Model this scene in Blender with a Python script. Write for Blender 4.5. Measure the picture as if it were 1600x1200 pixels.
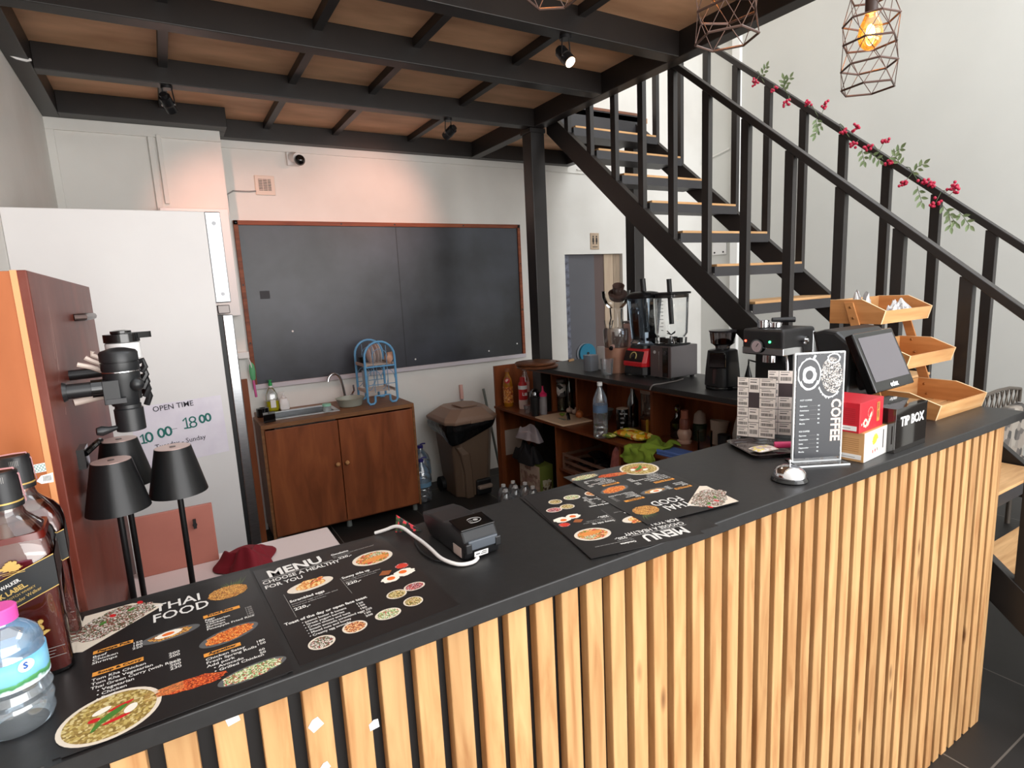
import bpy, bmesh, math, random
from mathutils import Matrix, Vector, Euler
random.seed(7)
for o in list(bpy.data.objects): bpy.data.objects.remove(o)
SC = bpy.context.scene
COL = SC.collection
PI = math.pi

# ------------------------------------------------------------------ camera
cam = bpy.data.cameras.new('camera'); camo = bpy.data.objects.new('camera', cam); COL.objects.link(camo)
cam.sensor_fit = 'HORIZONTAL'; cam.sensor_width = 36.0; cam.lens = 902.02/1600*36; cam.clip_start = 0.02
R0 = Vector((0.84382743, -0.50799145, -0.04967711))      # right
R1 = Vector((-0.12348274, -0.11137776, -0.98567999))     # down
R2 = Vector((0.49518409, 0.83787808, -0.16114322))       # forward
m = Matrix.Identity(4)
for i in range(3):
    m[i][0] = R0[i]; m[i][1] = -R1[i]; m[i][2] = -R2[i]
m[2][3] = 1.58
camo.matrix_world = m
SC.camera = camo

# ------------------------------------------------------------------ world, daylight, exposure
SC.view_settings.view_transform = 'Standard'; SC.view_settings.look = 'None'
SC.view_settings.gamma = 1.0; SC.view_settings.use_curve_mapping = False
SC.view_settings.exposure = -0.12
W = bpy.data.worlds.new('world'); SC.world = W; W.use_nodes = True
W.node_tree.nodes['Background'].inputs[0].default_value = (0.97, 0.98, 1.0, 1)
W.node_tree.nodes['Background'].inputs[1].default_value = 2.5

def area(name, loc, target, sx, sy, power, col):
    l = bpy.data.lights.new(name, 'AREA'); l.shape = 'RECTANGLE'; l.size = sx; l.size_y = sy; l.energy = power; l.color = col
    o = bpy.data.objects.new(name, l); COL.objects.link(o); o.location = loc
    o.rotation_euler = (Vector(target)-Vector(loc)).to_track_quat('-Z', 'Y').to_euler(); return o
# daylight through the open shop front behind the camera, and a cool area lamp high over the stair void
area('shopfront_daylight', (3.0, -7.0, 3.0), (2.2, 4, 1.4), 9.0, 5.0, 470, (1.0, 0.985, 0.96))
area('soffit_fill', (3.2, -5.6, 0.15), (1.4, 3.2, 2.9), 8.0, 3.0, 300, (1.0, 0.96, 0.90))  # added unseen lamp near the ground outside, brightens the mezzanine soffit
area('high_area', (3.9, 0.3, 5.0), (4.0, 1.6, 0), 1.9, 3.0, 62, (0.88, 0.95, 1.0))

# ------------------------------------------------------------------ helpers
def lin(c):
    c = c/255.0
    return c/12.92 if c <= 0.04045 else ((c+0.055)/1.055)**2.4
def rgb(r, g, b): return (lin(r), lin(g), lin(b), 1)
MATS = {}
def mat(name, col, rough=0.5, metal=0.0, var=None, scale=8.0, stretch=(1,1,1), bump=0.0, trans=0.0, emit=None, es=1.0, spec=0.5, coat=0.0, detail=4, contrast=(0.3, 0.7), rnd=0.0):
    if name in MATS: return MATS[name]
    mt = bpy.data.materials.new(name); mt.use_nodes = True; nt = mt.node_tree; b = nt.nodes['Principled BSDF']
    b.inputs['Base Color'].default_value = rgb(*col); b.inputs['Roughness'].default_value = rough; b.inputs['Metallic'].default_value = metal
    b.inputs['Specular IOR Level'].default_value = spec; b.inputs['Transmission Weight'].default_value = trans; b.inputs['Coat Weight'].default_value = coat
    if emit: b.inputs['Emission Color'].default_value = rgb(*emit); b.inputs['Emission Strength'].default_value = es
    if var is not None or bump:
        tc = nt.nodes.new('ShaderNodeTexCoord'); mp = nt.nodes.new('ShaderNodeMapping'); mp.inputs['Scale'].default_value = stretch
        nz = nt.nodes.new('ShaderNodeTexNoise'); nz.inputs['Scale'].default_value = scale; nz.inputs['Detail'].default_value = detail
        nt.links.new(tc.outputs['Object'], mp.inputs[0])
        if rnd:
            oi = nt.nodes.new('ShaderNodeObjectInfo'); vm = nt.nodes.new('ShaderNodeVectorMath'); vm.operation = 'MULTIPLY_ADD'
            cb = nt.nodes.new('ShaderNodeCombineXYZ'); 
            for k in range(3): nt.links.new(oi.outputs['Random'], cb.inputs[k])
            vm.inputs[1].default_value = (rnd*7, rnd*13, rnd*29); nt.links.new(cb.outputs[0], vm.inputs[0]); nt.links.new(mp.outputs[0], vm.inputs[2])
            nt.links.new(vm.outputs[0], nz.inputs['Vector'])
        else: nt.links.new(mp.outputs[0], nz.inputs['Vector'])
        if var is not None:
            cr = nt.nodes.new('ShaderNodeValToRGB'); cr.color_ramp.elements[0].position = contrast[0]; cr.color_ramp.elements[1].position = contrast[1]
            cr.color_ramp.elements[0].color = rgb(*col); cr.color_ramp.elements[1].color = rgb(*var)
            nt.links.new(nz.outputs['Fac'], cr.inputs[0]); nt.links.new(cr.outputs[0], b.inputs['Base Color'])
        if bump:
            bp = nt.nodes.new('ShaderNodeBump'); bp.inputs['Strength'].default_value = bump; bp.inputs['Distance'].default_value = 0.01
            nt.links.new(nz.outputs['Fac'], bp.inputs['Height']); nt.links.new(bp.outputs[0], b.inputs['Normal'])
    MATS[name] = mt; return mt
def glass(name, tint=(235, 240, 240), gloss=0.06, rough=0.03, ior=1.45, dens=0.0):
    # thin-walled glass: tinted see-through with a fresnel reflection
    if name in MATS: return MATS[name]
    mt = bpy.data.materials.new(name); mt.use_nodes = True; nt = mt.node_tree; nt.nodes.clear()
    out = nt.nodes.new('ShaderNodeOutputMaterial'); tr = nt.nodes.new('ShaderNodeBsdfTransparent'); tr.inputs[0].default_value = rgb(*tint)
    gl = nt.nodes.new('ShaderNodeBsdfGlossy'); gl.inputs['Roughness'].default_value = rough; gl.inputs[0].default_value = (1, 1, 1, 1)
    fr = nt.nodes.new('ShaderNodeFresnel'); fr.inputs[0].default_value = ior
    ad = nt.nodes.new('ShaderNodeMath'); ad.operation = 'ADD'; ad.use_clamp = True; ad.inputs[1].default_value = gloss; nt.links.new(fr.outputs[0], ad.inputs[0])
    mx = nt.nodes.new('ShaderNodeMixShader'); nt.links.new(ad.outputs[0], mx.inputs[0]); nt.links.new(tr.outputs[0], mx.inputs[1]); nt.links.new(gl.outputs[0], mx.inputs[2])
    last = mx
    if dens:
        df = nt.nodes.new('ShaderNodeBsdfDiffuse'); df.inputs[0].default_value = rgb(*tint); m2 = nt.nodes.new('ShaderNodeMixShader'); m2.inputs[0].default_value = dens
        nt.links.new(mx.outputs[0], m2.inputs[1]); nt.links.new(df.outputs[0], m2.inputs[2]); last = m2
    nt.links.new(last.outputs[0], out.inputs[0]); MATS[name] = mt; return mt
def emis(name, col, s):
    if name in MATS: return MATS[name]
    mt = bpy.data.materials.new(name); mt.use_nodes = True; nt = mt.node_tree; nt.nodes.clear()
    out = nt.nodes.new('ShaderNodeOutputMaterial'); e = nt.nodes.new('ShaderNodeEmission'); e.inputs[0].default_value = rgb(*col); e.inputs[1].default_value = s
    nt.links.new(e.outputs[0], out.inputs[0]); MATS[name] = mt; return mt
def wood(name, c1, c2, c3, axis='z', scale=6.0, rough=0.45, knots=False, rnd=1.0, coat=0.0, fine=1.0, smudge=None):
    if name in MATS: return MATS[name]
    mt = bpy.data.materials.new(name); mt.use_nodes = True; nt = mt.node_tree; N = nt.nodes; L = nt.links; b = N['Principled BSDF']
    b.inputs['Roughness'].default_value = rough; b.inputs['Coat Weight'].default_value = coat; b.inputs['Specular IOR Level'].default_value = 0.28
    tc = N.new('ShaderNodeTexCoord'); oi = N.new('ShaderNodeObjectInfo'); cb = N.new('ShaderNodeCombineXYZ')
    for k in range(3): L.new(oi.outputs['Random'], cb.inputs[k])
    vm = N.new('ShaderNodeVectorMath'); vm.operation = 'MULTIPLY_ADD'; vm.inputs[1].default_value = (rnd*3.1, rnd*5.7, rnd*9.3)
    L.new(cb.outputs[0], vm.inputs[0]); L.new(tc.outputs['Object'], vm.inputs[2])
    st = {'z': (9*fine, 9*fine, 0.9), 'x': (0.9, 9*fine, 9*fine), 'y': (9*fine, 0.9, 9*fine)}[axis]
    mp = N.new('ShaderNodeMapping'); mp.inputs['Scale'].default_value = st; L.new(vm.outputs[0], mp.inputs[0])
    n1 = N.new('ShaderNodeTexNoise'); n1.inputs['Scale'].default_value = scale; n1.inputs['Detail'].default_value = 6; n1.inputs['Distortion'].default_value = 0.6; L.new(mp.outputs[0], n1.inputs['Vector'])
    cr = N.new('ShaderNodeValToRGB'); e = cr.color_ramp.elements; e[0].position = 0.3; e[0].color = rgb(*c2); e[1].position = 0.68; e[1].color = rgb(*c1)
    m3 = cr.color_ramp.elements.new(0.5); m3.color = rgb(*c3)
    L.new(n1.outputs['Fac'], cr.inputs[0]); last = cr.outputs[0]
    # board to board variation
    hv = N.new('ShaderNodeHueSaturation'); mr = N.new('ShaderNodeMapRange'); mr.inputs[3].default_value = 0.86; mr.inputs[4].default_value = 1.1
    L.new(oi.outputs['Random'], mr.inputs[0]); L.new(mr.outputs[0], hv.inputs['Value']); L.new(last, hv.inputs['Color']); last = hv.outputs[0]
    if knots:
        mk = N.new('ShaderNodeMapping'); mk.inputs['Scale'].default_value = (11, 0.01, 3.0) if axis == 'z' else (2.6, 7, 0.01); L.new(vm.outputs[0], mk.inputs[0])
        vo = N.new('ShaderNodeTexVoronoi'); vo.inputs['Scale'].default_value = 1.0; L.new(mk.outputs[0], vo.inputs['Vector'])
        kr = N.new('ShaderNodeValToRGB'); k = kr.color_ramp.elements; k[0].position = 0.03; k[0].color = (1, 1, 1, 1); k[1].position = 0.11; k[1].color = (0, 0, 0, 1)
        L.new(vo.outputs['Distance'], kr.inputs[0]); mx = N.new('ShaderNodeMixRGB'); mx.inputs[2].default_value = rgb(95, 55, 30)
        mm = N.new('ShaderNodeMath'); mm.operation = 'MULTIPLY'; mm.inputs[1].default_value = 0.8; L.new(kr.outputs[0], mm.inputs[0])
        L.new(mm.outputs[0], mx.inputs[0]); L.new(last, mx.inputs[1]); last = mx.outputs[0]
    if smudge:
        n2 = N.new('ShaderNodeTexNoise'); n2.inputs['Scale'].default_value = 3.2; n2.inputs['Detail'].default_value = 8; L.new(tc.outputs['Object'], n2.inputs['Vector'])
        sr = N.new('ShaderNodeValToRGB'); s = sr.color_ramp.elements; s[0].position = 0.53; s[0].color = (0, 0, 0, 1); s[1].position = 0.85; s[1].color = (1, 1, 1, 1)
        L.new(n2.outputs['Fac'], sr.inputs[0]); mx = N.new('ShaderNodeMixRGB'); mx.inputs[2].default_value = rgb(*smudge); L.new(sr.outputs[0], mx.inputs[0]); L.new(last, mx.inputs[1]); last = mx.outputs[0]
    L.new(last, b.inputs['Base Color'])
    bp = N.new('ShaderNodeBump'); bp.inputs['Strength'].default_value = 0.12; bp.inputs['Distance'].default_value = 0.004; L.new(n1.outputs['Fac'], bp.inputs['Height']); L.new(bp.outputs[0], b.inputs['Normal'])
    MATS[name] = mt; return mt
def food(name, cols, scale=60, rough=0.5):
    # speckled food print: voronoi cells coloured through a ramp
    if name in MATS: return MATS[name]
    mt = bpy.data.materials.new(name); mt.use_nodes = True; nt = mt.node_tree; N = nt.nodes; L = nt.links; b = N['Principled BSDF']; b.inputs['Roughness'].default_value = rough
    tc = N.new('ShaderNodeTexCoord'); vo = N.new('ShaderNodeTexVoronoi'); vo.inputs['Scale'].default_value = scale; L.new(tc.outputs['Object'], vo.inputs['Vector'])
    sp = N.new('ShaderNodeSeparateColor'); L.new(vo.outputs['Color'], sp.inputs[0])
    cr = N.new('ShaderNodeValToRGB'); cr.color_ramp.interpolation = 'CONSTANT'; e = cr.color_ramp.elements
    while len(e) < len(cols): e.new(0.5)
    for i, c in enumerate(cols): e[i].position = i/len(cols); e[i].color = rgb(*c)
    L.new(sp.outputs[0], cr.inputs[0]); L.new(cr.outputs[0], b.inputs['Base Color']); MATS[name] = mt; return mt

class MB:
    """collects shapes (world coordinates, or local ones through .T) and links them as one mesh object"""
    def __init__(s, T=None): s.v = []; s.f = []; s.mi = []; s.sm = []; s.mats = []; s.T = T or Matrix.Identity(4)
    def m(s, mt):
        if mt not in s.mats: s.mats.append(mt)
        return s.mats.index(mt)
    def add(s, vs, fs, mt, smooth=False):
        o = len(s.v); s.v += [s.T @ Vector(p) for p in vs]; k = s.m(mt)
        for f in fs: s.f.append([i+o for i in f]); s.mi.append(k); s.sm.append(smooth)
        return s
    def box(s, x0, x1, y0, y1, z0, z1, mt):
        return s.add([(x0,y0,z0),(x1,y0,z0),(x1,y1,z0),(x0,y1,z0),(x0,y0,z1),(x1,y0,z1),(x1,y1,z1),(x0,y1,z1)],
                     [(0,3,2,1),(4,5,6,7),(0,1,5,4),(1,2,6,5),(2,3,7,6),(3,0,4,7)], mt)
    def lathe(s, prof, mt, c=(0,0,0), n=28, smooth=True, sq=0.0, sx=1.0, sy=1.0):
        vs = []; fs = []
        for (r, z) in prof:
            for k in range(n):
                a = 2*PI*k/n; ca, sa = math.cos(a), math.sin(a)
                q = 1.0
                if sq: q = (abs(ca)**(2+sq*8)+abs(sa)**(2+sq*8))**(-1/(2+sq*8))
                vs.append((c[0]+r*q*ca*sx, c[1]+r*q*sa*sy, c[2]+z))
        for i in range(len(prof)-1):
            for k in range(n):
                a = i*n+k; b2 = i*n+(k+1) % n; fs.append((a, b2, b2+n, a+n))
        if prof[0][0] > 1e-6: fs.append(tuple(range(n-1, -1, -1)))
        if prof[-1][0] > 1e-6: fs.append(tuple(range((len(prof)-1)*n, len(prof)*n)))
        return s.add(vs, fs, mt, smooth)
    def cyl(s, c, r, h, mt, n=24, r2=None, smooth=True):
        return s.lathe([(r, 0), (r if r2 is None else r2, h)], mt, c, n, smooth)
    def rod(s, a, b, r, mt, n=10, r2=None):
        a = Vector(a); b = Vector(b); q = (b-a).to_track_quat('Z', 'Y').to_matrix().to_4x4(); T0 = s.T
        s.T = T0 @ Matrix.Translation(a) @ q; s.lathe([(r, 0), (r if r2 is None else r2, (b-a).length)], mt, n=n); s.T = T0; return s
    def tube(s, pts, r, mt, n=8, closed=False, flat=None):
        pts = [Vector(p) for p in pts]; N = len(pts); vs = []; fs = []; up = Vector((0, 0, 1))
        prev = None
        for i, p in enumerate(pts):
            if closed: t = pts[(i+1) % N]-pts[i-1]
            else: t = pts[min(i+1, N-1)]-pts[max(i-1, 0)]
            t.normalize()
            if prev is None:
                ref = up if abs(t.dot(up)) < 0.95 else Vector((1, 0, 0)); x = t.cross(ref).normalized()
            else: x = (prev-t*prev.dot(t)).normalized()
            prev = x; y = t.cross(x)
            rr = r[i] if isinstance(r, (list, tuple)) else r
            for k in range(n):
                a = 2*PI*k/n; vs.append(p+x*rr*math.cos(a)+y*rr*math.sin(a)*(flat or 1))
        for i in range(N if closed else N-1):
            for k in range(n):
                a = i*n+k; b2 = i*n+(k+1) % n; j = ((i+1) % N)*n; fs.append((a, b2, j+(k+1) % n, j+k))
        if not closed: fs.append(tuple(range(n-1, -1, -1))); fs.append(tuple(range((N-1)*n, N*n)))
        return s.add(vs, fs, mt, True)
    def prism(s, poly, h0, h1, mt, ax='z'):
        """poly of 2-D points; ax z: (x,y), ax x: (y,z), ax y: (x,z)"""
        f = {'z': lambda p, h: (p[0], p[1], h), 'x': lambda p, h: (h, p[0], p[1]), 'y': lambda p, h: (p[0], h, p[1])}[ax]
        n = len(poly); vs = [f(p, h0) for p in poly]+[f(p, h1) for p in poly]
        fs = [tuple(range(n-1, -1, -1)), tuple(range(n, 2*n))]+[(i, (i+1) % n, n+(i+1) % n, n+i) for i in range(n)]
        return s.add(vs, fs, mt)
    def sph(s, c, r, mt, n=12, sz=1.0, sx=1.0, sy=1.0):
        m_ = max(6, n//2+2)
        return s.lathe([(r*math.sin(PI*i/m_)+(1e-7 if i in (0, m_) else 0), -r*sz*math.cos(PI*i/m_)) for i in range(m_+1)], mt, c, n, True, sx=sx, sy=sy)
    def text(s, txt, size, M4, mt, align='LEFT', thick=0.0, xs=1.0, bold=0.0):
        me = text_mesh(txt, size, thick, align, xs, bold); T0 = s.T; s.T = T0 @ M4
        s.add([v.co for v in me.vertices], [tuple(p.vertices) for p in me.polygons], mt); s.T = T0; bpy.data.meshes.remove(me); return s
    def build(s, name, parent=None, origin=None, bevel=0.0, label=None, recalc=True, kind=None, seg=2):
        if parent is not None: inv = INV.get(parent.name, Matrix.Identity(4))
        elif origin is not None: inv = Matrix.Translation(-Vector(origin))
        else: inv = Matrix.Identity(4)
        me = bpy.data.meshes.new(name); me.from_pydata([inv @ p for p in s.v], [], s.f)
        for mt in s.mats: me.materials.append(mt)
        me.polygons.foreach_set('material_index', s.mi); me.polygons.foreach_set('use_smooth', s.sm)
        if recalc:
            bm = bmesh.new(); bm.from_mesh(me); bmesh.ops.recalc_face_normals(bm, faces=bm.faces); bm.to_mesh(me); bm.free()
        if any(s.sm): me.set_sharp_from_angle(angle=math.radians(38))
        me.update(); o = bpy.data.objects.new(name, me); COL.objects.link(o)
        if parent is not None: o.parent = parent; INV[o.name] = inv
        elif origin is not None: o.location = origin; INV[o.name] = inv
        if bevel:
            b = o.modifiers.new('bevel', 'BEVEL'); b.width = bevel; b.segments = seg; b.limit_method = 'ANGLE'; b.angle_limit = math.radians(40); b.harden_normals = False
        if label: o['label'] = label
        if kind: o['kind'] = kind
        return o
    def each(s, name, parent, **kw):
        # every separate piece becomes an object of its own
        n = len(s.v); p = list(range(n))
        def fd(a):
            while p[a] != a: p[a] = p[p[a]]; a = p[a]
            return a
        for f in s.f:
            for q in f[1:]: p[fd(q)] = fd(f[0])
        groups = {}
        for i, f in enumerate(s.f): groups.setdefault(fd(f[0]), []).append(i)
        out = []
        for ids in groups.values():
            b = MB(); b.mats = s.mats; mp = {}
            for i in ids:
                g = []
                for q in s.f[i]:
                    if q not in mp: mp[q] = len(b.v); b.v.append(s.v[q])
                    g.append(mp[q])
                b.f.append(g); b.mi.append(s.mi[i]); b.sm.append(s.sm[i])
            out.append(b.build(name, parent, **kw))
        return out
INV = {}
def text_mesh(txt, size, thick, align, xs, bold):
    cu = bpy.data.curves.new('t', 'FONT'); cu.body = txt; cu.size = size; cu.extrude = thick; cu.align_x = align; cu.offset = bold; cu.resolution_u = 2
    o = bpy.data.objects.new('t', cu); COL.objects.link(o)
    dg = bpy.context.evaluated_depsgraph_get(); dg.update()
    me = bpy.data.meshes.new_from_object(o.evaluated_get(dg)); bpy.data.objects.remove(o); bpy.data.curves.remove(cu)
    if xs != 1.0:
        for v in me.vertices: v.co.x *= xs
    return me
def thing(name, label, cat, loc=(0,0,0), rz=0.0, group=None, kind=None):
    o = bpy.data.objects.new(name, None); COL.objects.link(o); o.location = loc; o.rotation_euler = (0, 0, rz); o.empty_display_size = 0.05
    INV[o.name] = (Matrix.Translation(loc) @ Matrix.Rotation(rz, 4, 'Z')).inverted()
    tag(o, label, cat, group, kind); return o
def tag(o, label=None, cat=None, group=None, kind=None):
    if label: o['label'] = label
    if cat: o['category'] = cat
    if group: o['group'] = group
    if kind: o['kind'] = kind
    return o
def at(loc, rz=0.0): return Matrix.Translation(loc) @ Matrix.Rotation(rz, 4, 'Z')
def copy_tree(o, parent=None):
    c = o.copy(); COL.objects.link(c)
    if parent is not None: c.parent = parent
    for ch in list(o.children): copy_tree(ch, c)
    return c
def sm(pts, k=5):
    # Catmull-Rom smoothing of a path
    P = [Vector(p) for p in pts]; out = []
    for i in range(len(P)-1):
        a, b, c, d = P[max(i-1, 0)], P[i], P[i+1], P[min(i+2, len(P)-1)]
        for j in range(k):
            t = j/k; out.append(0.5*((2*b)+(c-a)*t+(2*a-5*b+4*c-d)*t*t+(3*b-a-3*c+d)*t**3))
    return out+[P[-1]]
RX = lambda a: Matrix.Rotation(a, 4, 'X')
RY = lambda a: Matrix.Rotation(a, 4, 'Y')
RZ = lambda a: Matrix.Rotation(a, 4, 'Z')
TR = lambda x, y, z: Matrix.Translation((x, y, z))

# ------------------------------------------------------------------ shared materials
WALL = mat('white_plaster', (226, 224, 219), 0.75, var=(216, 213, 207), scale=2.2, contrast=(0.4, 0.75), bump=0.03)
WALLR = mat('grey_white_plaster', (212, 212, 207), 0.8, var=(204, 204, 199), scale=1.2)
STEEL = mat('black_painted_steel', (27, 23, 22), 0.42, var=(36, 31, 29), scale=5, bump=0.04)
BLACKM = mat('matt_black', (22, 22, 23), 0.5)
BLACKP = mat('black_plastic', (24, 24, 26), 0.35)
BLACKG = mat('gloss_black', (12, 12, 13), 0.12, coat=0.3)
CHROME = mat('chrome', (225, 225, 228), 0.12, 1.0)
INOX = mat('brushed_steel', (205, 208, 210), 0.28, 1.0, var=(180, 184, 188), scale=30, stretch=(1, 1, 12))
WHITE = mat('white_plastic', (232, 230, 228), 0.4)
PAPER = mat('paper_white', (236, 234, 232), 0.8)
CLEAR = glass('clear_glass', (252, 253, 253), 0.02, ior=1.3)
PET = glass('clear_plastic', (246, 249, 252), 0.12, 0.12, dens=0.06)
REDWOOD = wood('red_brown_veneer', (150, 84, 48), (114, 60, 33), (134, 72, 41), 'z', 3.0, 0.4, rnd=0.4, coat=0.15, fine=0.5)
REDWOODX = wood('red_brown_veneer_flat', (134, 72, 42), (100, 50, 28), (118, 62, 36), 'y', 3.0, 0.35, rnd=0.4, coat=0.2, fine=0.5)
# ================================================================== the setting
YW = 4.42      # back wall
def struct(name, bm, bevel=0.0, parent=None):
    o = bm.build(name, parent, bevel=bevel)
    if parent is None: o['kind'] = 'structure'
    return o
# floor: slate tiles
def tile_mat():
    mt = bpy.data.materials.new('slate_tile'); mt.use_nodes = True; nt = mt.node_tree; N = nt.nodes; L = nt.links; b = N['Principled BSDF']; b.inputs['Roughness'].default_value = 0.5
    tc = N.new('ShaderNodeTexCoord'); mp = N.new('ShaderNodeMapping'); mp.inputs['Location'].default_value = (0.38, -0.04, 0); L.new(tc.outputs['Object'], mp.inputs[0])
    br = N.new('ShaderNodeTexBrick'); br.offset = 0.0; br.inputs['Scale'].default_value = 1.0; br.inputs['Brick Width'].default_value = 0.6; br.inputs['Row Height'].default_value = 0.6
    br.inputs['Mortar Size'].default_value = 0.003; br.inputs['Color1'].default_value = rgb(46, 43, 41); br.inputs['Color2'].default_value = rgb(39, 37, 36); br.inputs['Mortar'].default_value = rgb(112, 106, 100)
    L.new(mp.outputs[0], br.inputs['Vector'])
    nz = N.new('ShaderNodeTexNoise'); nz.inputs['Scale'].default_value = 3; nz.inputs['Detail'].default_value = 8; L.new(tc.outputs['Object'], nz.inputs['Vector'])
    mx = N.new('ShaderNodeMixRGB'); mx.blend_type = 'MULTIPLY'; mx.inputs[0].default_value = 0.5; cr = N.new('ShaderNodeValToRGB'); cr.color_ramp.elements[0].color = rgb(150, 145, 140); cr.color_ramp.elements[0].position = 0.3; cr.color_ramp.elements[1].position = 0.7
    L.new(nz.outputs['Fac'], cr.inputs[0]); L.new(br.outputs['Color'], mx.inputs[1]); L.new(cr.outputs[0], mx.inputs[2]); L.new(mx.outputs[0], b.inputs['Base Color'])
    bp = N.new('ShaderNodeBump'); bp.inputs['Strength'].default_value = 0.15; bp.inputs['Distance'].default_value = 0.01; L.new(nz.outputs['Fac'], bp.inputs['Height']); L.new(bp.outputs[0], b.inputs['Normal'])
    return mt
struct('floor', MB().box(-0.55, 5.2, -3.2, 6.0, -0.1, 0, tile_mat()))
struct('wall_left', MB().box(-0.56, -0.44, -3.2, 4.22, 0, 5.2, WALL))
struct('wall_back_left', MB().box(-0.56, 0.44, 4.22, YW+0.12, 0, 2.77, WALL))
b = MB(); b.box(0.44, 3.237, YW, YW+0.12, 0, 1.874, WALL); b.box(3.937, 5.06, YW, YW+0.12, 0, 1.874, WALL); b.box(-0.56, 5.06, YW, YW+0.12, 2.80, 5.2, WALL); b.box(0.44, 5.06, YW, YW+0.12, 1.874, 2.80, WALL)
struct('wall_back', b)
b = MB(); b.box(5.06, 5.18, -3.2, YW+0.12, 0, 5.2, WALLR)
struct('wall_right', b)
struct('trim_1', MB().box(5.02, 5.06, 3.93, 4.02, 0, 5.2, mat('bright_trim', (240, 240, 238), 0.6)), 0.004)
# shallow wall panel beyond the strip, with the wiring trunk across it
struct('trim_2', MB().rod((5.045, 4.06, 2.86), (5.045, 4.4, 2.80), 0.008, WALL).rod((3.4, YW-0.01, 2.63), (5.04, YW-0.01, 2.63), 0.007, WALL).rod((2.95, YW-0.01, 2.60), (5.04, YW-0.01, 2.60), 0.006, WALL))
# cornice battens of the panelled left wall
b = MB(); b.box(-0.44, 0.44, 4.205, 4.22, 2.585, 2.65, WALL); b.box(-0.44, -0.40, 4.205, 4.22, 0, 2.585, WALL); b.box(0.045, 0.075, 4.2, 4.22, 1.3, 2.585, WALL)
struct('trim_3', b, 0.003)
b = MB(); b.box(0.44, 3.30, YW-0.012, YW, 2.60, 2.65, WALL); struct('trim_4', b, 0.003)
b = MB(); b.box(0.09, 0.115, 4.195, 4.2199, 2.20, 2.60, WALL)
struct('trim_5', b, 0.003)
# upper ceiling of the tall void
struct('ceiling_1', MB().box(-0.56, 5.18, 1.3, YW+0.12, 5.2, 5.3, WALL))
# room behind the doorway
GREYD = mat('dark_grey_paint', (84, 84, 90), 0.6, var=(92, 92, 98), scale=2)
dm = MB(); dm.box(3.25, 3.62, YW+0.05, YW+0.09, 0, 1.872, GREYD)
door = dm.build('door_1'); door['kind'] = 'structure'
MB().box(3.262, 3.305, YW+0.035, YW+0.0495, 0, 1.87, mat('flaking_blue_edge', (120, 124, 140), 0.8, var=(70, 70, 78), scale=26)).build('hinge_edge', door)
struct('wall_passage', MB().box(3.1, 4.2, 5.3, 5.4, 0, 2.6, mat('brown_partition', (92, 76, 73), 0.7)).box(3.1, 4.2, YW+0.12, 5.3, 2.6, 2.7, WALL).box(4.2, 4.3, YW+0.12, 5.4, 0, 2.7, WALL))
dr = MB(); dr.box(3.62, 3.735, YW+0.05, YW+0.08, 0, 1.872, mat('brown_partition', (92, 76, 73), 0.7)); struct('door_2', dr)
TAN = wood('tan_laminate', (196, 176, 152), (180, 158, 136), (188, 166, 144), 'z', 3, 0.5)
struct('trim_6', MB().box(3.735, 3.85, YW+0.04, YW+0.08, 0, 1.872, TAN), 0.002)
struct('trim_7', MB().box(3.853, 3.935, YW+0.04, YW+0.08, 0, 1.872, wood('tan_laminate_dark', (172, 152, 132), (150, 132, 114), (160, 142, 122), 'z', 3, 0.5)), 0.002)

# mezzanine: plywood soffit carried by black steel beams
PLY = mat('brown_plywood', (226, 180, 142), 0.6, var=(186, 142, 108), scale=2.5, stretch=(1, 3, 1), detail=8, bump=0.05)
ceil = MB().box(-0.44, 2.39, 1.3, 4.42, 2.765, 2.80, PLY).box(2.39, 3.31, 3.41, 4.42, 2.765, 2.80, PLY).build('ceiling'); ceil['kind'] = 'structure'
for (y0, y1) in ((1.30, 1.38), (2.14, 2.22), (2.72, 2.80), (3.42, 3.50)):
    MB().box(-0.36, 2.29, y0, y1, 2.65, 2.765, STEEL).build('cross_beam', ceil, bevel=0.003)
MB().box(0.44, 2.29, 4.34, 4.42, 2.65, 2.765, STEEL).build('cross_beam', ceil, bevel=0.003)
MB().box(-0.36, 0.475, 4.10, 4.22, 2.65, 2.765, STEEL).box(0.44, 0.475, 4.22, 4.34, 2.65, 2.765, STEEL).build('wall_beam', ceil, bevel=0.003)
MB().box(-0.44, -0.36, 1.3, 4.22, 2.65, 2.765, STEEL).build('edge_beam', ceil, bevel=0.003)
MB().box(2.29, 2.37, 1.3, 4.42, 2.65, 2.81, STEEL).build('edge_beam', ceil, bevel=0.003)
MB().box(2.37, 3.31, 4.34, 4.42, 2.65, 2.765, STEEL).build('edge_beam', ceil, bevel=0.003)
MB().box(3.23, 3.31, 3.44, 4.34, 2.65, 2.765, STEEL).build('edge_beam', ceil, bevel=0.003)
for y0, y1, xs in ((1.38, 2.14, (0.14, 0.72, 1.17, 1.70)), (2.22, 2.72, (0.14, 0.72, 1.175, 1.72)), (2.80, 3.42, (0.144, 0.742, 1.18, 1.755)), (3.50, 4.34, (0.745, 1.20, 1.765)), (3.50, 4.10, (0.144,))):
    for x in xs: MB().box(x-0.02, x+0.02, y0, y1, 2.722, 2.765, STEEL).build('joist', ceil, bevel=0.002)
MB().tube([(-0.43, 3.30, 2.66), (-0.40, 3.31, 2.648), (-0.37, 3.32, 2.646), (-0.355, 3.33, 2.655)], 0.006, WHITE).build('cable_end', ceil)

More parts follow.
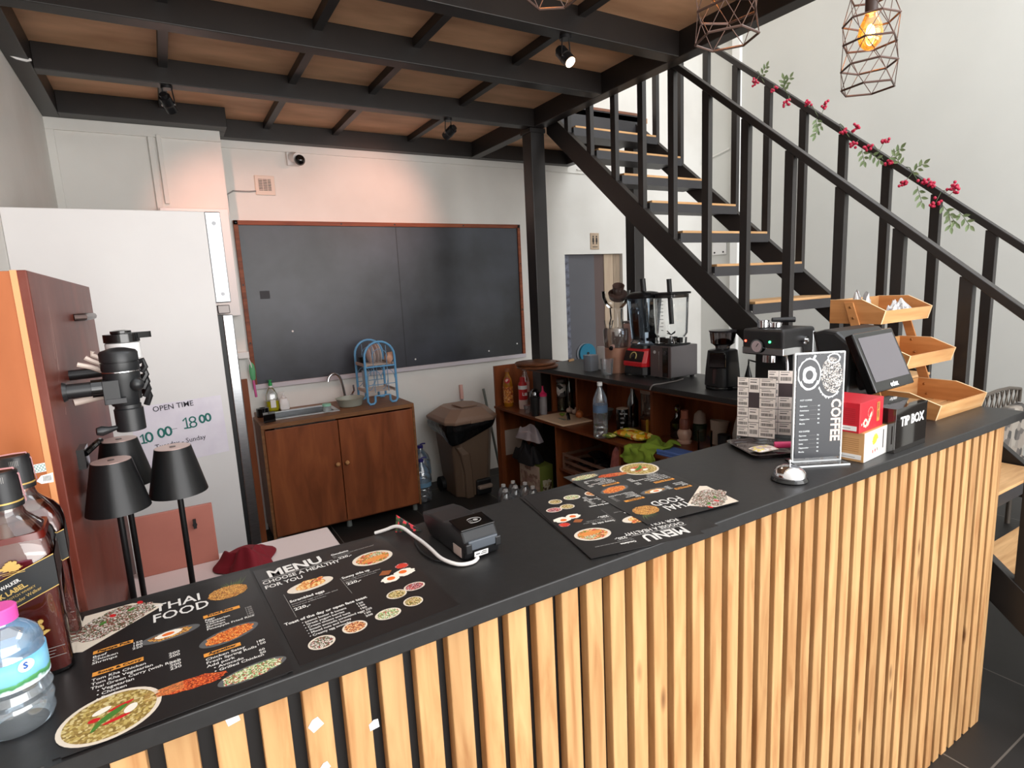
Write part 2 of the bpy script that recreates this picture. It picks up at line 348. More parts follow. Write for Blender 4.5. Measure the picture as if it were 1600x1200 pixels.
# posts
o = MB().box(2.27, 2.38, 3.44, 3.55, 0, 2.65, STEEL).box(2.26, 2.385, 3.43, 3.56, 2.62, 2.65, STEEL).build('steel_column', origin=(2.325, 3.495, 0), bevel=0.004)
tag(o, 'black steel column at the mezzanine corner beside the blackboard', 'column')
o = MB().box(3.19, 3.29, 3.44, 3.54, 0, 2.65, STEEL).build('steel_column', origin=(3.24, 3.49, 0), bevel=0.004)
tag(o, 'black steel column right of the grey doorway, behind the blenders', 'column')

# ------------------------------------------------------------------ staircase
st = thing('staircase', 'black steel open-riser staircase with wooden treads climbing to the mezzanine', 'staircase', (2.8, 0.2, 0))
TREAD = wood('tread_wood', (214, 170, 120), (186, 140, 92), (200, 156, 108), 'x', 5, 0.5)
TSTEEL = mat('grey_black_steel', (50, 49, 52), 0.45, var=(42, 41, 44), scale=6)
def ln(y): return 2.673-0.84*(3.319-y)
def stringer(x0, x1):
    yb, yt = 0.145, 3.44
    b = MB(); poly = [(yb, 0), (yb+0.17, 0), (yt, ln(yt)-0.155), (yt, ln(yt)), (yb, ln(yb))]
    b.prism(poly, x0, x1, STEEL, 'x')
    return b
stringer(2.40, 2.44).build('stringer', st, bevel=0.002); stringer(3.19, 3.23).build('stringer', st, bevel=0.002)
for k in range(13):
    y = 3.185-0.2285*k; z = 2.616-0.192*k
    t = MB().box(2.44, 3.19, y+0.004, y+0.22, z-0.045, z-0.013, TSTEEL).box(2.44, 3.19, y+0.001, y+0.004, z-0.062, z-0.013, TSTEEL).build('tread_frame', st)
    MB().box(2.455, 3.175, y, y+0.22, z-0.013, z, TREAD).build('wooden_tread', t, bevel=0.002)
MB().box(2.38, 3.23, 3.41, 3.44, 2.66, 2.808, TSTEEL).box(2.38, 3.23, 3.405, 3.44, 2.808, 2.825, mat('landing_edge', (120, 78, 58), 0.5)).build('landing_edge', st)
def rz_(y): return 2.126+0.832*(y-1.6)
def rail(x):
    b = MB(); y0, y1 = 0.02, 3.25
    b.prism([(y0, rz_(y0)-0.038), (y1, rz_(y1)-0.038), (y1, rz_(y1)), (y0, rz_(y0))], x-0.02, x+0.02, STEEL, 'x'); return b
rail(2.42).build('handrail', st, bevel=0.003); rail(3.21).build('handrail', st, bevel=0.003)
for x in (2.42, 3.21):
    for k in range(14):
        y = 3.222-0.2285*k
        if y < 0.15: continue
        MB().box(x-0.015, x+0.015, y-0.021, y+0.021, ln(y)-0.03, rz_(y)-0.028, STEEL).build('baluster', st, bevel=0.0015)
for x in (2.42, 3.21): MB().box(x-0.025, x+0.025, 0.02, 0.075, 0, rz_(0.04)-0.02, STEEL).build('newel_post', st, bevel=0.002)

# ------------------------------------------------------------------ bar counter
SLAT = wood('pine_slat', (216, 172, 120), (178, 126, 80), (202, 156, 106), 'z', 4.5, 0.45, knots=True)
SLAB = mat('black_laminate', (31, 30, 30), 0.42, var=(37, 36, 36), scale=60, bump=0.02)
ct = thing('bar_counter', 'long bar counter with black top and vertical pine slat front', 'counter', (0.9, 0.9, 0))
MB().prism([(-0.44, 0.728), (2.36, 0.728), (2.36, 0.80), (2.31, 1.095), (-0.44, 1.095)], 1.081, 1.107, SLAB).build('countertop', ct, bevel=0.002)
MB().box(-0.44, 2.255, 0.772, 0.80, 0.0, 1.081, BLACKM).box(-0.44, 2.255, 1.02, 1.04, 0.0, 1.081, REDWOOD).box(2.235, 2.255, 0.80, 1.02, 0, 1.081, BLACKM).build('front_panel', ct)
x = -0.009-0.0535*8
k = 0
while x < 2.235:
    w = 0.035
    MB().box(x, x+w, 0.75, 0.772, 0.0, 1.081, SLAT).build('slat', ct, bevel=0.002)
    x += 0.0531; k += 1
MB().box(2.255, 2.275, 0.75, 0.79, 0.0, 1.081, SLAT).build('slat', ct, bevel=0.002)
scraps = [((0.010, 1.066), 0.016, 0.3, 'white paper scrap stuck under the counter edge, leftmost of four'), ((0.106, 1.012), 0.018, 0.6, 'white paper scrap on a pine slat, upper of the middle pair'), ((0.184, 0.975), 0.015, 0.2, 'white paper scrap on a pine slat, rightmost of four'), ((0.112, 0.944), 0.013, 0.5, 'white paper scrap on a pine slat, lowest of four')]
for (xz, s, a, lb) in scraps:
    T = TR(xz[0], 0.7495, xz[1]) @ RX(PI/2) @ RZ(a); bb = MB(T); bb.prism([(-s/2, -s*0.4), (s*0.4, -s/2), (s/2, s*0.35), (s*0.1, s*0.5), (-s*0.45, s*0.3)], 0, 0.0006, PAPER)
    tag(bb.build('paper_scrap', origin=(xz[0], 0.7495, xz[1])), lb, 'paper', 'paper scraps on the counter front')
# ================================================================== back wall things
BOARD = mat('board_sheen_black', (66, 70, 80), 0.36, var=(27, 29, 33), scale=1.5, detail=10, contrast=(0.32, 0.62), bump=0.02)  # mottling paints the board's reflected sheen into its colour, along with smudges
FR = wood('board_frame_wood', (150, 82, 52), (108, 54, 34), (130, 68, 42), 'x', 4, 0.5)
bb = thing('blackboard', 'large wall blackboard in a thin red-brown wooden frame', 'blackboard', (1.61, YW-0.02, 0.99))
MB().box(0.50, 2.725, YW-0.012, YW, 1.005, 2.105, BOARD).build('writing_surface', bb)
f = MB(); f.box(0.475, 2.75, YW-0.025, YW, 2.102, 2.132, FR); f.box(0.475, 0.503, YW-0.025, YW, 0.99, 2.132, FR); f.box(2.722, 2.75, YW-0.025, YW, 0.99, 2.132, FR); f.build('frame', bb, bevel=0.002)
MB().box(0.475, 2.75, YW-0.03, YW, 0.972, 1.005, mat('pale_ledge', (196, 190, 196), 0.6)).build('bottom_ledge', bb, bevel=0.002)
f = MB(); f.box(1.618, 1.622, YW-0.0135, YW-0.011, 1.005, 2.105, mat('seam', (30, 30, 33), 0.6)); f.box(0.59, 0.655, YW-0.0135, YW-0.011, 1.60, 1.655, mat('patch', (38, 40, 46), 0.6)); f.each('surface_seam', bb)
f = MB()
for (x, z) in ((0.49, 2.117), (1.2, 2.117), (1.61, 2.117), (2.2, 2.117), (2.735, 2.117), (0.489, 1.7), (0.489, 1.3), (2.736, 1.8), (2.736, 1.4)):
    f.rod((x, YW-0.027, z), (x, YW-0.024, z), 0.006, BLACKM)
for (x, z) in ((2.38, 1.062), (1.70, 1.06), (2.67, 1.1), (0.78, 1.36)): f.rod((x, YW-0.0145, z), (x, YW-0.011, z), 0.007, PAPER)
f.each('screw', bb)
t = thing('security_camera', 'white dome security camera with black lens above the blackboard', 'camera', (0.92, YW, 2.56))
MB().box(0.865, 0.95, YW-0.03, YW, 2.51, 2.60, WHITE).build('mounting_plate', t, bevel=0.006)
b = MB(); b.rod((0.905, YW-0.03, 2.565), (0.925, YW-0.085, 2.55), 0.034, WHITE, 20); b.build('housing', t)
MB().sph((0.935, YW-0.10, 2.532), 0.036, BLACKG, 20).build('lens_dome', t)
t = thing('wall_vent', 'small square white louvred vent left of the security camera', 'vent', (0.705, YW, 2.37))
MB().box(0.642, 0.77, YW-0.012, YW, 2.305, 2.435, mat('cream_plastic', (224, 206, 192), 0.5)).build('frame', t, bevel=0.004)
MB().box(0.665, 0.745, YW-0.0135, YW-0.0115, 2.335, 2.41, BLACKM).build('opening', t)
b = MB()
for k in range(7): b.box(0.665, 0.745, YW-0.018, YW-0.0125, 2.338+k*0.0105, 2.343+k*0.0105, mat('cream_plastic', (224, 206, 192), 0.5))
for x in (0.69, 0.72): b.box(x, x+0.003, YW-0.019, YW-0.0125, 2.335, 2.41, mat('cream_plastic', (224, 206, 192), 0.5))
b.each('louvre', t)
MB().tube([(0.645, YW-0.008, 2.33), (0.60, YW-0.008, 2.325), (0.50, YW-0.008, 2.325), (0.462, YW-0.01, 2.30), (0.455, YW-0.01, 2.1), (0.455, YW-0.01, 1.3)], 0.005, mat('grey_cable', (150, 148, 146), 0.6)).build('cable', t)
o = MB().box(0.448, 0.462, YW-0.016, YW, 1.28, 2.3, WHITE).build('cable_conduit', origin=(0.46, YW, 1.3), bevel=0.002); tag(o, 'narrow white conduit running down beside the blackboard to the socket', 'conduit')
t = thing('wall_bracket', 'small white wall plate with dark screws seen between the stair treads', 'plate', (5.05, 4.18, 1.9))
MB().box(5.045, 5.06, 4.09, 4.26, 1.83, 2.0, WHITE).build('plate', t, bevel=0.003)
b = MB()
for y in (4.12, 4.23):
    for z in (1.855, 1.97): b.rod((5.045, y, z), (5.040, y, z), 0.009, BLACKM)
b.each('screw', t)
t = thing('wall_socket', 'white socket box at the lower left corner of the blackboard', 'socket', (0.44, 4.2, 1.22))
MB().box(0.36, 0.45, 4.175, 4.22, 1.215, 1.26, WHITE).build('housing', t, bevel=0.004)
MB().tube([(0.44, 4.18, 1.22), (0.45, 4.18, 1.19), (0.455, 4.18, 1.15)], 0.004, WHITE).build('plug_lead', t)
t = thing('meter_box', 'white wall box showing above the refrigerator', 'box', (0.23, 4.19, 1.6))
MB().box(0.055, 0.425, 4.12, 4.2195, 1.5, 2.165, WHITE).build('housing', t, bevel=0.004)
b = MB(); b.text('CT', 0.05, TR(0.10, 4.119, 2.11) @ RX(PI/2), BLACKM); b.build('lettering', t)
t = thing('restroom_sign', 'small wooden plaque with two figures above the grey doorway', 'sign', (3.59, YW, 1.99))
MB().box(3.538, 3.642, YW-0.008, YW, 1.915, 2.068, TAN).build('plaque', t, bevel=0.003)
b = MB()
for x in (3.57, 3.61):
    b.T = TR(x, YW-0.0085, 0) @ RX(PI/2) @ Matrix.Identity(4)
    b.T = Matrix.Identity(4); b.rod((x, YW-0.0095, 2.035), (x, YW-0.008, 2.035), 0.008, BLACKM); b.prism([(x-0.011, 1.985), (x+0.011, 1.985), (x+0.008, 2.024), (x-0.008, 2.024)], YW-0.0095, YW-0.008, BLACKM, 'y'); b.box(x-0.006, x+0.006, YW-0.0095, YW-0.008, 1.965, 1.987, BLACKM)
b.box(3.56, 3.62, YW-0.0095, YW-0.008, 1.936, 1.942, BLACKM); b.each('pictogram', t)
o = MB().rod((3.47, YW+0.035, 0.93), (3.47, YW+0.05, 0.93), 0.10, mat('grey_rim', (120, 124, 130), 0.5), 28).rod((3.485, YW+0.01, 0.93), (3.485, YW+0.035, 0.93), 0.095, mat('teal_plastic', (20, 110, 140), 0.4), 28).rod((3.485, YW+0.004, 0.93), (3.485, YW+0.01, 0.93), 0.014, BLACKM).build('cleaning_disc', origin=(3.48, YW+0.03, 0.93)); tag(o, 'round teal disc hanging on the grey door in the doorway', 'disc')

# ------------------------------------------------------------------ spotlights under the mezzanine beams
def spotlight(name_label, x, y, aim, on):
    t = thing('ceiling_spotlight', name_label, 'spotlight', (x, y, 2.65), group='black spotlights under the beams')
    MB().cyl((x, y, 2.637), 0.026, 0.013, BLACKP).build('canopy', t)
    d = (Vector(aim)-Vector((x, y, 2.56))).normalized(); c = Vector((x, y, 2.565)); side = d.cross(Vector((0, 0, 1))).normalized()
    b = MB()
    for s in (-1, 1): b.rod(Vector((x, y, 2.64))+side*s*0.022, c+side*s*0.03, 0.003, BLACKP); b.rod(c+side*s*0.028, c+side*s*0.034, 0.007, CHROME)
    b.each('yoke_arm', t)
    b = MB(); b.rod(c-d*0.045, c+d*0.035, 0.027, BLACKP, 24); b.rod(c-d*0.06, c-d*0.045, 0.018, BLACKP, 20); b.rod(c-d*0.005, c+d*0.0, 0.0285, mat('dark_band', (60, 56, 54), 0.3), 24); h = b.build('lamp_head', t)
    b = MB(); b.rod(c+d*0.0352, c+d*0.037, 0.023, emis('spot_lens', (255, 214, 180), 9.0) if on else emis('spot_lens_soft', (255, 170, 130), 1.5), 24); b.build('lens', t)
    if on is not None:
        l = bpy.data.lights.new('spot_lamp', 'SPOT'); l.energy = on[0]; l.color = on[1]; l.spot_size = math.radians(on[2]); l.spot_blend = 0.9; l.shadow_soft_size = 0.02
        lo = bpy.data.objects.new('spot_lamp', l); COL.objects.link(lo); lo.location = c+d*0.045; lo.rotation_euler = d.to_track_quat('-Z', 'Y').to_euler()
spotlight('black spotlight on the beam by the stairs, lit and tilted toward the counter', 1.64, 2.18, (1.9, 1.0, 1.2), (9, (1.0, 0.80, 0.62), 75))
spotlight('black spotlight above the refrigerator, leftmost under the beams', 0.15, 3.46, (0.62, 4.35, 1.85), (22, (1.0, 0.42, 0.30), 88))
spotlight('black spotlight above the right half of the blackboard', 1.67, 3.46, (1.38, 4.42, 2.12), (27, (1.0, 0.44, 0.31), 84))

# ------------------------------------------------------------------ refrigerator
FRW = mat('fridge_white', (222, 219, 217), 0.45, var=(212, 208, 207), scale=2.0)
t = thing('refrigerator', 'tall white refrigerator seen from its side with steel door edges', 'refrigerator', (-0.1, 2.95, 0))
MB().box(-0.4395, 0.186, 2.65, 3.30, 0.04, 1.945, FRW).build('cabinet', t, bevel=0.003)
for (z0, z1, nm) in ((1.585, 1.945, 'door'), (0.06, 1.535, 'door')):
    x0 = 0.186 if z0 > 1 else 0.203
    d = MB().box(x0, 0.243, 2.655, 3.29, z0, z1, INOX).build(nm, t, bevel=0.004)
    b = MB()
    for z in (([1.90, 1.62]) if z0 > 1 else []): b.rod((0.216, 2.650, z), (0.216, 2.656, z), 0.008, mat('rivet', (120, 120, 122), 0.4, 1.0), 16)
    if z0 > 1: b.each('rivet', d)
MB().box(0.186, 0.203, 2.66, 3.29, 0.06, 1.535, BLACKM).build('door_gasket', t)
MB().box(0.19, 0.235, 2.66, 2.70, 1.54, 1.575, mat('hinge_metal', (110, 104, 102), 0.4, 1.0)).build('hinge', t, bevel=0.003)
b = MB()
for x in (-0.38, 0.13):
    for y in (2.7, 3.25): b.cyl((x, y, 0), 0.02, 0.04, BLACKM)
b.each('foot', t)
# opening-hours paper on the side of the fridge
t = thing('paper_sign', 'handwritten white opening hours paper taped to the refrigerator', 'sign', (0.03, 2.649, 1.06))
XM = TR(0.036, 2.6485, 1.083) @ RX(PI/2) @ RZ(0.045)
b = MB(XM); b.add([(-0.20, -0.125, 0), (0.122, -0.12, 0), (0.128, 0.12, 0), (-0.195, 0.125, 0), (-0.03, 0.0, 0.001)], [(0, 1, 4), (1, 2, 4), (2, 3, 4), (3, 0, 4)], mat('lilac_white_paper', (226, 220, 228), 0.8, var=(214, 206, 218), scale=12, bump=0.2)); b.build('sheet', t, recalc=False)
INK = mat('black_ink', (52, 48, 60), 0.7); TEAL = mat('teal_marker', (18, 104, 96), 0.6)
XM = XM @ TR(-0.060, 0.008, 0.0016)
b = MB(XM); b.text('OPEN TIME', 0.030, TR(-0.058, 0.088, 0), INK, bold=0.0002, xs=0.95); b.build('small_lettering', t); b = MB(XM)
b.text('Tuesday - Sunday', 0.027, TR(-0.075, -0.062, 0) @ RZ(0.03), INK, xs=0.95, bold=0.0001); b.build('small_lettering', t); b = MB(XM); b.box(-0.008, 0.012, 0.006, 0.0075, 0, 0.0002, INK); b.build('dash', t)
b = MB(XM)
def seg7(b, x, y, s, ch, w=0.0045):
    P = {'0': [], '8': [], '1': [(0.02, .72), (.3, 1), (.3, 0), (0.02, 0.02), (.6, 0)]}[ch]
    if ch == '8': P = [(.3+.26*math.sin(a*PI/6), .75-.25*math.cos(a*PI/6)) for a in range(13)]+[(.3-.28*math.sin(a*PI/6), .25+.25*math.cos(a*PI/6)) for a in range(1, 13)]
    if ch == '0': P = [(.3+.3*math.cos(a*PI/6), .5+.5*math.sin(a*PI/6)) for a in range(13)]
    b.tube([(x+p[0]*s, y+p[1]*s, 0.0004) for p in P], w*0.6 if ch != '0' else w*0.8, TEAL, n=6, flat=0.15)
for (x, y, s, ch) in ((-0.118, -0.028, 0.036, '1'), (-0.098, -0.026, 0.036, '0'), (-0.055, -0.017, 0.034, '0'), (-0.030, -0.015, 0.034, '0'), (0.035, 0.0, 0.044, '1'), (0.058, 0.0, 0.042, '8'), (0.096, 0.012, 0.030, '0'), (0.118, 0.014, 0.030, '0')): seg7(b, x, y, s, ch)
b.each('marker_digit', t)

# ------------------------------------------------------------------ orange-brown side cabinet with scratched door
OW = wood('orange_plywood', (186, 112, 66), (156, 86, 46), (172, 98, 56), 'z', 2.2, 0.45, rnd=0.3, coat=0.0, fine=0.4)
RD = wood('scratched_red_door', (122, 54, 38), (96, 40, 28), (110, 48, 34), 'z', 2.0, 0.42, rnd=0.2, fine=0.4, smudge=(142, 98, 88))
t = thing('side_cabinet', 'tall orange wood cabinet with a scratched red-brown door, at the left of the counter', 'cabinet', (-0.3, 1.55, 0))
b = MB(); b.box(-0.435, -0.184, 1.15, 1.165, 0, 1.645, OW); b.box(-0.435, -0.42, 1.165, 2.02, 0, 1.645, OW); b.box(-0.42, -0.19, 2.005, 2.02, 0, 1.645, OW); b.box(-0.42, -0.19, 1.165, 2.005, 1.63, 1.645, OW); b.box(-0.42, -0.19, 1.165, 2.005, 0.05, 0.065, OW)
b.build('body', t, bevel=0.002)
MB().box(-0.192, -0.184, 1.1485, 1.152, 0, 1.646, mat('pale_edge', (222, 150, 98), 0.5)).box(-0.258, -0.250, 1.147, 1.1505, 0.0, 1.40, WHITE).build('edge_strip', t)
d = MB().box(-0.189, -0.172, 1.152, 2.03, 0.04, 1.646, RD).build('door', t, bevel=0.002)
b = MB(); b.tube([(-0.172, 1.60, 1.566), (-0.155, 1.605, 1.566), (-0.152, 1.66, 1.566), (-0.152, 1.76, 1.566), (-0.155, 1.815, 1.566), (-0.172, 1.82, 1.566)], 0.008, mat('dark_bronze', (70, 56, 52), 0.3, 0.7)); b.build('handle', d)
b = MB(); b.box(-0.172, -0.160, 1.31, 1.37, 1.288, 1.325, BLACKG); b.tube([(-0.16, 1.32, 1.315), (-0.145, 1.35, 1.325), (-0.14, 1.38, 1.325)], 0.006, BLACKG); b.build('catch', d)
b = MB()
for (y, z, dy, dz, w) in ((1.265, 1.50, 0.01, 0.06, 0.0012), (1.255, 1.46, 0.045, 0.03, 0.001), (1.285, 1.52, 0.004, 0.07, 0.0015), (1.275, 1.48, 0.012, 0.05, 0.002), (1.27, 1.40, 0.01, 0.012, 0.002)):
    b.add([(-0.1715, y, z), (-0.1715, y+w*2, z), (-0.1715, y+dy+w, z+dz), (-0.1715, y+dy, z+dz)], [(0, 1, 2, 3)], mat('scratch', (196, 160, 150), 0.8))
b.each('scratch', d)
t = MB(TR(-0.208, 1.1495, 1.337) @ RX(PI/2) @ RZ(0.05)); 
GR = mat('teal_plaid', (168, 206, 200), 0.6); t.box(-0.018, 0.018, -0.007, 0.007, 0, 0.0006, PAPER)
for k in range(-4, 5): t.prism([(k*0.0042-0.0045, -0.0062), (k*0.0042-0.0037, -0.0062), (k*0.0042+0.0045, 0.0062), (k*0.0042+0.0037, 0.0062)], 0.0006, 0.0008, mat('teal_line', (92, 160, 150), 0.6)); t.prism([(k*0.0042+0.0045, -0.0062), (k*0.0042+0.0037, -0.0062), (k*0.0042-0.0045, 0.0062), (k*0.0042-0.0037, 0.0062)], 0.0006, 0.0008, mat('teal_line', (92, 160, 150), 0.6))
tag(t.build('plaid_sticker', origin=(-0.208, 1.1495, 1.337)), 'white sticker with teal plaid lines on the orange cabinet', 'sticker')

# dispensers mounted on the door with side grips
BR = mat('satin_black', (30, 31, 33), 0.36)
def dispenser(y, white, label):
    cx = -0.083; t = thing('wall_dispenser', label, 'dispenser', (cx, y, 1.36), group='dispensers mounted on the cabinet door')
    if not white:
        b = MB(); b.lathe([(0.030, 0), (0.031, 0.004), (0.031, 0.016), (0.029, 0.0165), (0.029, 0.018), (0.031, 0.0185), (0.031, 0.034), (0.028, 0.038), (0.012, 0.043), (0.0, 0.044)], BR, (cx, y, 1.466), 36); b.build('cap', t)
        MB().cyl((cx, y, 1.4645), 0.0312, 0.0018, CHROME, 36).build('chrome_ring', t)
        b = MB(); b.lathe([(0.021, 0), (0.023, 0.004), (0.024, 0.02), (0.030, 0.05), (0.030, 0.064)], BR, (cx, y, 1.4005), 36); b.box(cx-0.030, cx-0.004, y-0.030, y+0.02, 1.408, 1.452, BR); b.sph((cx+0.022, y-0.018, 1.44), 0.013, BR, 16); b.build('body', t, bevel=0.001)
        MB().box(cx-0.026, cx+0.004, y-0.0325, y-0.029, 1.409, 1.418, mat('dark_label', (60, 60, 62), 0.5)).build('label_plate', t)
        b = MB(); b.rod((-0.172, y-0.012, 1.438), (cx-0.024, y-0.004, 1.438), 0.0135, BR, 20); b.rod((-0.172, y-0.012, 1.438), (-0.166, y-0.012, 1.438), 0.018, BR, 20, r2=0.015); b.rod((cx-0.048, y-0.006, 1.438), (cx-0.024, y-0.004, 1.438), 0.0165, BLACKG, 20); b.build('grip', t)
        b = MB(); b.lathe([(0.022, 0), (0.024, 0.001), (0.024, 0.042), (0.0215, 0.044), (0.0215, 0.05)], BR, (cx+0.003, y-0.002, 1.352), 32); b.build('nozzle', t)
        b = MB(); b.tube([(cx-0.018, y-0.01, 1.362), (cx-0.030, y-0.014, 1.360), (cx-0.042, y-0.018, 1.360), (cx-0.050, y-0.02, 1.3605)], [0.004, 0.006, 0.0095, 0.007], BR, 12); b.build('lever', t)
    else:
        MB().lathe([(0.030, 0), (0.030, 0.030), (0.026, 0.032)], mat('ivory_plastic', (228, 226, 224), 0.4), (cx+0.004, y, 1.483), 32).build('body', t)
        b = MB(); b.lathe([(0.031, 0), (0.031, 0.016), (0.018, 0.018), (0.018, 0.022), (0.008, 0.024), (0, 0.024)], BLACKG, (cx+0.004, y, 1.515), 32); b.T = TR(cx, y, 1.521); b.prism([(0.012, -0.02), (0.052, -0.004), (0.055, 0.0), (0.052, 0.004), (0.012, 0.02)], 0, 0.012, BLACKG); b.T = Matrix.Identity(4); b.build('beaked_lid', t)
        b = MB(); b.rod((-0.172, y, 1.458), (cx-0.0, y, 1.46), 0.010, BR, 18); b.build('grip', t)
        b = MB()
        for k, zz in enumerate((1.498, 1.488, 1.478)):
            b.tube([(-0.150+0.014*(2-k)*0.8, y-0.02-0.02*k, zz+0.004), (-0.13, y-0.02-0.02*k, zz-0.003), (cx-0.018, y-0.015-0.015*k, zz-0.022)], 0.0045, mat('ivory_tube', (214, 196, 184), 0.4), 8)
        b.rod((-0.165, y-0.06, 1.412), (-0.108, y-0.045, 1.418), 0.0065, mat('ivory_tube', (214, 196, 184), 0.4)); b.each('tube', t)
        MB().cyl((cx+0.004, y, 1.40), 0.02, 0.083, BR, 24).build('neck', t)
        b = MB()
        for k in range(5): b.tube([(cx+0.018, y+0.01*k, 1.47-0.016*k), (cx+0.034, y+0.006*k, 1.475-0.016*k), (cx+0.036, y+0.006*k, 1.462-0.016*k), (cx+0.028, y+0.006*k, 1.452-0.018*k)], 0.006, BLACKP, 8)
        b.each('clip', t)
dispenser(1.30, False, 'matt black cylindrical dispenser with side grip, nearest on the cabinet door')
dispenser(1.39, True, 'white-bodied dispenser with beaked black lid, behind the black one')

# ------------------------------------------------------------------ low table behind the counter, lamps, board, cloth
t = thing('side_table', 'low table with a pale pink-white top behind the counter', 'table', (0.1, 1.5, 0))
MB().box(-0.165, 0.366, 1.05, 1.84, 0.835, 0.855, mat('pale_pink_top', (226, 208, 204), 0.3)).build('tabletop', t, bevel=0.006)
for (x, y) in ((-0.14, 1.08), (0.34, 1.08), (-0.14, 1.81), (0.34, 1.81)): MB().box(x-0.015, x+0.015, y-0.015, y+0.015, 0, 0.835, INOX).build('leg', t)
LAMPT = mat('lamp_top_plate', (190, 160, 152), 0.3, 0.4)
LB = mat('satin_black_metal', (26, 26, 27), 0.33, 0.35)
def lamp(x, y, label, dz=0.0, tilt=0):
    t = thing('table_lamp', label, 'lamp', (x, y, 0.855), group='black table lamps behind the counter')
    c = (x, y, 0.855)
    MB().lathe([(0.05, 0), (0.052, 0.003), (0.052, 0.010), (0.048, 0.013), (0.008, 0.014)], LB, c, 32).build('base', t)
    MB().cyl((x, y, 0.868), 0.0055, 0.395+dz, LB, 16).build('stem', t)
    b = MB(); b.lathe([(0.053, 0), (0.0325, 0.094), (0.0315, 0.094), (0.052, 0.001), (0.053, 0)], LB, (x, y, 1.211+dz), 44); b.build('lamp_shade', t)
    MB().lathe([(0.0, 0), (0.0315, 0), (0.0315, 0.0012), (0.0, 0.0013)], LAMPT, (x, y, 1.3045+dz), 44).build('shade_top', t)
    b = MB(); b.lathe([(0.0055, 0), (0.0055, 0.0012), (0, 0.0013)], mat('touch_dot', (70, 54, 50), 0.3), (x, y, 1.3057+dz), 20); b.build('touch_button', t)
lamp(-0.118, 1.27, 'black table lamp left of the others, in front of the orange cabinet', 0.0)
lamp(-0.019, 1.315, 'black table lamp standing right of the other two, before the hours paper', -0.002)
lamp(-0.112, 1.405, 'black table lamp half hidden behind the leftmost lamp', 0.012)
TB = mat('terracotta_board', (180, 112, 96), 0.5, var=(168, 102, 88), scale=8)
b = MB(TR(-0.03, 1.79, 0.855) @ RZ(-0.02) @ RX(-0.08)); b.box(-0.12, 0.078, 0, 0.012, 0, 0.168, TB)
tag(b.build('terracotta_board', origin=(-0.03, 1.79, 0.855), bevel=0.002), 'terracotta coloured board standing upright behind the table lamps', 'board')
b = MB(); b.sph((0.0, 1.782, 0.975), 0.006, BLACKM, 8); b.box(-0.004, 0.004, 1.776, 1.79, 0.966, 0.99, BLACKM); tag(b.build('hook', origin=(0.0, 1.785, 0.975)), 'small black hook on the terracotta board', 'hook')
def cloth_blob(name, label, cat, c, rx, ry, h, mt, seed=1, n=36, lump=0.5, fr=9.0):
    # crumpled cloth: a displaced dome with folds
    rnd = random.Random(seed); ph = [rnd.uniform(0, 6.28) for _ in range(8)]; vs = []; fs = []
    for i in range(n):
        for j in range(n):
            u = i/(n-1)*2-1; v = j/(n-1)*2-1; r = min(1.0, math.hypot(u, v)); k = (1-r**3.2)
            fold = 1-abs(math.sin(0.5*fr*(u*math.cos(ph[0])+v*math.sin(ph[0]))+ph[1]+1.3*math.sin(3*v+ph[2])))
            fold2 = 1-abs(math.sin(0.45*fr*(u*math.cos(ph[3])+v*math.sin(ph[3]))+ph[4]+1.1*math.sin(4*u+ph[5])))
            edge = 1+0.18*math.sin(3*math.atan2(v, u)+ph[6])+0.08*math.sin(7*math.atan2(v, u)+ph[7])
            s = 1.0 if max(abs(u), abs(v)) == 0 else r/max(1e-6, math.hypot(u, v)) if math.hypot(u, v) > 1 else 1.0
            z = h*k*(1-lump+lump*(0.55*fold+0.45*fold2))+0.002
            vs.append((c[0]+u*s*rx*edge, c[1]+v*s*ry*edge, c[2]+z))
    for i in range(n-1):
        for j in range(n-1): fs.append((i*n+j, (i+1)*n+j, (i+1)*n+j+1, i*n+j+1))
    b = MB(); b.add(vs, fs, mt, True); o = b.build(name, origin=c, recalc=False)
    sd = o.modifiers.new('thickness', 'SOLIDIFY'); sd.thickness = 0.0015; sb = o.modifiers.new('smooth', 'SUBSURF'); sb.levels = 1; sb.render_levels = 1
    if label: tag(o, label, cat)
    return o
cloth_blob('red_cloth', 'crumpled dark red cloth on the pale table', 'cloth', (0.115, 1.70, 0.857), 0.075, 0.12, 0.095, mat('dark_red_cloth', (118, 8, 26), 0.85), 4, lump=0.75, fr=6)
# ================================================================== sink cabinet against the back wall
OAK = wood('worktop_edge', (150, 104, 66), (120, 78, 46), (136, 90, 56), 'x', 4, 0.45)
t = thing('sink_cabinet', 'low red-brown cabinet with two doors holding the steel sink', 'cabinet', (0.94, 4.12, 0))
MB().box(0.435, 0.455, 3.885, 4.40, 0.05, 0.782, REDWOOD).box(1.43, 1.45, 3.885, 4.40, 0.05, 0.782, REDWOOD).box(0.455, 1.43, 4.385, 4.40, 0.05, 0.782, REDWOOD).box(0.455, 1.43, 3.89, 4.385, 0.05, 0.07, REDWOOD).build('carcass', t, bevel=0.002)
MB().box(0.43, 1.455, 3.872, 4.018, 0.782, 0.81, OAK).box(0.43, 0.53, 4.018, 4.40, 0.782, 0.81, OAK).box(0.93, 1.455, 4.018, 4.40, 0.782, 0.81, OAK).box(0.53, 0.93, 4.27, 4.40, 0.782, 0.81, OAK).build('worktop', t, bevel=0.002)
MB().box(0.43, 0.447, 3.871, 3.885, 0.05, 0.782, OAK).build('edge_lipping', t); MB().box(1.44, 1.455, 3.871, 3.885, 0.05, 0.782, OAK).build('edge_lipping', t)
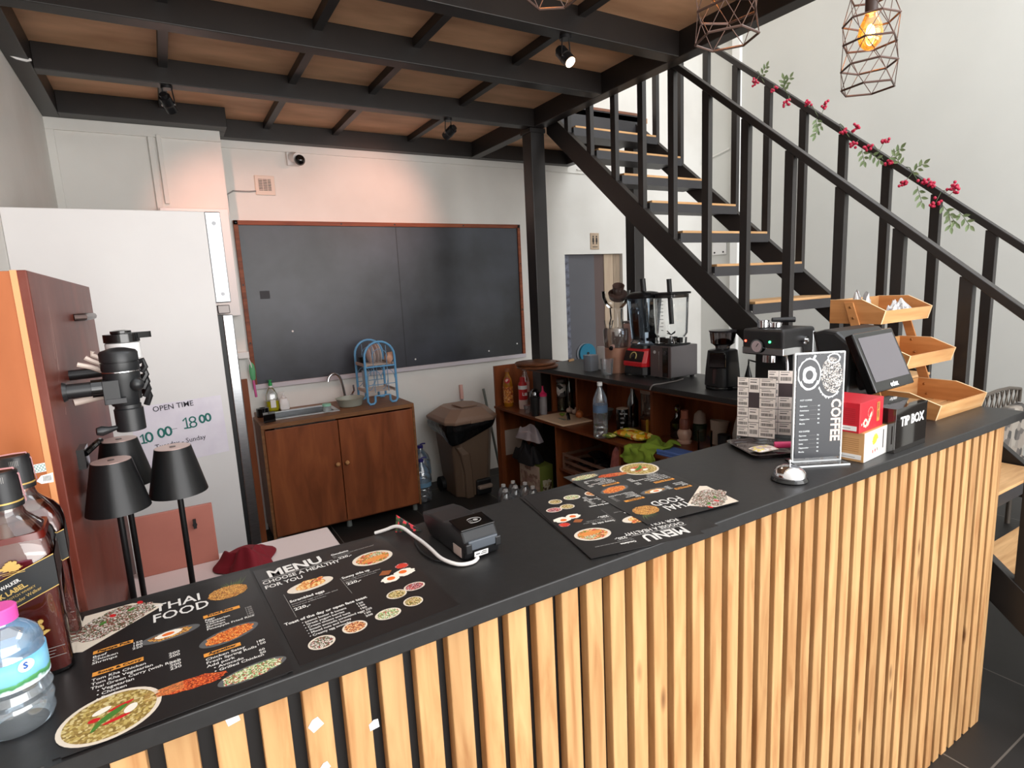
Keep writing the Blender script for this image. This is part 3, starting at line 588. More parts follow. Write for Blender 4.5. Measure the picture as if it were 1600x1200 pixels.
for (x0, x1, kx) in ((0.45, 0.905, 0.878), (0.91, 1.437, 0.94)):
    d = MB().box(x0, x1, 3.866, 3.884, 0.065, 0.772, REDWOOD).build('door', t, bevel=0.002)
    b = MB(); b.T = TR(kx, 3.866, 0.475) @ RX(PI/2); b.lathe([(0.006, 0), (0.006, 0.008), (0.014, 0.013), (0.015, 0.019), (0.010, 0.025), (0, 0.026)], mat('knob_wood', (196, 140, 90), 0.4), n=20); b.T = Matrix.Identity(4); b.build('knob', d)
b = MB()
for x in (0.47, 0.93, 1.42):
    for y in (3.92, 4.36): b.cyl((x, y, 0), 0.018, 0.05, mat('grey_foot', (120, 124, 120), 0.5), 16)
b.each('foot', t)
s_ = thing('sink', 'stainless steel sink basin set into the wooden worktop', 'sink', (0.73, 4.14, 0.8))
b = MB(); b.box(0.50, 0.96, 3.99, 4.02, 0.811, 0.815, INOX); b.box(0.50, 0.96, 4.265, 4.30, 0.811, 0.815, INOX); b.box(0.50, 0.53, 4.02, 4.265, 0.811, 0.815, INOX); b.box(0.93, 0.96, 4.02, 4.265, 0.811, 0.815, INOX); b.build('rim', s_, bevel=0.001)
b = MB(); b.box(0.531, 0.534, 4.021, 4.264, 0.66, 0.812, INOX); b.box(0.926, 0.929, 4.021, 4.264, 0.66, 0.812, INOX); b.box(0.534, 0.926, 4.021, 4.024, 0.66, 0.812, INOX); b.box(0.534, 0.926, 4.261, 4.264, 0.66, 0.812, INOX); b.box(0.531, 0.929, 4.021, 4.264, 0.655, 0.66, INOX); b.build('basin', s_)
t = thing('tap', 'chrome swan-neck tap rising behind the sink', 'tap', (1.09, 4.33, 0.81))
pts = [(1.09, 4.33, 0.81), (1.085, 4.33, 0.88), (1.075, 4.325, 0.95), (1.055, 4.315, 1.005), (1.03, 4.305, 1.028), (1.0, 4.295, 1.03), (0.975, 4.29, 1.01), (0.965, 4.285, 0.98)]
MB().tube(sm(pts), 0.011, CHROME, 12).build('spout', t); MB().cyl((1.09, 4.33, 0.81), 0.022, 0.03, CHROME, 20).build('base', t)
b = MB(); b.rod((1.14, 4.33, 0.81), (1.14, 4.33, 0.86), 0.014, CHROME, 16); b.tube([(1.14, 4.33, 0.86), (1.155, 4.31, 0.89), (1.15, 4.30, 0.93)], 0.008, CHROME, 10); b.rod((1.09, 4.33, 0.825), (1.14, 4.33, 0.825), 0.008, CHROME, 12); b.build('lever', t)
# things on the sink worktop
t = thing('jar', 'small clear jar with mint green lid on the sink edge', 'jar', (0.875, 4.0, 0.815))
MB().lathe([(0.026, 0), (0.028, 0.004), (0.028, 0.036), (0.024, 0.04)], glass('milky_glass', (225, 232, 232), 0.08, 0.05, dens=0.3), (0.875, 4.0, 0.8155), 22).build('body', t); MB().cyl((0.875, 4.0, 0.8555), 0.029, 0.016, mat('mint_lid', (150, 206, 180), 0.4), 22).build('lid', t)
t = thing('dish_basin', 'frosted plastic bowl standing right of the sink jar', 'bowl', (1.07, 4.12, 0.81))
MB().lathe([(0.06, 0), (0.08, 0.004), (0.098, 0.055), (0.104, 0.06), (0.100, 0.061), (0.078, 0.008), (0, 0.007)], glass('frosted_plastic', (196, 200, 186), 0.1, 0.3, dens=0.55), (1.07, 4.12, 0.81), 32).build('shell', t)
t = thing('soap_bottle', 'white pump soap bottle on the sink worktop', 'soap bottle', (0.655, 4.33, 0.81))
MB().lathe([(0.030, 0), (0.034, 0.01), (0.034, 0.06), (0.026, 0.078), (0.012, 0.084)], WHITE, (0.655, 4.335, 0.8155), 24, sq=0.3).build('bottle', t); b = MB(); b.cyl((0.655, 4.335, 0.899), 0.012, 0.012, WHITE, 16); b.cyl((0.655, 4.335, 0.911), 0.004, 0.02, WHITE, 10); b.box(0.625, 0.665, 4.327, 4.343, 0.931, 0.939, WHITE); b.build('pump', t, bevel=0.002)
t = thing('dish_soap_bottle', 'clear bottle of yellow dish soap with green cap by the sink', 'bottle', (0.59, 4.355, 0.81))
MB().lathe([(0.036, 0), (0.041, 0.01), (0.041, 0.07), (0.039, 0.072)], mat('yellow_soap', (186, 178, 20), 0.2, trans=0.3), (0.58, 4.352, 0.8155), 24, sq=0.2).build('liquid', t); MB().lathe([(0.042, 0.07), (0.040, 0.11), (0.024, 0.15), (0.011, 0.165)], PET, (0.58, 4.352, 0.8155), 24, sq=0.2).build('bottle', t)
MB().box(0.563, 0.598, 4.3085, 4.3105, 0.84, 0.895, PAPER).build('label', t, bevel=0.001)
b = MB(); b.cyl((0.58, 4.352, 0.9805), 0.012, 0.012, WHITE, 14); b.lathe([(0.014, 0), (0.013, 0.02), (0.007, 0.026), (0.007, 0.034), (0.015, 0.036), (0.015, 0.04)], mat('green_cap', (40, 160, 84), 0.4), (0.58, 4.352, 0.9925), 18); b.build('cap', t)
o = MB().prism([(0.46, 3.93), (0.535, 3.95), (0.545, 4.02), (0.47, 4.02)], 0.81, 0.865, BLACKG).build('black_box', origin=(0.5, 3.98, 0.81), bevel=0.003); tag(o, 'small glossy black open box at the left end of the sink', 'box')
o = MB().lathe([(0.038, 0), (0.04, 0.01), (0.04, 0.06), (0.02, 0.062), (0.02, 0.02), (0, 0.02)], BLACKG, (0.49, 4.18, 0.81), 24).build('black_cup', origin=(0.49, 4.18, 0.81)); tag(o, 'black round cup behind the black box by the sink', 'cup')
t = thing('dish_brush', 'green and pink dish brush hanging from the white socket', 'brush', (0.455, 4.19, 1.15))
MB().lathe([(0.004, 0), (0.016, -0.02), (0.020, -0.06), (0.016, -0.11), (0.008, -0.12)], mat('green_brush', (92, 168, 116), 0.6), (0.457, 4.185, 1.185), 14, sy=0.5).build('brush_head', t); MB().rod((0.457, 4.185, 1.065), (0.462, 4.185, 0.95), 0.008, mat('pink_handle', (206, 92, 150), 0.5), 10).build('handle', t)
o = MB().box(0.305, 0.392, 3.905, 3.925, 0, 1.112, REDWOOD).build('wood_plank', origin=(0.35, 3.915, 0), bevel=0.002); tag(o, 'upright red-brown plank between the refrigerator and the sink cabinet', 'plank')

# blue dish rack
BLUE = mat('sky_blue_paint', (96, 156, 200), 0.35); BLUE2 = mat('grey_blue_wire', (110, 150, 180), 0.4); TRAYM = mat('beige_tray', (186, 168, 156), 0.5)
t = thing('dish_rack', 'two-tier sky blue metal dish rack with arched ends on the worktop', 'dish rack', (1.27, 4.12, 0.81))
def arch(y, x0, x1):
    xc = (x0+x1)/2; r = (x1-x0)/2; zt = 1.262-r
    pts = [(x0+0.055, y, 0.875), (x0+0.055, y, 0.835), (x0+0.042, y, 0.82), (x0+0.014, y, 0.82), (x0, y, 0.84), (x0-0.0, y, 1.0)]
    pts += [(xc-r*math.cos(a*PI/12), y, zt+r*math.sin(a*PI/12)) for a in range(0, 13)]
    pts += [(x1, y, 1.0), (x1, y, 0.84), (x1-0.014, y, 0.82), (x1-0.042, y, 0.82), (x1-0.055, y, 0.835), (x1-0.055, y, 0.875)]
    f = MB().tube(pts, 0.0085, BLUE, 10).build('end_frame', t)
    b = MB(); b.tube([(x0, y, 1.085), (x1, y, 1.085)], 0.006, BLUE, 8); b.tube([(x0+0.055, y, 0.875), (x1-0.055, y, 0.875)], 0.005, BLUE, 8)
    for xx in (xc-0.05, xc+0.05): b.tube([(xx, y, 0.9), (xx, y, 1.085)], 0.0028, BLUE2, 6); b.tube([(xx, y, 1.085), (xx, y, 1.232)], 0.0028, BLUE2, 6)
    for c0 in (xc-0.05, xc+0.05):
        b.tube([(c0+0.052*math.cos(a*PI/8), y, 0.99+0.07*math.sin(a*PI/8)) for a in range(9)], 0.0025, BLUE2, 6)
        b.tube([(c0-0.045+0.045*math.sin(a*PI/12), y, 0.92+0.10*(1-math.cos(a*PI/12))*0.9) for a in range(6, -1, -1)], 0.0025, BLUE2, 6)
    b.tube([(xc+0.055*math.cos(a*PI/8), y, 1.15+0.06*math.sin(a*PI/8)) for a in range(9)], 0.0025, BLUE2, 6); b.tube([(x0, y, 0.955), (x1, y, 0.955)], 0.003, BLUE2, 6)
    b.each('scroll_wire', f)
arch(4.005, 1.165, 1.385); arch(4.27, 1.175, 1.385)
for z in (0.895, 1.085):
    b = MB(); b.box(1.172, 1.182, 4.01, 4.265, z, z+0.022, TRAYM); b.box(1.370, 1.380, 4.01, 4.265, z, z+0.022, TRAYM); b.build('tray_rail', t, bevel=0.002)
    b = MB()
    for k in range(9): b.tube([(1.18, 4.03+k*0.028, z+0.008), (1.372, 4.03+k*0.028, z+0.008)], 0.0022, TRAYM, 6)
    b.each('tray_wire', t)
# crockery in the rack
for i, (x, r) in enumerate(((1.225, 0.06), (1.25, 0.072), (1.275, 0.075), (1.30, 0.07))):
    b = MB(TR(x, 4.14, 1.098+r) @ RY(PI/2-0.12) @ RX(0.0)); b.lathe([(0, 0), (r*0.6, 0.001), (r, 0.012), (r*0.99, 0.015), (r*0.58, 0.005), (0, 0.004)], mat('ceramic_%d' % (i % 2), ((214, 196, 190), (228, 220, 216))[i % 2], 0.25), n=28)
    tag(b.build('plate', origin=(x, 4.14, 1.098)), 'plate standing on edge in the upper tier of the blue rack', 'plate', 'plates in the blue dish rack')
b = MB(TR(1.345, 4.07, 1.15) @ RY(PI/2+0.5)); b.lathe([(0.02, 0), (0.028, 0.002), (0.052, 0.04), (0.049, 0.04), (0.022, 0.006), (0, 0.006)], mat('peach_bowl', (214, 166, 140), 0.4), n=24); tag(b.build('bowl', origin=(1.345, 4.07, 1.1)), 'peach coloured bowl tipped at the right of the rack top tier', 'bowl')
b = MB(); b.lathe([(0.022, 0), (0.026, 0.04), (0.03, 0.05)], BLACKG, (1.205, 4.2, 1.096), 18); tag(b.build('black_bowl', origin=(1.205, 4.2, 1.096)), 'small black bowl at the back of the rack top tier', 'bowl')
b = MB(TR(1.215, 4.19, 0.922)); b.lathe([(0.05, 0), (0.052, 0.002), (0.054, 0.12)], glass('frosted_tub', (206, 216, 220), 0.1, 0.2, dens=0.5), n=24, sx=0.35); tag(b.build('plastic_tub', origin=(1.205, 4.2, 0.91)), 'frosted plastic tub in the lower tier of the blue rack', 'tub')

# ------------------------------------------------------------------ waste bin, broom, water bottles
BIN = mat('brown_plastic', (104, 84, 68), 0.5); BIND = mat('brown_plastic_lid', (140, 112, 94), 0.45)
t = thing('waste_bin', 'brown pedal waste bin with a black bag under its lid', 'bin', (1.89, 4.05, 0))
b = MB(); V = []; 
def ring(x0, x1, y0, y1, z, c=0.05): return [(x0+c, y0, z), (x1-c, y0, z), (x1, y0+c, z), (x1, y1-c, z), (x1-c, y1, z), (x0+c, y1, z), (x0, y1-c, z), (x0, y0+c, z)]
def loft(b, rings, mt, smooth=False, cap=(True, True)):
    n = len(rings[0]); vs = [p for r in rings for p in r]; fs = []
    for i in range(len(rings)-1):
        for k in range(n): fs.append((i*n+k, i*n+(k+1) % n, (i+1)*n+(k+1) % n, (i+1)*n+k))
    if cap[0]: fs.append(tuple(range(n-1, -1, -1)))
    if cap[1]: fs.append(tuple(range((len(rings)-1)*n, len(rings)*n)))
    b.add(vs, fs, mt, smooth)
b = MB(); loft(b, [ring(1.775, 2.07, 3.90, 4.22, 0.0), ring(1.77, 2.075, 3.89, 4.23, 0.10), ring(1.74, 2.09, 3.85, 4.26, 0.52), ring(1.73, 2.10, 3.84, 4.27, 0.57)], BIN); b.build('body', t, bevel=0.012)
b = MB(); loft(b, [ring(1.83, 1.90, 3.872, 3.92, 0.0, 0.01), ring(1.82, 1.89, 3.862, 3.92, 0.2, 0.01), ring(1.79, 1.87, 3.85, 3.90, 0.36, 0.01), ring(1.76, 1.82, 3.86, 3.90, 0.42, 0.01)], BIN); b.build('front_rib', t, bevel=0.006)
b = MB(); loft(b, [ring(1.685, 2.125, 3.815, 4.28, 0.60, 0.06), ring(1.68, 2.13, 3.81, 4.285, 0.625, 0.06), ring(1.70, 2.11, 3.83, 4.26, 0.65, 0.07), ring(1.78, 2.07, 3.89, 4.22, 0.70, 0.06)], BIND); b.build('lid', t, bevel=0.006)
MB().prism([(1.86, 3.94), (2.0, 3.94), (2.01, 4.1), (1.85, 4.1)], 0.703, 0.712, BIND).build('lid_flap', t, bevel=0.004)
MB().box(1.87, 1.98, 3.806, 3.822, 0.60, 0.63, BIND).build('lid_handle', t, bevel=0.004)
b = MB(); rs = []
rnd = random.Random(3)
for i, z in enumerate((0.603, 0.585, 0.55, 0.51, 0.47, 0.455)):
    rr = ring(1.688-0.004*min(i, 2)+0.012*max(0, i-2), 2.122-0.004*i, 3.822-0.004*min(i, 2)+0.006*max(0, i-2), 4.275, z, 0.05)
    rr = [Vector(rr[q]).lerp(Vector(rr[(q+1) % 8]), f) for q in range(8) for f in (0, 0.34, 0.67)]
    rs.append([(p[0]+rnd.uniform(-.007, .007)*(i > 0), p[1]+rnd.uniform(-.007, .007)*(i > 0), p[2]+(rnd.uniform(-.008, .008) if i else 0)+(0.022*i*(p[0]-1.78)/0.35 if p[1] < 3.95 else 0.01*i)) for p in rr])
loft(b, rs, mat('bin_bag', (14, 14, 15), 0.18, bump=0.6, scale=18), True, (False, False)); o = b.build('bin_bag', t, recalc=False); sb = o.modifiers.new('s', 'SUBSURF'); sb.levels = 1; sb.render_levels = 2
MB().box(1.925, 2.045, 3.84, 3.90, 0.055, 0.085, mat('pedal_grey', (150, 132, 118), 0.4)).build('pedal', t, bevel=0.01)
MB().box(1.92, 2.05, 3.872, 3.902, 0.0, 0.13, BLACKM).build('pedal_recess', t, bevel=0.02)
MB().rod((1.735, 4.17, 0.06), (1.77, 4.17, 0.06), 0.06, BLACKM, 24).build('wheel', t)
o = MB().rod((2.09, 4.36, 0), (2.09, 4.40, 0.68), 0.010, mat('broom_pole', (140, 130, 130), 0.5), 12).rod((2.09, 4.40, 0.68), (2.09, 4.408, 0.80), 0.016, mat('broom_grip', (214, 170, 160), 0.5), 12).build('broom_handle', origin=(2.09, 4.36, 0)); tag(o, 'broom handle with pale pink grip standing behind the bin', 'broom')
o = MB().rod((2.36, 4.28, 0), (2.30, 4.40, 0.74), 0.011, mat('grey_green_pole', (112, 122, 116), 0.5), 12).build('mop_pole', origin=(2.36, 4.3, 0)); tag(o, 'grey-green pole leaning between the bin and the shelf unit', 'pole')
o = MB().box(2.14, 2.21, 4.30, 4.33, 0, 0.50, mat('white_blue_panel', (206, 210, 226), 0.5)).build('foam_slab', origin=(2.18, 4.31, 0), bevel=0.003); tag(o, 'white panel standing right of the bin against the wall', 'panel')
NAVY = mat('navy_cap', (48, 40, 120), 0.4); BLUL = glass('blue_label_film', (150, 196, 226), 0.05, 0.3, dens=0.5)
def water_jug(x, y, label, s=1.0):
    t = thing('water_jug', label, 'bottle', (x, y, 0), group='large water bottles beside the sink cabinet')
    pr = [(0.055, 0), (0.068, 0.01), (0.070, 0.05), (0.065, 0.06), (0.070, 0.07), (0.070, 0.10), (0.065, 0.11), (0.070, 0.12), (0.070, 0.20), (0.066, 0.21), (0.070, 0.22), (0.055, 0.27), (0.022, 0.31), (0.018, 0.325)]
    MB().lathe([(r*s, z*s) for r, z in pr], PET, (x, y, 0.0), 24).build('bottle', t)
    MB().lathe([(0.0712*s, 0.125*s), (0.0712*s, 0.16*s)], BLUL, (x, y, 0), 24).build('label', t, recalc=False)
    b = MB(); b.cyl((x, y, 0.325*s), 0.022*s, 0.02*s, NAVY, 18); b.tube([(x, y, 0.35*s), (x+0.02, y, 0.355*s), (x+0.045, y, 0.352*s)], 0.006, NAVY, 8); b.build('cap', t)
water_jug(1.64, 4.30, 'clear water jug with navy cap, tallest and rightmost of three by the wall', 1.08)
water_jug(1.545, 4.06, 'clear water jug with navy cap, front one of three beside the sink cabinet', 0.96)
water_jug(1.53, 4.21, 'clear water jug with navy cap, back left one beside the sink cabinet', 1.0)
k = 0
for (x, y) in ((1.84, 3.28), (1.93, 3.30), (1.88, 3.38), (2.02, 3.22), (2.02, 3.32), (1.97, 3.40)):
    t = thing('water_bottle', 'small clear water bottle in the pack on the floor by the shelf unit', 'bottle', (x, y, 0), group='pack of small water bottles on the floor')
    MB().lathe([(0.038, 0), (0.043, 0.008), (0.043, 0.05), (0.040, 0.055), (0.043, 0.06), (0.043, 0.17), (0.026, 0.215), (0.013, 0.225)], PET, (x, y, 0), 18).build('bottle', t); MB().cyl((x, y, 0.225), 0.015, 0.016, WHITE, 14).build('cap', t)
# ================================================================== back shelf unit along the right side
u = thing('shelf_unit', 'open red-brown shelf unit with a black top running toward the back wall', 'shelf unit', (2.37, 2.5, 0))
MB().prism([(2.142, 1.10), (2.388, 1.10), (2.388, 1.60), (2.62, 1.60), (2.62, 3.43), (2.142, 3.43)], 1.019, 1.044, SLAB).build('top', u, bevel=0.002)
MB().prism([(2.15, 1.10), (2.385, 1.10), (2.385, 1.60), (2.60, 1.60), (2.60, 3.42), (2.15, 3.42)], 1.010, 1.019, REDWOODX).build('top_underside', u)
MB().box(2.135, 2.60, 3.885, 3.903, 0, 1.0, REDWOOD).build('end_panel', u, bevel=0.002)
MB().box(2.135, 2.175, 3.84, 3.885, 0, 0.67, REDWOOD).build('post', u, bevel=0.002)
MB().box(2.60, 2.615, 1.60, 3.903, 0, 1.01, REDWOOD).box(2.37, 2.385, 1.10, 1.60, 0, 1.01, REDWOOD).box(2.385, 2.60, 1.60, 1.612, 0, 1.01, REDWOOD).build('back_panel', u)
def shelf(z0, z1, x0, nm):
    return MB().prism([(x0, 1.12), (2.37, 1.12), (2.37, 1.612), (2.60, 1.612), (2.60, 3.425), (2.262, 3.425), (2.262, 3.565), (2.60, 3.565), (2.60, 3.884), (x0, 3.884)], z0, z1, REDWOODX).build(nm, u, bevel=0.001)
shelf(0.672, 0.69, 2.115, 'shelf')
MB().box(2.16, 2.60, 1.62, 3.09, 0.36, 0.375, REDWOODX).build('shelf', u); 
for y in (3.395, 3.10, 2.39): MB().box(2.335, 2.60, y, y+0.018, 0.69, 1.010, REDWOOD).build('divider', u, bevel=0.001)
for y in (3.10, 2.46, 2.385): MB().box(2.15, 2.60, y, y+0.016, 0, 0.672, REDWOOD).build('divider', u, bevel=0.001)

def bottle(name, label, cat, x, y, z, prof, mt, parts=(), group=None, n=22, sq=0, sx=1, sy=1):
    t = thing(name, label, cat, (x, y, z), group=group); MB().lathe(prof, mt, (x, y, z), n, sq=sq, sx=sx, sy=sy).build('body', t)
    for nm, pr, pm in parts: MB().lathe(pr, pm, (x, y, z), n, sq=sq, sx=sx, sy=sy).build(nm, t, recalc=pr[0][0] != pr[-1][0])
    return t
Z = 0.69
OIL = mat('golden_oil', (196, 128, 30), 0.15, trans=0.3); RED = mat('red_label', (196, 30, 34), 0.45); DKR = mat('dark_red_cap', (150, 20, 26), 0.4)
t = bottle('oil_bottle', 'golden cooking oil bottle with round red emblem, leftmost on the shelf unit', 'bottle', 2.20, 3.80, Z, [(0.034, 0), (0.038, 0.006), (0.038, 0.17), (0.030, 0.215), (0.015, 0.25), (0.014, 0.268)], OIL, [('cap', [(0.017, 0.268), (0.017, 0.29)], mat('brown_cap', (150, 92, 60), 0.4)), ('label', [(0.0388, 0.03), (0.0388, 0.155)], food('oil_label', [(214, 140, 60), (150, 60, 30), (226, 170, 110), (190, 110, 40)], 90))])
b = MB(); b.rod((2.178, 3.765, Z+0.205), (2.172, 3.758, Z+0.207), 0.021, RED, 20); b.rod((2.172, 3.758, Z+0.207), (2.1715, 3.757, Z+0.207), 0.013, mat('cream', (236, 206, 190), 0.5), 16); b.build('emblem', t)
bottle('sauce_bottle', 'clear bottle with white cap behind the oil bottle', 'bottle', 2.37, 3.82, Z, [(0.03, 0), (0.034, 0.01), (0.034, 0.18), (0.016, 0.24), (0.015, 0.26)], PET, [('cap', [(0.018, 0.26), (0.018, 0.285)], WHITE), ('label', [(0.0345, 0.09), (0.0345, 0.17)], mat('pink_label', (206, 150, 140), 0.5))])
t = bottle('ketchup_bottle', 'red squeeze bottle with white band right of the oil bottle', 'bottle', 2.235, 3.64, Z, [(0.030, 0), (0.033, 0.01), (0.033, 0.07)], mat('printed_band', (222, 196, 186), 0.5), [('red_sleeve', [(0.0335, 0.07), (0.0335, 0.18), (0.028, 0.2)], RED), ('white_band', [(0.034, 0.15), (0.034, 0.178)], PAPER), ('cap', [(0.022, 0.2), (0.02, 0.235), (0.016, 0.24), (0, 0.24)], RED)])
b = MB(); b.text('Lill', 0.032, TR(2.210, 3.609, Z+0.105) @ RZ(-0.7) @ RX(PI/2), PAPER, bold=0.0006); b.build('lettering', t)
bottle('shaker_cup', 'black shaker cup with clear dome at the front edge of the shelf', 'cup', 2.165, 3.37, Z, [(0.028, 0), (0.034, 0.12), (0.037, 0.122), (0.037, 0.135), (0.030, 0.14)], BLACKM, [('dome', [(0.036, 0.14), (0.034, 0.17), (0.02, 0.19), (0.006, 0.195)], glass('smoke_clear', (170, 176, 184), 0.1, 0.1))])
bottle('small_glass', 'small clear tumbler left of the black shaker cup', 'glass', 2.165, 3.47, Z, [(0.022, 0), (0.028, 0.06)], PET)
bottle('squeeze_bottle', 'clear squeeze bottle with bright pink nozzle', 'bottle', 2.235, 3.37, Z, [(0.026, 0), (0.027, 0.01), (0.027, 0.13)], glass('milky_plastic', (220, 214, 216), 0.08, 0.2, dens=0.35), [('nozzle', [(0.028, 0.13), (0.028, 0.15), (0.016, 0.156), (0.008, 0.17), (0.005, 0.2), (0.009, 0.204)], mat('hot_pink', (222, 40, 96), 0.4))])
t = thing('cutting_board', 'pale wooden cutting board on the shelf, under the lime and onion', 'cutting board', (2.23, 3.13, Z))
MB(at((2.235, 3.13, Z), -0.03)).box(-0.125, 0.115, -0.175, 0.17, 0, 0.012, mat('pale_board', (222, 190, 158), 0.5)).build('board', t, bevel=0.006)
o = MB().lathe([(0.0, 0.0), (0.018, 0.012), (0.02, 0.022), (0, 0.022)], mat('lime_green', (120, 140, 50), 0.5), (2.255, 3.17, 0.7025), 12).build('lime_piece', origin=(2.255, 3.17, 0.702)); tag(o, 'cut lime on the cutting board', 'lime')
b = MB(); b.tube([(2.20, 3.02, 0.712), (2.205, 3.03, 0.735), (2.215, 3.05, 0.745), (2.225, 3.07, 0.735)], 0.011, BLACKG, 10); b.box(2.195, 2.215, 3.07, 3.14, 0.7022, 0.704, INOX); o = b.build('paring_tool', origin=(2.2, 3.02, 0.702)); tag(o, 'black-handled tool lying on the cutting board', 'tool')
t = thing('onion', 'orange-brown onion at the right end of the cutting board', 'onion', (2.31, 3.05, 0.702)); MB().sph((2.31, 3.05, 0.729), 0.027, mat('onion_skin', (172, 94, 46), 0.4), 18).build('bulb', t); MB().rod((2.31, 3.05, 0.752), (2.312, 3.05, 0.765), 0.004, mat('onion_stem', (150, 110, 60), 0.7), 8, r2=0.002).build('stem', t)
for i, (x, y) in enumerate(((2.40, 3.28), (2.40, 3.21))):
    o = MB().sph((x, y, Z+0.018), 0.026, mat('garlic', (206, 176, 160), 0.6), 14, sz=0.7).lathe([(0.006, 0.03), (0.003, 0.048), (0, 0.05)], mat('garlic', (206, 176, 160), 0.6), (x, y, Z), 8).build('garlic_bulb', origin=(x, y, Z)); tag(o, 'garlic bulb on the shelf behind the cutting board', 'garlic', 'garlic bulbs on the shelf')
bottle('vinegar_bottle', 'slim green glass bottle standing behind the shaker cup', 'bottle', 2.44, 3.33, Z, [(0.026, 0), (0.028, 0.01), (0.028, 0.15), (0.012, 0.2), (0.011, 0.25)], glass('green_glass', (150, 176, 140), 0.1, 0.05))
bottle('patterned_jar', 'black and white patterned jar on the shelf by the slim green bottle', 'jar', 2.39, 3.36, Z, [(0.03, 0), (0.034, 0.01), (0.034, 0.20), (0.028, 0.215)], glass('green_clear', (200, 216, 196), 0.1, 0.05), [('printed_band', [(0.0348, 0.11), (0.0348, 0.2)], food('panda_print', [(230, 226, 222), (40, 40, 42), (210, 200, 196), (90, 84, 80)], 30)), ('lid', [(0.035, 0.215), (0.035, 0.235)], mat('grey_lid', (110, 106, 104), 0.4))])
t = thing('cutlery_glass', 'clear glass holding cutlery behind the cutting board', 'glass', (2.45, 3.18, Z)); MB().lathe([(0.03, 0), (0.038, 0.12)], CLEAR, (2.45, 3.18, Z), 22).build('glass', t)
b = MB(); rnd = random.Random(5)
for k in range(7): b.rod((2.45+rnd.uniform(-.015, .015), 3.18+rnd.uniform(-.015, .015), Z+0.004), (2.45+rnd.uniform(-.035, .035), 3.18+rnd.uniform(-.035, .035), Z+0.17), 0.003, CHROME, 8)
b.each('cutlery', t)
for k, (z, r) in enumerate(((Z, 0.05), (Z+0.028, 0.058))):
    o = MB().lathe([(r*0.6, 0), (r, 0.045), (r+0.004, 0.046), (r*0.95, 0.046), (r*0.55, 0.006), (0, 0.005)], mat('grey_tub', (120, 116, 112), 0.5), (2.43, 2.93, z), 26).build('bowl', origin=(2.43, 2.93, z)); tag(o, ('grey plastic bowl, lower of the nested pair on the shelf', 'grey plastic bowl, upper of the nested pair on the shelf')[k], 'bowl')
WBP = [(0.036, 0), (0.043, 0.006), (0.043, 0.04), (0.039, 0.046), (0.043, 0.052), (0.043, 0.07), (0.039, 0.076), (0.043, 0.082), (0.043, 0.10), (0.040, 0.11), (0.043, 0.13), (0.043, 0.20), (0.040, 0.235), (0.026, 0.275), (0.014, 0.30), (0.013, 0.315)]
t = bottle('water_bottle', 'tall clear water bottle with blue-white label standing on the lower shelf', 'bottle', 2.124, 2.60, Z, WBP, PET, [('cap', [(0.0155, 0.312), (0.0155, 0.332), (0, 0.332)], WHITE), ('label', [(0.0436, 0.155), (0.0436, 0.20)], glass('blue_film', (150, 180, 214), 0.05, 0.2, dens=0.35))])
t = bottle('black_can_glass', 'black printed glass with pale top right of the tall water bottle', 'glass', 2.31, 2.62, Z, [(0.034, 0), (0.036, 0.004), (0.038, 0.14), (0.036, 0.144)], BLACKG, [('pale_top', [(0.036, 0.1445), (0.034, 0.147), (0, 0.147)], mat('foam', (214, 186, 166), 0.6))])
b = MB(); 
for k in range(4): b.text(('barista', '150', '100', 'ml')[k], 0.016, TR(2.273-0.001*0, 2.598, Z+0.115-0.028*k) @ RZ(-0.75) @ RX(PI/2), PAPER)
b.build('lettering', t)
bottle('wine_bottle', 'dark slim-necked bottle behind the printed black glass', 'bottle', 2.45, 2.68, Z, [(0.034, 0), (0.036, 0.01), (0.036, 0.16), (0.013, 0.22), (0.012, 0.28)], glass('dark_glass', (84, 78, 92), 0.1, 0.05))
bottle('storage_jug', 'large clear jug with a pale lid at the back of the shelf', 'jug', 2.50, 2.56, Z, [(0.066, 0), (0.07, 0.01), (0.07, 0.225)], glass('smoky_jar', (200, 188, 178), 0.08, 0.1, dens=0.15), [('lid', [(0.073, 0.225), (0.073, 0.25), (0, 0.252)], mat('pale_lid', (190, 170, 158), 0.5))])
t = bottle('honey_jar', 'glass jar of amber honey with yellow label', 'jar', 2.41, 2.49, Z, [(0.044, 0), (0.048, 0.008), (0.048, 0.10), (0.036, 0.115)], CLEAR, [('honey', [(0.045, 0.004), (0.045, 0.085)], mat('amber', (130, 66, 20), 0.2)), ('lid', [(0.036, 0.118), (0.036, 0.13)], CLEAR)], sq=0.25)
MB().box(2.345, 2.362, 2.452, 2.4545, Z+0.02, Z+0.095, mat('yellow_label', (214, 170, 60), 0.5)).build('label', t)
def pillow(name, label, cat, c, lx, ly, h, mt, rz=0, n=14, noise=0.25, seed=0):
    rnd = random.Random(seed); T = at(c, rz); vs = []; fs = []
    for s_, sg in ((1, 1), (-1, -1)):
        for i in range(n):
            for j in range(n):
                a = i/(n-1)*2-1; d = j/(n-1)*2-1; k = (1-a**4)*(1-d**4); k = max(k, 0)**0.6
                vs.append((a*lx/2*(1-0.05*d*d), d*ly/2, h/2+sg*h/2*k*(1-noise*rnd.random()*k)))
    for q in range(2):
        for i in range(n-1):
            for j in range(n-1): o_ = q*n*n; fs.append((o_+i*n+j, o_+(i+1)*n+j, o_+(i+1)*n+j+1, o_+i*n+j+1))
    b = MB(T); b.add(vs, fs, mt, True); o = b.build(name, origin=c, recalc=False); sb = o.modifiers.new('s', 'SUBSURF'); sb.levels = 1; sb.render_levels = 1
    return tag(o, label, cat)
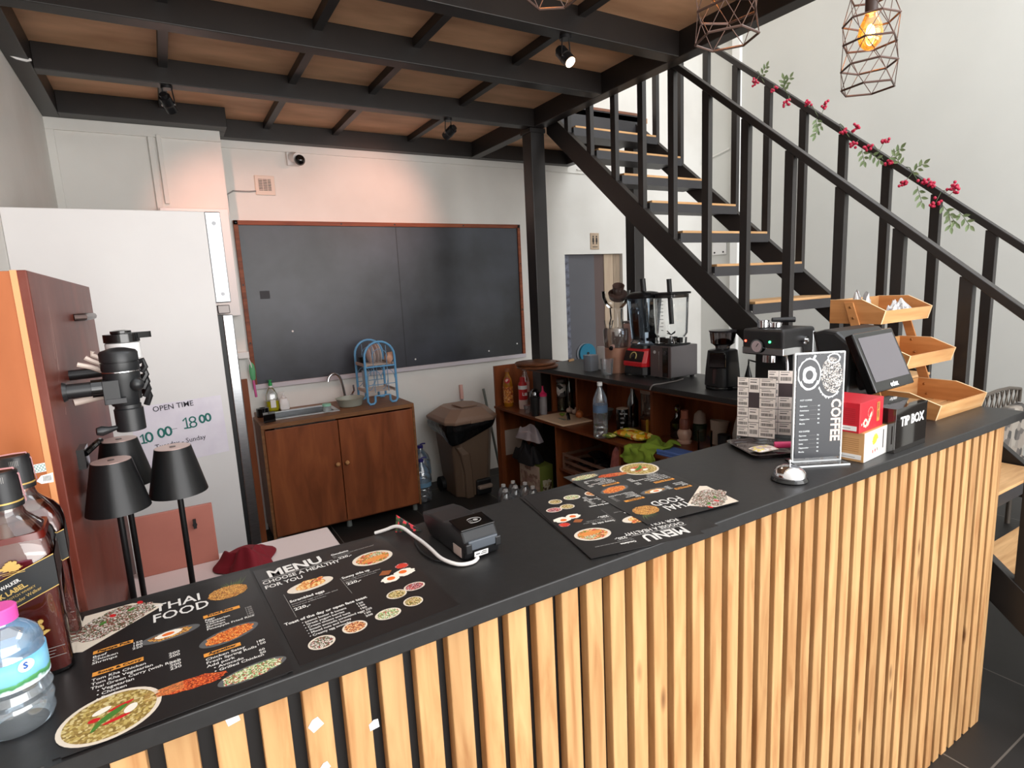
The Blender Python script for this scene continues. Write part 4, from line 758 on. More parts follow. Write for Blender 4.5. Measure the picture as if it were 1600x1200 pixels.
pillow('snack_bag', 'crinkled yellow and orange snack bag lying on the lower shelf', 'snack bag', (2.235, 2.44, Z), 0.11, 0.24, 0.06, food('snack_print', [(236, 184, 40), (244, 200, 80), (206, 110, 30), (150, 170, 50), (250, 222, 130)], 40, 0.25), rz=0.1, seed=2, noise=0.5)
pillow('seasoning_bag', 'small yellow-green packet left of the snack bag', 'packet', (2.15, 2.555, Z), 0.06, 0.07, 0.03, food('green_print', [(170, 180, 60), (90, 110, 40), (220, 214, 140)], 60, 0.3), seed=3)
# lime green towel draped over the shelf edge
def towel():
    vs = []; fs = []; n = 30; rnd = random.Random(9)
    path = [(2.30, 0.70), (2.27, 0.712), (2.24, 0.712), (2.21, 0.706), (2.17, 0.702), (2.13, 0.70), (2.105, 0.69), (2.098, 0.67), (2.095, 0.65), (2.092, 0.635)]
    for i in range(n):
        t_ = i/(n-1)*(len(path)-1); k = min(int(t_), len(path)-2); f = t_-k; x = path[k][0]*(1-f)+path[k+1][0]*f; z = path[k][1]*(1-f)+path[k+1][1]*f
        for j in range(n):
            v = j/(n-1); y = 2.14+0.20*v+0.02*math.sin(i*0.5); w = 0.012*math.sin(9*v+i*0.25)+0.006*math.sin(17*v-i*0.4)
            if x > 2.11: z2 = max(z+w*1.2, 0.696)
            else: z2 = z-(0.06*abs(math.sin(2.6*v+0.4))*(0.69-z)/0.09)*1.0
            vs.append((x-(0 if x > 2.11 else abs(w)), y+(0.03 if x < 2.11 else 0)*(v), z2))
    for i in range(n-1):
        for j in range(n-1): fs.append((i*n+j, (i+1)*n+j, (i+1)*n+j+1, i*n+j+1))
    o = MB().add(vs, fs, mat('lime_towel', (128, 152, 44), 0.9, bump=0.3, scale=60), True).build('green_towel', origin=(2.25, 2.25, Z), recalc=False)
    sd = o.modifiers.new('t', 'SOLIDIFY'); sd.thickness = 0.003; tag(o, 'lime green towel draped over the lower shelf edge', 'towel')
towel()
o = MB(at((2.20, 2.06, Z), 0.1)).box(-0.075, 0.07, -0.09, 0.09, 0, 0.012, mat('blue_cloth', (84, 112, 176), 0.8)).box(-0.075, -0.065, -0.09, 0.09, 0.012, 0.03, mat('blue_cloth', (84, 112, 176), 0.8)).build('blue_tray', origin=(2.2, 2.06, Z), bevel=0.004); tag(o, 'shallow blue tray right of the green towel', 'tray')
bottle('oil_cruet', 'dark glass cruet with metal ball stopper', 'cruet', 2.45, 2.31, Z, [(0.036, 0), (0.04, 0.01), (0.04, 0.09), (0.015, 0.12), (0.012, 0.15)], glass('brown_glass', (150, 128, 110), 0.12, 0.05), [('stopper', [(0.012, 0.15), (0.02, 0.165), (0.02, 0.18), (0.008, 0.195), (0, 0.196)], CHROME)])
bottle('pepper_mill', 'pepper mill with terracotta top and pale round base', 'pepper mill', 2.395, 2.205, Z, [(0.038, 0), (0.04, 0.006), (0.04, 0.014), (0.03, 0.02), (0.04, 0.05), (0.038, 0.065), (0.028, 0.08)], mat('pink_ceramic', (206, 166, 146), 0.3), [('body', [(0.028, 0.08), (0.028, 0.13), (0.022, 0.14)], mat('clay_body', (130, 70, 54), 0.4)), ('top', [(0.02, 0.14), (0.02, 0.185), (0, 0.188)], mat('clay_top', (176, 106, 84), 0.4))])
bottle('green_jar', 'dark green jar with a pale cloth-like top behind the pepper mill', 'jar', 2.50, 2.19, Z, [(0.035, 0), (0.038, 0.09), (0.03, 0.1)], mat('dark_green', (44, 54, 36), 0.4), [('top', [(0.036, 0.1), (0.03, 0.15), (0.01, 0.17), (0, 0.17)], mat('beige_cloth', (190, 170, 156), 0.8))])
b = MB(TR(2.50, 2.07, Z) @ RY(0.15)); b.lathe([(0.03, 0), (0.05, 0.13), (0.052, 0.132), (0.048, 0.13), (0, 0.01)], mat('beige_paper', (186, 164, 146), 0.7), n=22); o = b.build('paper_cup', origin=(2.5, 2.07, Z)); tag(o, 'beige paper cup beside the dark green jar', 'cup')
bottle('cream_bottle', 'white bottle with pointed nozzle on the lower shelf', 'bottle', 2.55, 1.97, Z, [(0.03, 0), (0.032, 0.07), (0.024, 0.12), (0.008, 0.18), (0.003, 0.19)], mat('ivory', (214, 202, 192), 0.5))
bottle('water_glass', 'clear drinking glass at the front of the lower shelf by the blue tray', 'glass', 2.345, 2.02, Z, [(0.03, 0), (0.036, 0.002), (0.038, 0.11)], CLEAR)
bottle('black_cup', 'small black cup between the clear glass and the nozzle bottle', 'cup', 2.42, 1.96, Z, [(0.03, 0), (0.032, 0.09)], BLACKM)
o = MB(at((2.47, 1.84, Z), 0.2)).box(-0.05, 0.05, -0.04, 0.04, 0, 0.05, mat('beige_box', (196, 170, 156), 0.6)).build('small_box', origin=(2.47, 1.84, Z), bevel=0.004); tag(o, 'small beige carton at the near end of the lower shelf', 'box')
o = MB().lathe([(0.06, 0), (0.075, 0.006), (0.10, 0.03)], mat('navy_bowl', (40, 42, 56), 0.4), (2.36, 1.84, Z), 26).build('navy_bowl', origin=(2.36, 1.84, Z)); tag(o, 'dark navy bowl in front of the beige carton', 'bowl')
# below the lower shelf
t = thing('produce_box', 'printed carton with olive green side standing on the floor under the shelf', 'box', (2.2, 3.46, 0))
MB().box(2.15, 2.262, 3.32, 3.60, 0, 0.325, mat('box_olive', (112, 122, 50), 0.6)).build('carton', t, bevel=0.002)
MB().box(2.1485, 2.15, 3.325, 3.595, 0.005, 0.25, food('box_print', [(196, 170, 150), (150, 116, 100), (214, 190, 172), (176, 140, 126), (206, 182, 160)], 36)).build('printed_face', t)
b = MB(); b.box(2.148, 2.15, 3.325, 3.595, 0.25, 0.32, mat('box_cream', (206, 182, 164), 0.6)); b.build('top_band', t)
b = MB(); b.text('valid', 0.045, TR(2.1475, 3.52, 0.272) @ RZ(-PI/2) @ RX(PI/2), mat('maroon', (120, 60, 50), 0.6), bold=0.001); b.build('lettering', t)
MB().box(2.17, 2.245, 3.3185, 3.32, 0.12, 0.22, food('box_label', [(206, 196, 170), (90, 70, 50), (180, 160, 120)], 60)).build('side_label', t)
cloth_blob('black_bag', 'black fabric bag heaped on the printed carton under the shelf', 'bag', (2.16, 3.50, 0.33), 0.075, 0.16, 0.17, mat('black_cloth', (20, 17, 20), 0.8), 6)
cloth_blob('clear_bag', 'crumpled clear white plastic bag on top of the black bag', 'bag', (2.17, 3.46, 0.50), 0.06, 0.14, 0.13, mat('white_film', (170, 160, 164), 0.25), 7)
o = MB().box(2.18, 2.36, 3.868, 3.883, 0.28, 0.48, mat('pale_foam', (196, 176, 162), 0.7)).build('foam_sheet', origin=(2.27, 3.875, 0.28)); tag(o, 'pale foam sheet fixed against the end panel behind the black bag', 'sheet')
t = thing('wire_crate', 'brown slatted crate of dark packets under the shelf', 'crate', (2.3, 2.8, 0.375))
b = MB(); CR = mat('crate_brown', (116, 84, 68), 0.5)
for z in (0.375, 0.42, 0.465): b.box(2.17, 2.18, 2.56, 3.06, z, z+0.018, CR); b.box(2.18, 2.50, 2.56, 2.57, z, z+0.018, CR); b.box(2.18, 2.50, 3.05, 3.06, z, z+0.018, CR)
for y in (2.56, 3.05): b.box(2.168, 2.182, y-0.003, y+0.013, 0.375, 0.485, CR)
b.build('frame', t); MB().box(2.18, 2.5, 2.57, 3.05, 0.377, 0.385, CR).build('base', t)
rnd = random.Random(12)
for k in range(6): pillow('dark_packet', 'glossy dark foil packet in the brown crate', 'packet', (2.25+0.08*(k % 3), 2.66+0.13*(k % 2)+0.04*k, 0.386+0.03*(k > 2)), 0.10, 0.13, 0.05, mat('foil_dark', (26, 24, 26), 0.2, bump=0.5, scale=30), rz=rnd.uniform(-1, 1), seed=k)['group'] = 'dark packets in the crate'
pillow('pink_bag', 'pink plastic bag hanging beside the crate under the shelf', 'bag', (2.19, 2.52, 0.376), 0.06, 0.10, 0.27, mat('pink_film', (196, 120, 112), 0.35, var=(150, 80, 76), scale=20), seed=8)

# ------------------------------------------------------------------ on the shelf unit top
ZT = 1.044
RW = wood('round_tray_wood', (118, 72, 44), (84, 48, 30), (100, 60, 38), 'x', 4, 0.4)
for k, (x, y) in enumerate(((2.125, 3.30), (2.12, 3.315))):
    o = MB().lathe([(0.125, 0), (0.140, 0.006), (0.142, 0.016), (0.136, 0.02), (0, 0.02)], RW, (x+0.015, y-0.02, ZT+0.021*k), 40).build('round_board', origin=(x, y, ZT+0.02*k)); tag(o, ('round brown wooden board, lower of two stacked at the far shelf end', 'round brown wooden board, upper of two stacked at the far shelf end')[k], 'board')
o = MB(at((2.50, 3.38, ZT), 0.5)).prism([(-0.05, -0.008), (0.03, -0.012), (0.05, 0.012), (-0.02, 0.016)], 0, 0.012, mat('cork', (196, 156, 112), 0.7)).build('wood_scrap', origin=(2.5, 3.38, ZT)); tag(o, 'small tan scrap lying on the black shelf top', 'scrap')
ROSE = mat('rose_gold', (206, 156, 132), 0.3, 0.6); ROSEP = mat('rose_plastic', (200, 158, 146), 0.35)
t = thing('slow_juicer', 'rose gold slow juicer with a clear hopper on top', 'juicer', (2.37, 2.73, ZT))
jx, jy = 2.36, 2.715
MB().lathe([(0.070, 0), (0.073, 0.01), (0.075, 0.15), (0.070, 0.156)], ROSE, (jx, jy, ZT), 32).build('motor_base', t)
MB().box(jx+0.03, jx+0.10, jy-0.10, jy-0.02, ZT+0.1, ZT+0.30, ROSEP).build('drive_column', t, bevel=0.012); MB().box(jx+0.03, jx+0.10, jy-0.10, jy-0.02, ZT+0.301, ZT+0.312, mat('grey_cap', (120, 112, 112), 0.4)).build('column_cap', t, bevel=0.004)
SM = glass('smoky_juicer', (196, 182, 174), 0.12, 0.06, dens=0.15)
MB().lathe([(0.072, 0), (0.078, 0.03), (0.082, 0.10), (0.078, 0.115), (0.045, 0.118)], SM, (jx, jy, ZT+0.156), 32).build('juice_bowl', t)
MB().lathe([(0.028, 0), (0.034, 0.05), (0.028, 0.09)], mat('auger', (90, 74, 70), 0.3), (jx, jy, ZT+0.16), 20).build('auger', t)
MB().lathe([(0.045, 0), (0.045, 0.03), (0.036, 0.06), (0.040, 0.12), (0.070, 0.15), (0.084, 0.19), (0.086, 0.225)], CLEAR, (jx, jy, ZT+0.272), 32).build('hopper', t)
MB().lathe([(0.018, 0), (0.03, 0.05)], CLEAR, (jx-0.035, jy+0.03, ZT+0.27), 18).build('feed_chute', t)
b = MB(TR(jx+0.005, jy-0.01, ZT+0.455) @ RX(0.5) @ RY(-0.3)); b.lathe([(0.05, 0.0), (0.058, 0.03), (0.05, 0.032), (0.03, 0.035), (0.036, 0.085), (0.03, 0.085), (0.022, 0.03), (0, 0.0)], mat('brown_pusher', (84, 64, 58), 0.35), n=26); b.build('loose_strainer', t)
b = MB(); b.rod((jx-0.06, jy-0.035, ZT+0.165), (jx-0.085, jy-0.05, ZT+0.163), 0.014, ROSEP, 16); b.rod((jx-0.085, jy-0.05, ZT+0.163), (jx-0.095, jy-0.055, ZT+0.155), 0.012, BLACKM, 14); b.build('juice_spout', t)
bottle('juice_cup', 'clear plastic cup in front of the rose gold juicer', 'cup', 2.232, 2.66, ZT, [(0.032, 0), (0.04, 0.10)], PET)
bottle('square_jar', 'frosted square jar left of the rose gold juicer', 'jar', 2.29, 2.885, ZT, [(0.036, 0), (0.038, 0.10)], glass('frosted_grey', (180, 186, 194), 0.1, 0.25, dens=0.35), sq=0.8)
bottle('drink_can', 'small white can standing behind the frosted square jar', 'can', 2.37, 2.88, ZT, [(0.02, 0), (0.026, 0.006), (0.026, 0.14), (0.022, 0.147), (0, 0.147)], mat('white_can', (210, 208, 208), 0.35))
# red blender
def jar_sq(b, cx, cy, z0, h, r0, r1, mt, n=32, sq=0.5): b.lathe([(r0, 0), (r0*1.02, 0.02), (r1, h)], mt, (cx, cy, z0), n, sq=sq)
t = thing('blender', 'blender with red and black base and clear pitcher', 'blender', (2.40, 2.49, ZT))
bx, by = 2.395, 2.508
b = MB(); loft(b, [ring(bx-0.095, bx+0.09, by-0.095, by+0.095, ZT+0.012, 0.02), ring(bx-0.09, bx+0.085, by-0.09, by+0.09, ZT+0.062, 0.02)], BLACKP); b.build('lower_base', t, bevel=0.004)
b = MB(); loft(b, [ring(bx-0.10, bx+0.09, by-0.095, by+0.095, ZT+0.060, 0.02), ring(bx-0.10, bx+0.09, by-0.095, by+0.095, ZT+0.082, 0.02), ring(bx-0.075, bx+0.08, by-0.088, by+0.088, ZT+0.155, 0.02), ring(bx-0.065, bx+0.075, by-0.08, by+0.08, ZT+0.162, 0.02)], mat('red_plastic', (196, 24, 34), 0.3)); b.build('red_housing', t, bevel=0.004)
b = MB(TR(bx-0.0985, by, ZT+0.085) @ RY(math.radians(-71)) @ RZ(0)); b.box(0.004, 0.066, -0.076, 0.076, -0.0, 0.003, BLACKG)
pn = b.build('control_panel', t, bevel=0.001)
b = MB(TR(bx-0.0985, by, ZT+0.085) @ RY(math.radians(-71))); b.tube([(0.034+0.024*math.sin(a), 0.024*math.cos(a), 0.0045) for a in [k*PI/12 for k in range(-2, 15)]], 0.003, mat('dial_arc', (196, 176, 110), 0.4), 6); b.build('dial_scale', pn)
b = MB(TR(bx-0.0985, by, ZT+0.085) @ RY(math.radians(-71))); b.lathe([(0.012, 0), (0.010, 0.014), (0, 0.014)], BLACKP, (0.034, 0, 0.003), 18); b.build('dial', pn)
b = MB()
for sx, sy in ((-1, -1), (-1, 1), (1, -1), (1, 1)): b.cyl((bx+0.075*sx-0.0, by+0.075*sy, ZT), 0.01, 0.013, BLACKM, 12)
b.each('foot', t)
BJ = glass('blue_clear', (222, 234, 246), 0.07, 0.03)
b = MB(); b.lathe([(0.062, 0), (0.066, 0.012), (0.056, 0.03), (0.060, 0.035), (0.078, 0.27)], BJ, (bx, by, ZT+0.178), 40, sq=0.5); pj = b.build('pitcher', t)
for s_ in (-1, 1): MB().tube([(bx-0.064, by+0.03*s_, ZT+0.22), (bx-0.076, by+0.034*s_, ZT+0.38), (bx-0.077, by+0.02*s_, ZT+0.395)], 0.004, BJ, 8).build('pitcher_rib', pj)
MB().lathe([(0.07, 0), (0.066, 0.016), (0.055, 0.018)], BLACKP, (bx, by, ZT+0.161), 36, sq=0.4).build('collar', t)
b = MB(); b.lathe([(0.082, 0), (0.086, 0.01), (0.084, 0.014), (0.060, 0.034), (0.03, 0.04)], BLACKP, (bx, by, ZT+0.448), 36, sq=0.5); b.build('lid', t)
b = MB(); b.rod((bx+0.02, by, ZT+0.25), (bx+0.0, by+0.012, ZT+0.56), 0.016, BLACKP, 16); b.build('tamper', t)
# grey blender
t = thing('blender', 'blender with a grey metal box base and clear measuring pitcher', 'blender', (2.43, 2.33, ZT))
GB = mat('grey_metal_panel', (118, 114, 116), 0.4, 0.5); GF = mat('brown_grey_front', (104, 92, 92), 0.35, 0.4)
MB().box(2.335, 2.54, 2.243, 2.397, ZT+0.012, ZT+0.185, GB).build('base_housing', t, bevel=0.004)
fp = MB().box(2.330, 2.335, 2.243, 2.397, ZT+0.012, ZT+0.185, GF).build('front_panel', t, bevel=0.001)
MB().box(2.326, 2.330, 2.262, 2.300, ZT+0.016, ZT+0.180, BLACKG).build('control_strip', fp)
b = MB(); b.rod((2.327, 2.281, ZT+0.15), (2.318, 2.281, ZT+0.15), 0.010, mat('knob_dark', (60, 56, 58), 0.3), 18); b.build('knob', fp)
b = MB(); b.box(2.3285, 2.330, 2.328, 2.331, ZT+0.05, ZT+0.155, CHROME); b.build('trim_line', fp); b = MB(); b.rod((2.330, 2.363, ZT+0.15), (2.3275, 2.363, ZT+0.15), 0.009, mat('badge', (190, 186, 186), 0.4), 18); b.build('badge', fp)
b = MB()
for x in (2.36, 2.52):
    for y in (2.265, 2.375): b.cyl((x, y, ZT), 0.012, 0.013, BLACKM, 12)
b.each('foot', t)
gx, gy = 2.43, 2.335
MB().box(gx-0.075, gx+0.075, gy-0.075, gy+0.06, ZT+0.186, ZT+0.194, BLACKP).build('top_plate', t, bevel=0.003)
b = MB(); b.lathe([(0.066, 0), (0.068, 0.03), (0.058, 0.032), (0.070, 0.055), (0.075, 0.27)], CLEAR, (gx, gy, ZT+0.195), 40, sq=0.6); pj = b.build('pitcher', t)
b = MB()
for k in range(9): b.box(gx-0.0815, gx-0.080, gy-0.02, gy-0.005+0.01*(k % 2), ZT+0.27+0.02*k, ZT+0.2725+0.02*k, BLACKM)
b.each('measure_mark', pj)
b = MB()
for k in range(4): a = k*PI/2+0.4; b.box(gx-0.012+0.05*math.cos(a), gx+0.012+0.05*math.cos(a), gy-0.012+0.05*math.sin(a), gy+0.012+0.05*math.sin(a), ZT+0.196, ZT+0.225, BLACKP)
b.each('jar_mount', t)
b = MB(); b.rod((gx, gy, ZT+0.195), (gx, gy, ZT+0.235), 0.02, CHROME, 20, r2=0.006)
for k in range(4): a = k*PI/2; b.tube([(gx, gy, ZT+0.24), (gx+0.03*math.cos(a), gy+0.03*math.sin(a), ZT+0.25+0.01*(k % 2))], 0.003, CHROME, 6)
b.build('blades', t)
b = MB(); b.lathe([(0.084, 0), (0.084, 0.01), (0.08, 0.012)], BLACKP, (gx, gy, ZT+0.466), 32, sq=0.7); b.lathe([(0.070, -0.02), (0.070, 0)], BLACKP, (gx, gy, ZT+0.466), 32, sq=0.6); b.prism([(gx-0.10, gy+0.02), (gx-0.085, gy+0.05), (gx-0.085, gy-0.0)], ZT+0.468, ZT+0.476, BLACKP); b.build('lid', t, bevel=0.003)
MB().rod((gx+0.005, gy, ZT+0.30), (gx-0.005, gy+0.01, ZT+0.55), 0.0135, BLACKP, 16).build('tamper', t)
o = MB().tube(sm([(2.40, 2.22, ZT+0.0045), (2.33, 2.20, ZT+0.0045), (2.26, 2.19, ZT+0.006), (2.20, 2.185, ZT+0.006), (2.145, 2.19, ZT+0.005), (2.132, 2.20, ZT-0.02)]), 0.004, mat('grey_cord', (110, 104, 100), 0.5), 8).build('power_cord', origin=(2.3, 2.2, ZT)); tag(o, 'grey power cord trailing from the grey blender over the edge', 'cord')
# coffee grinder
t = thing('coffee_grinder', 'black coffee grinder with smoky bean hopper', 'coffee grinder', (2.335, 1.905, ZT))
x, y = 2.335, 1.905
b = MB(); b.lathe([(0.078, 0), (0.080, 0.006), (0.078, 0.014), (0.070, 0.018)], BLACKG, (x, y, ZT), 36); b.build('base', t)
b = MB(); b.lathe([(0.070, 0.018), (0.066, 0.10), (0.058, 0.19), (0.05, 0.195)], BLACKP, (x, y, ZT), 36, sq=0.3); b.build('body', t)
MB(at((x-0.055, y-0.02, ZT+0.06), 0.45)).box(-0.025, 0.02, -0.04, 0.04, 0.05, 0.125, BLACKG).build('head', t, bevel=0.006)
MB(at((x-0.052, y-0.02, ZT+0.03), 0.45)).box(-0.012, 0.015, -0.028, 0.028, 0.0, 0.075, mat('grounds_box', (60, 46, 46), 0.25)).build('grounds_container', t, bevel=0.004)
b = MB(); b.lathe([(0.032, 0), (0.036, 0.02), (0.056, 0.035), (0.062, 0.09)], glass('smoke_hopper', (170, 166, 168), 0.15, 0.05), (x, y, ZT+0.19), 36); b.build('hopper', t)
b = MB(); b.lathe([(0.064, 0), (0.066, 0.008), (0, 0.01)], mat('hopper_lid', (46, 44, 46), 0.3), (x, y, ZT+0.28), 36); b.build('hopper_lid', t)
MB().lathe([(0.054, 0.0), (0.03, 0.018), (0, 0.024)], mat('coffee_beans', (34, 20, 14), 0.5), (x, y, ZT+0.225), 24).build('beans', t)
# espresso machine
t = thing('espresso_machine', 'black espresso machine with chrome band, gauge and glowing lights', 'espresso machine', (2.27, 1.56, ZT))
EB = mat('espresso_black', (38, 37, 39), 0.38)
MB().box(2.16, 2.385, 1.462, 1.66, ZT+0.205, ZT+0.318, EB).build('head', t, bevel=0.014, seg=4)
MB().box(2.24, 2.385, 1.47, 1.65, ZT+0.02, ZT+0.206, BLACKP).build('rear_column', t, bevel=0.004)
MB().box(2.15, 2.385, 1.462, 1.66, ZT, ZT+0.035, BLACKP).build('drip_base', t, bevel=0.004)
b = MB(); b.box(2.156, 2.30, 1.458, 1.655, ZT+0.209, ZT+0.240, CHROME); b.build('chrome_band', t, bevel=0.003)
MB().box(2.365, 2.3875, 1.4605, 1.5, ZT+0.1, ZT+0.30, INOX).build('side_trim', t, bevel=0.004)
b = MB(); b.rod((2.16, 1.575, ZT+0.245), (2.146, 1.575, ZT+0.245), 0.030, BLACKG, 28); b.rod((2.1465, 1.575, ZT+0.245), (2.1445, 1.575, ZT+0.245), 0.0295, CHROME, 28); g = b.build('gauge', t)
MB().rod((2.1447, 1.575, ZT+0.245), (2.1442, 1.575, ZT+0.245), 0.024, mat('gauge_face', (196, 176, 180), 0.4), 24).build('gauge_face', g)
MB().tube([(2.1438, 1.576, ZT+0.244), (2.1436, 1.566, ZT+0.258)], 0.0014, BLACKM, 6).build('needle', g)
for nm, y, c, e in (('red_lamp', 1.64, (255, 70, 50), 9.0), ('green_lamp', 1.522, (60, 255, 130), 9.0)):
    MB().rod((2.1605, y, ZT+0.265), (2.157, y, ZT+0.265), 0.0045, emis(nm, c, e), 14).build('indicator_light', t)
b = MB(); b.rod((2.30, 1.463, ZT+0.265), (2.30, 1.447, ZT+0.265), 0.018, CHROME, 24); b.rod((2.30, 1.447, ZT+0.265), (2.30, 1.440, ZT+0.265), 0.007, CHROME, 16); b.build('steam_knob', t)
MB().tube([(2.205, 1.475, ZT+0.205), (2.205, 1.47, ZT+0.17), (2.20, 1.465, ZT+0.10)], 0.005, CHROME, 8).build('steam_wand', t)
MB().rod((2.20, 1.55, ZT+0.175), (2.20, 1.55, ZT+0.207), 0.03, CHROME, 24).build('group_head', t)
for (x, y, r, h) in ((2.20, 1.585, 0.023, 0.034), (2.235, 1.55, 0.025, 0.022)):
    tt = bottle('filter_basket', 'chrome portafilter basket on top of the espresso machine', 'basket', x, y, ZT+0.318, [(r*0.8, 0), (r, 0.004), (r, h*0.8), (r*1.08, h*0.82), (r*1.08, h), (r*0.9, h), (r*0.85, 0.004), (0, 0.004)], CHROME, group='chrome baskets on the espresso machine')
o = MB().rod((2.225, 1.56, ZT+0.353), (2.30, 1.505, ZT+0.350), 0.009, BLACKP, 14, r2=0.012).build('portafilter_handle', origin=(2.26, 1.53, ZT+0.35)); tag(o, 'black portafilter handle lying across the chrome baskets', 'handle')
t = thing('machine_cord', 'black cable with plug looping beside the espresso machine', 'cord', (2.5, 1.85, ZT))
MB().tube([(2.46, 1.85, ZT+0.10), (2.455, 1.845, ZT+0.125), (2.42, 1.82, ZT+0.14), (2.388, 1.77, ZT+0.14), (2.384, 1.70, ZT+0.13), (2.382, 1.655, ZT+0.12)], 0.004, BLACKP, 8).build('cable', t)
MB().lathe([(0.016, 0), (0.018, 0.02), (0.008, 0.06), (0.005, 0.075)], BLACKP, (2.46, 1.85, ZT+0.03), 14).build('plug', t)
MB().box(2.425, 2.50, 1.80, 1.875, ZT, ZT+0.03, BLACKP).build('socket_block', t, bevel=0.004)
# ================================================================== things on the bar counter
ZC = 1.107
MENUB = mat('menu_black', (31, 28, 28), 0.34, coat=0.05)
PR = mat('print_white', (226, 222, 216), 0.5); PRG = mat('print_grey', (150, 146, 142), 0.5); ORG = mat('print_orange', (226, 150, 62), 0.5)
PLATE = mat('print_plate', (222, 208, 190), 0.5); GLASSP = mat('print_glass_plate', (92, 92, 92), 0.4)
F = {
 'noodle': food('f_noodle', [(226, 130, 50), (196, 84, 30), (240, 168, 90), (150, 60, 24), (214, 104, 40)], 676),
 'satay': food('f_satay', [(206, 84, 34), (160, 50, 24), (226, 120, 60), (120, 36, 20), (190, 70, 30)], 624),
 'curry': food('f_curry', [(166, 140, 74), (190, 166, 96), (148, 120, 60), (206, 186, 130), (130, 104, 50)], 338),
 'pine': food('f_pine', [(206, 150, 70), (150, 90, 40), (226, 180, 100), (110, 60, 30), (190, 120, 60)], 780),
 'green': food('f_green', [(150, 176, 110), (206, 214, 170), (90, 120, 60), (190, 90, 80), (226, 226, 200)], 624),
 'salad': food('f_salad', [(200, 190, 180), (90, 96, 60), (226, 216, 206), (140, 60, 56), (120, 110, 90), (60, 70, 44)], 572),
 'toast': food('f_toast', [(216, 140, 70), (236, 180, 110), (190, 100, 40), (246, 214, 150)], 390),
 'oml': food('f_oml', [(226, 150, 90), (214, 120, 60), (236, 180, 130), (190, 70, 60), (120, 130, 50)], 312),
 'mix': food('f_mix', [(206, 180, 110), (120, 110, 50), (226, 206, 160), (160, 110, 60), (90, 90, 40)], 676),
 'berry': food('f_berry', [(150, 50, 60), (90, 40, 50), (214, 180, 180), (190, 80, 70)], 676),
 'nuts': food('f_nuts', [(216, 150, 90), (120, 60, 40), (240, 200, 150), (170, 90, 60)], 572),
}
EGGW = mat('egg_white', (240, 230, 214), 0.5); YOLK = mat('yolk', (232, 110, 40), 0.4); CHILI = mat('chili', (200, 30, 34), 0.4); LEAFP = mat('print_leaf', (70, 120, 44), 0.5); STICK = mat('stick', (206, 160, 96), 0.6)
def disc(b, u, v, rx, ry, mt, z, rot=0.0, n=36, jag=0.0, seed=0):
    rnd = random.Random(seed); c, s = math.cos(rot), math.sin(rot); pts = []
    for k in range(n):
        a = 2*PI*k/n; q = 1+rnd.uniform(-jag, jag); x, y = rx*q*math.cos(a), ry*q*math.sin(a); pts.append((u+c*x-s*y, v+s*x+c*y, z))
    b.add(pts+[(u, v, z)], [(k, (k+1) % n, n) for k in range(n)], mt)
def prrect(b, u0, v0, u1, v1, mt, z, sh=0.0): b.add([(u0, v0, z), (u1, v0, z), (u1+sh, v1, z), (u0+sh, v1, z)], [(0, 1, 2, 3)], mt)
def plate(t, T, u, v, rx, ry, pm, fm, rot=0.0, fr=0.82, extra=None, jag=0.05, z=0.0009):
    b = MB(T); 
    if pm: disc(b, u, v, rx, ry, pm, z, rot)
    disc(b, u, v, rx*fr, ry*fr, fm, z+0.0001, rot, jag=jag, seed=int(u*1e4))
    if extra: extra(b, z+0.0002)
    b.build('food_photo', t, recalc=False)
def lines(b, rows, u, v, size, dv, mt=None, xs=1.05, z=0.001, bold=0.0001):
    for k, r in enumerate(rows): b.text(r, size, TR(u, v-k*dv, z), mt or PR, xs=xs, bold=bold)
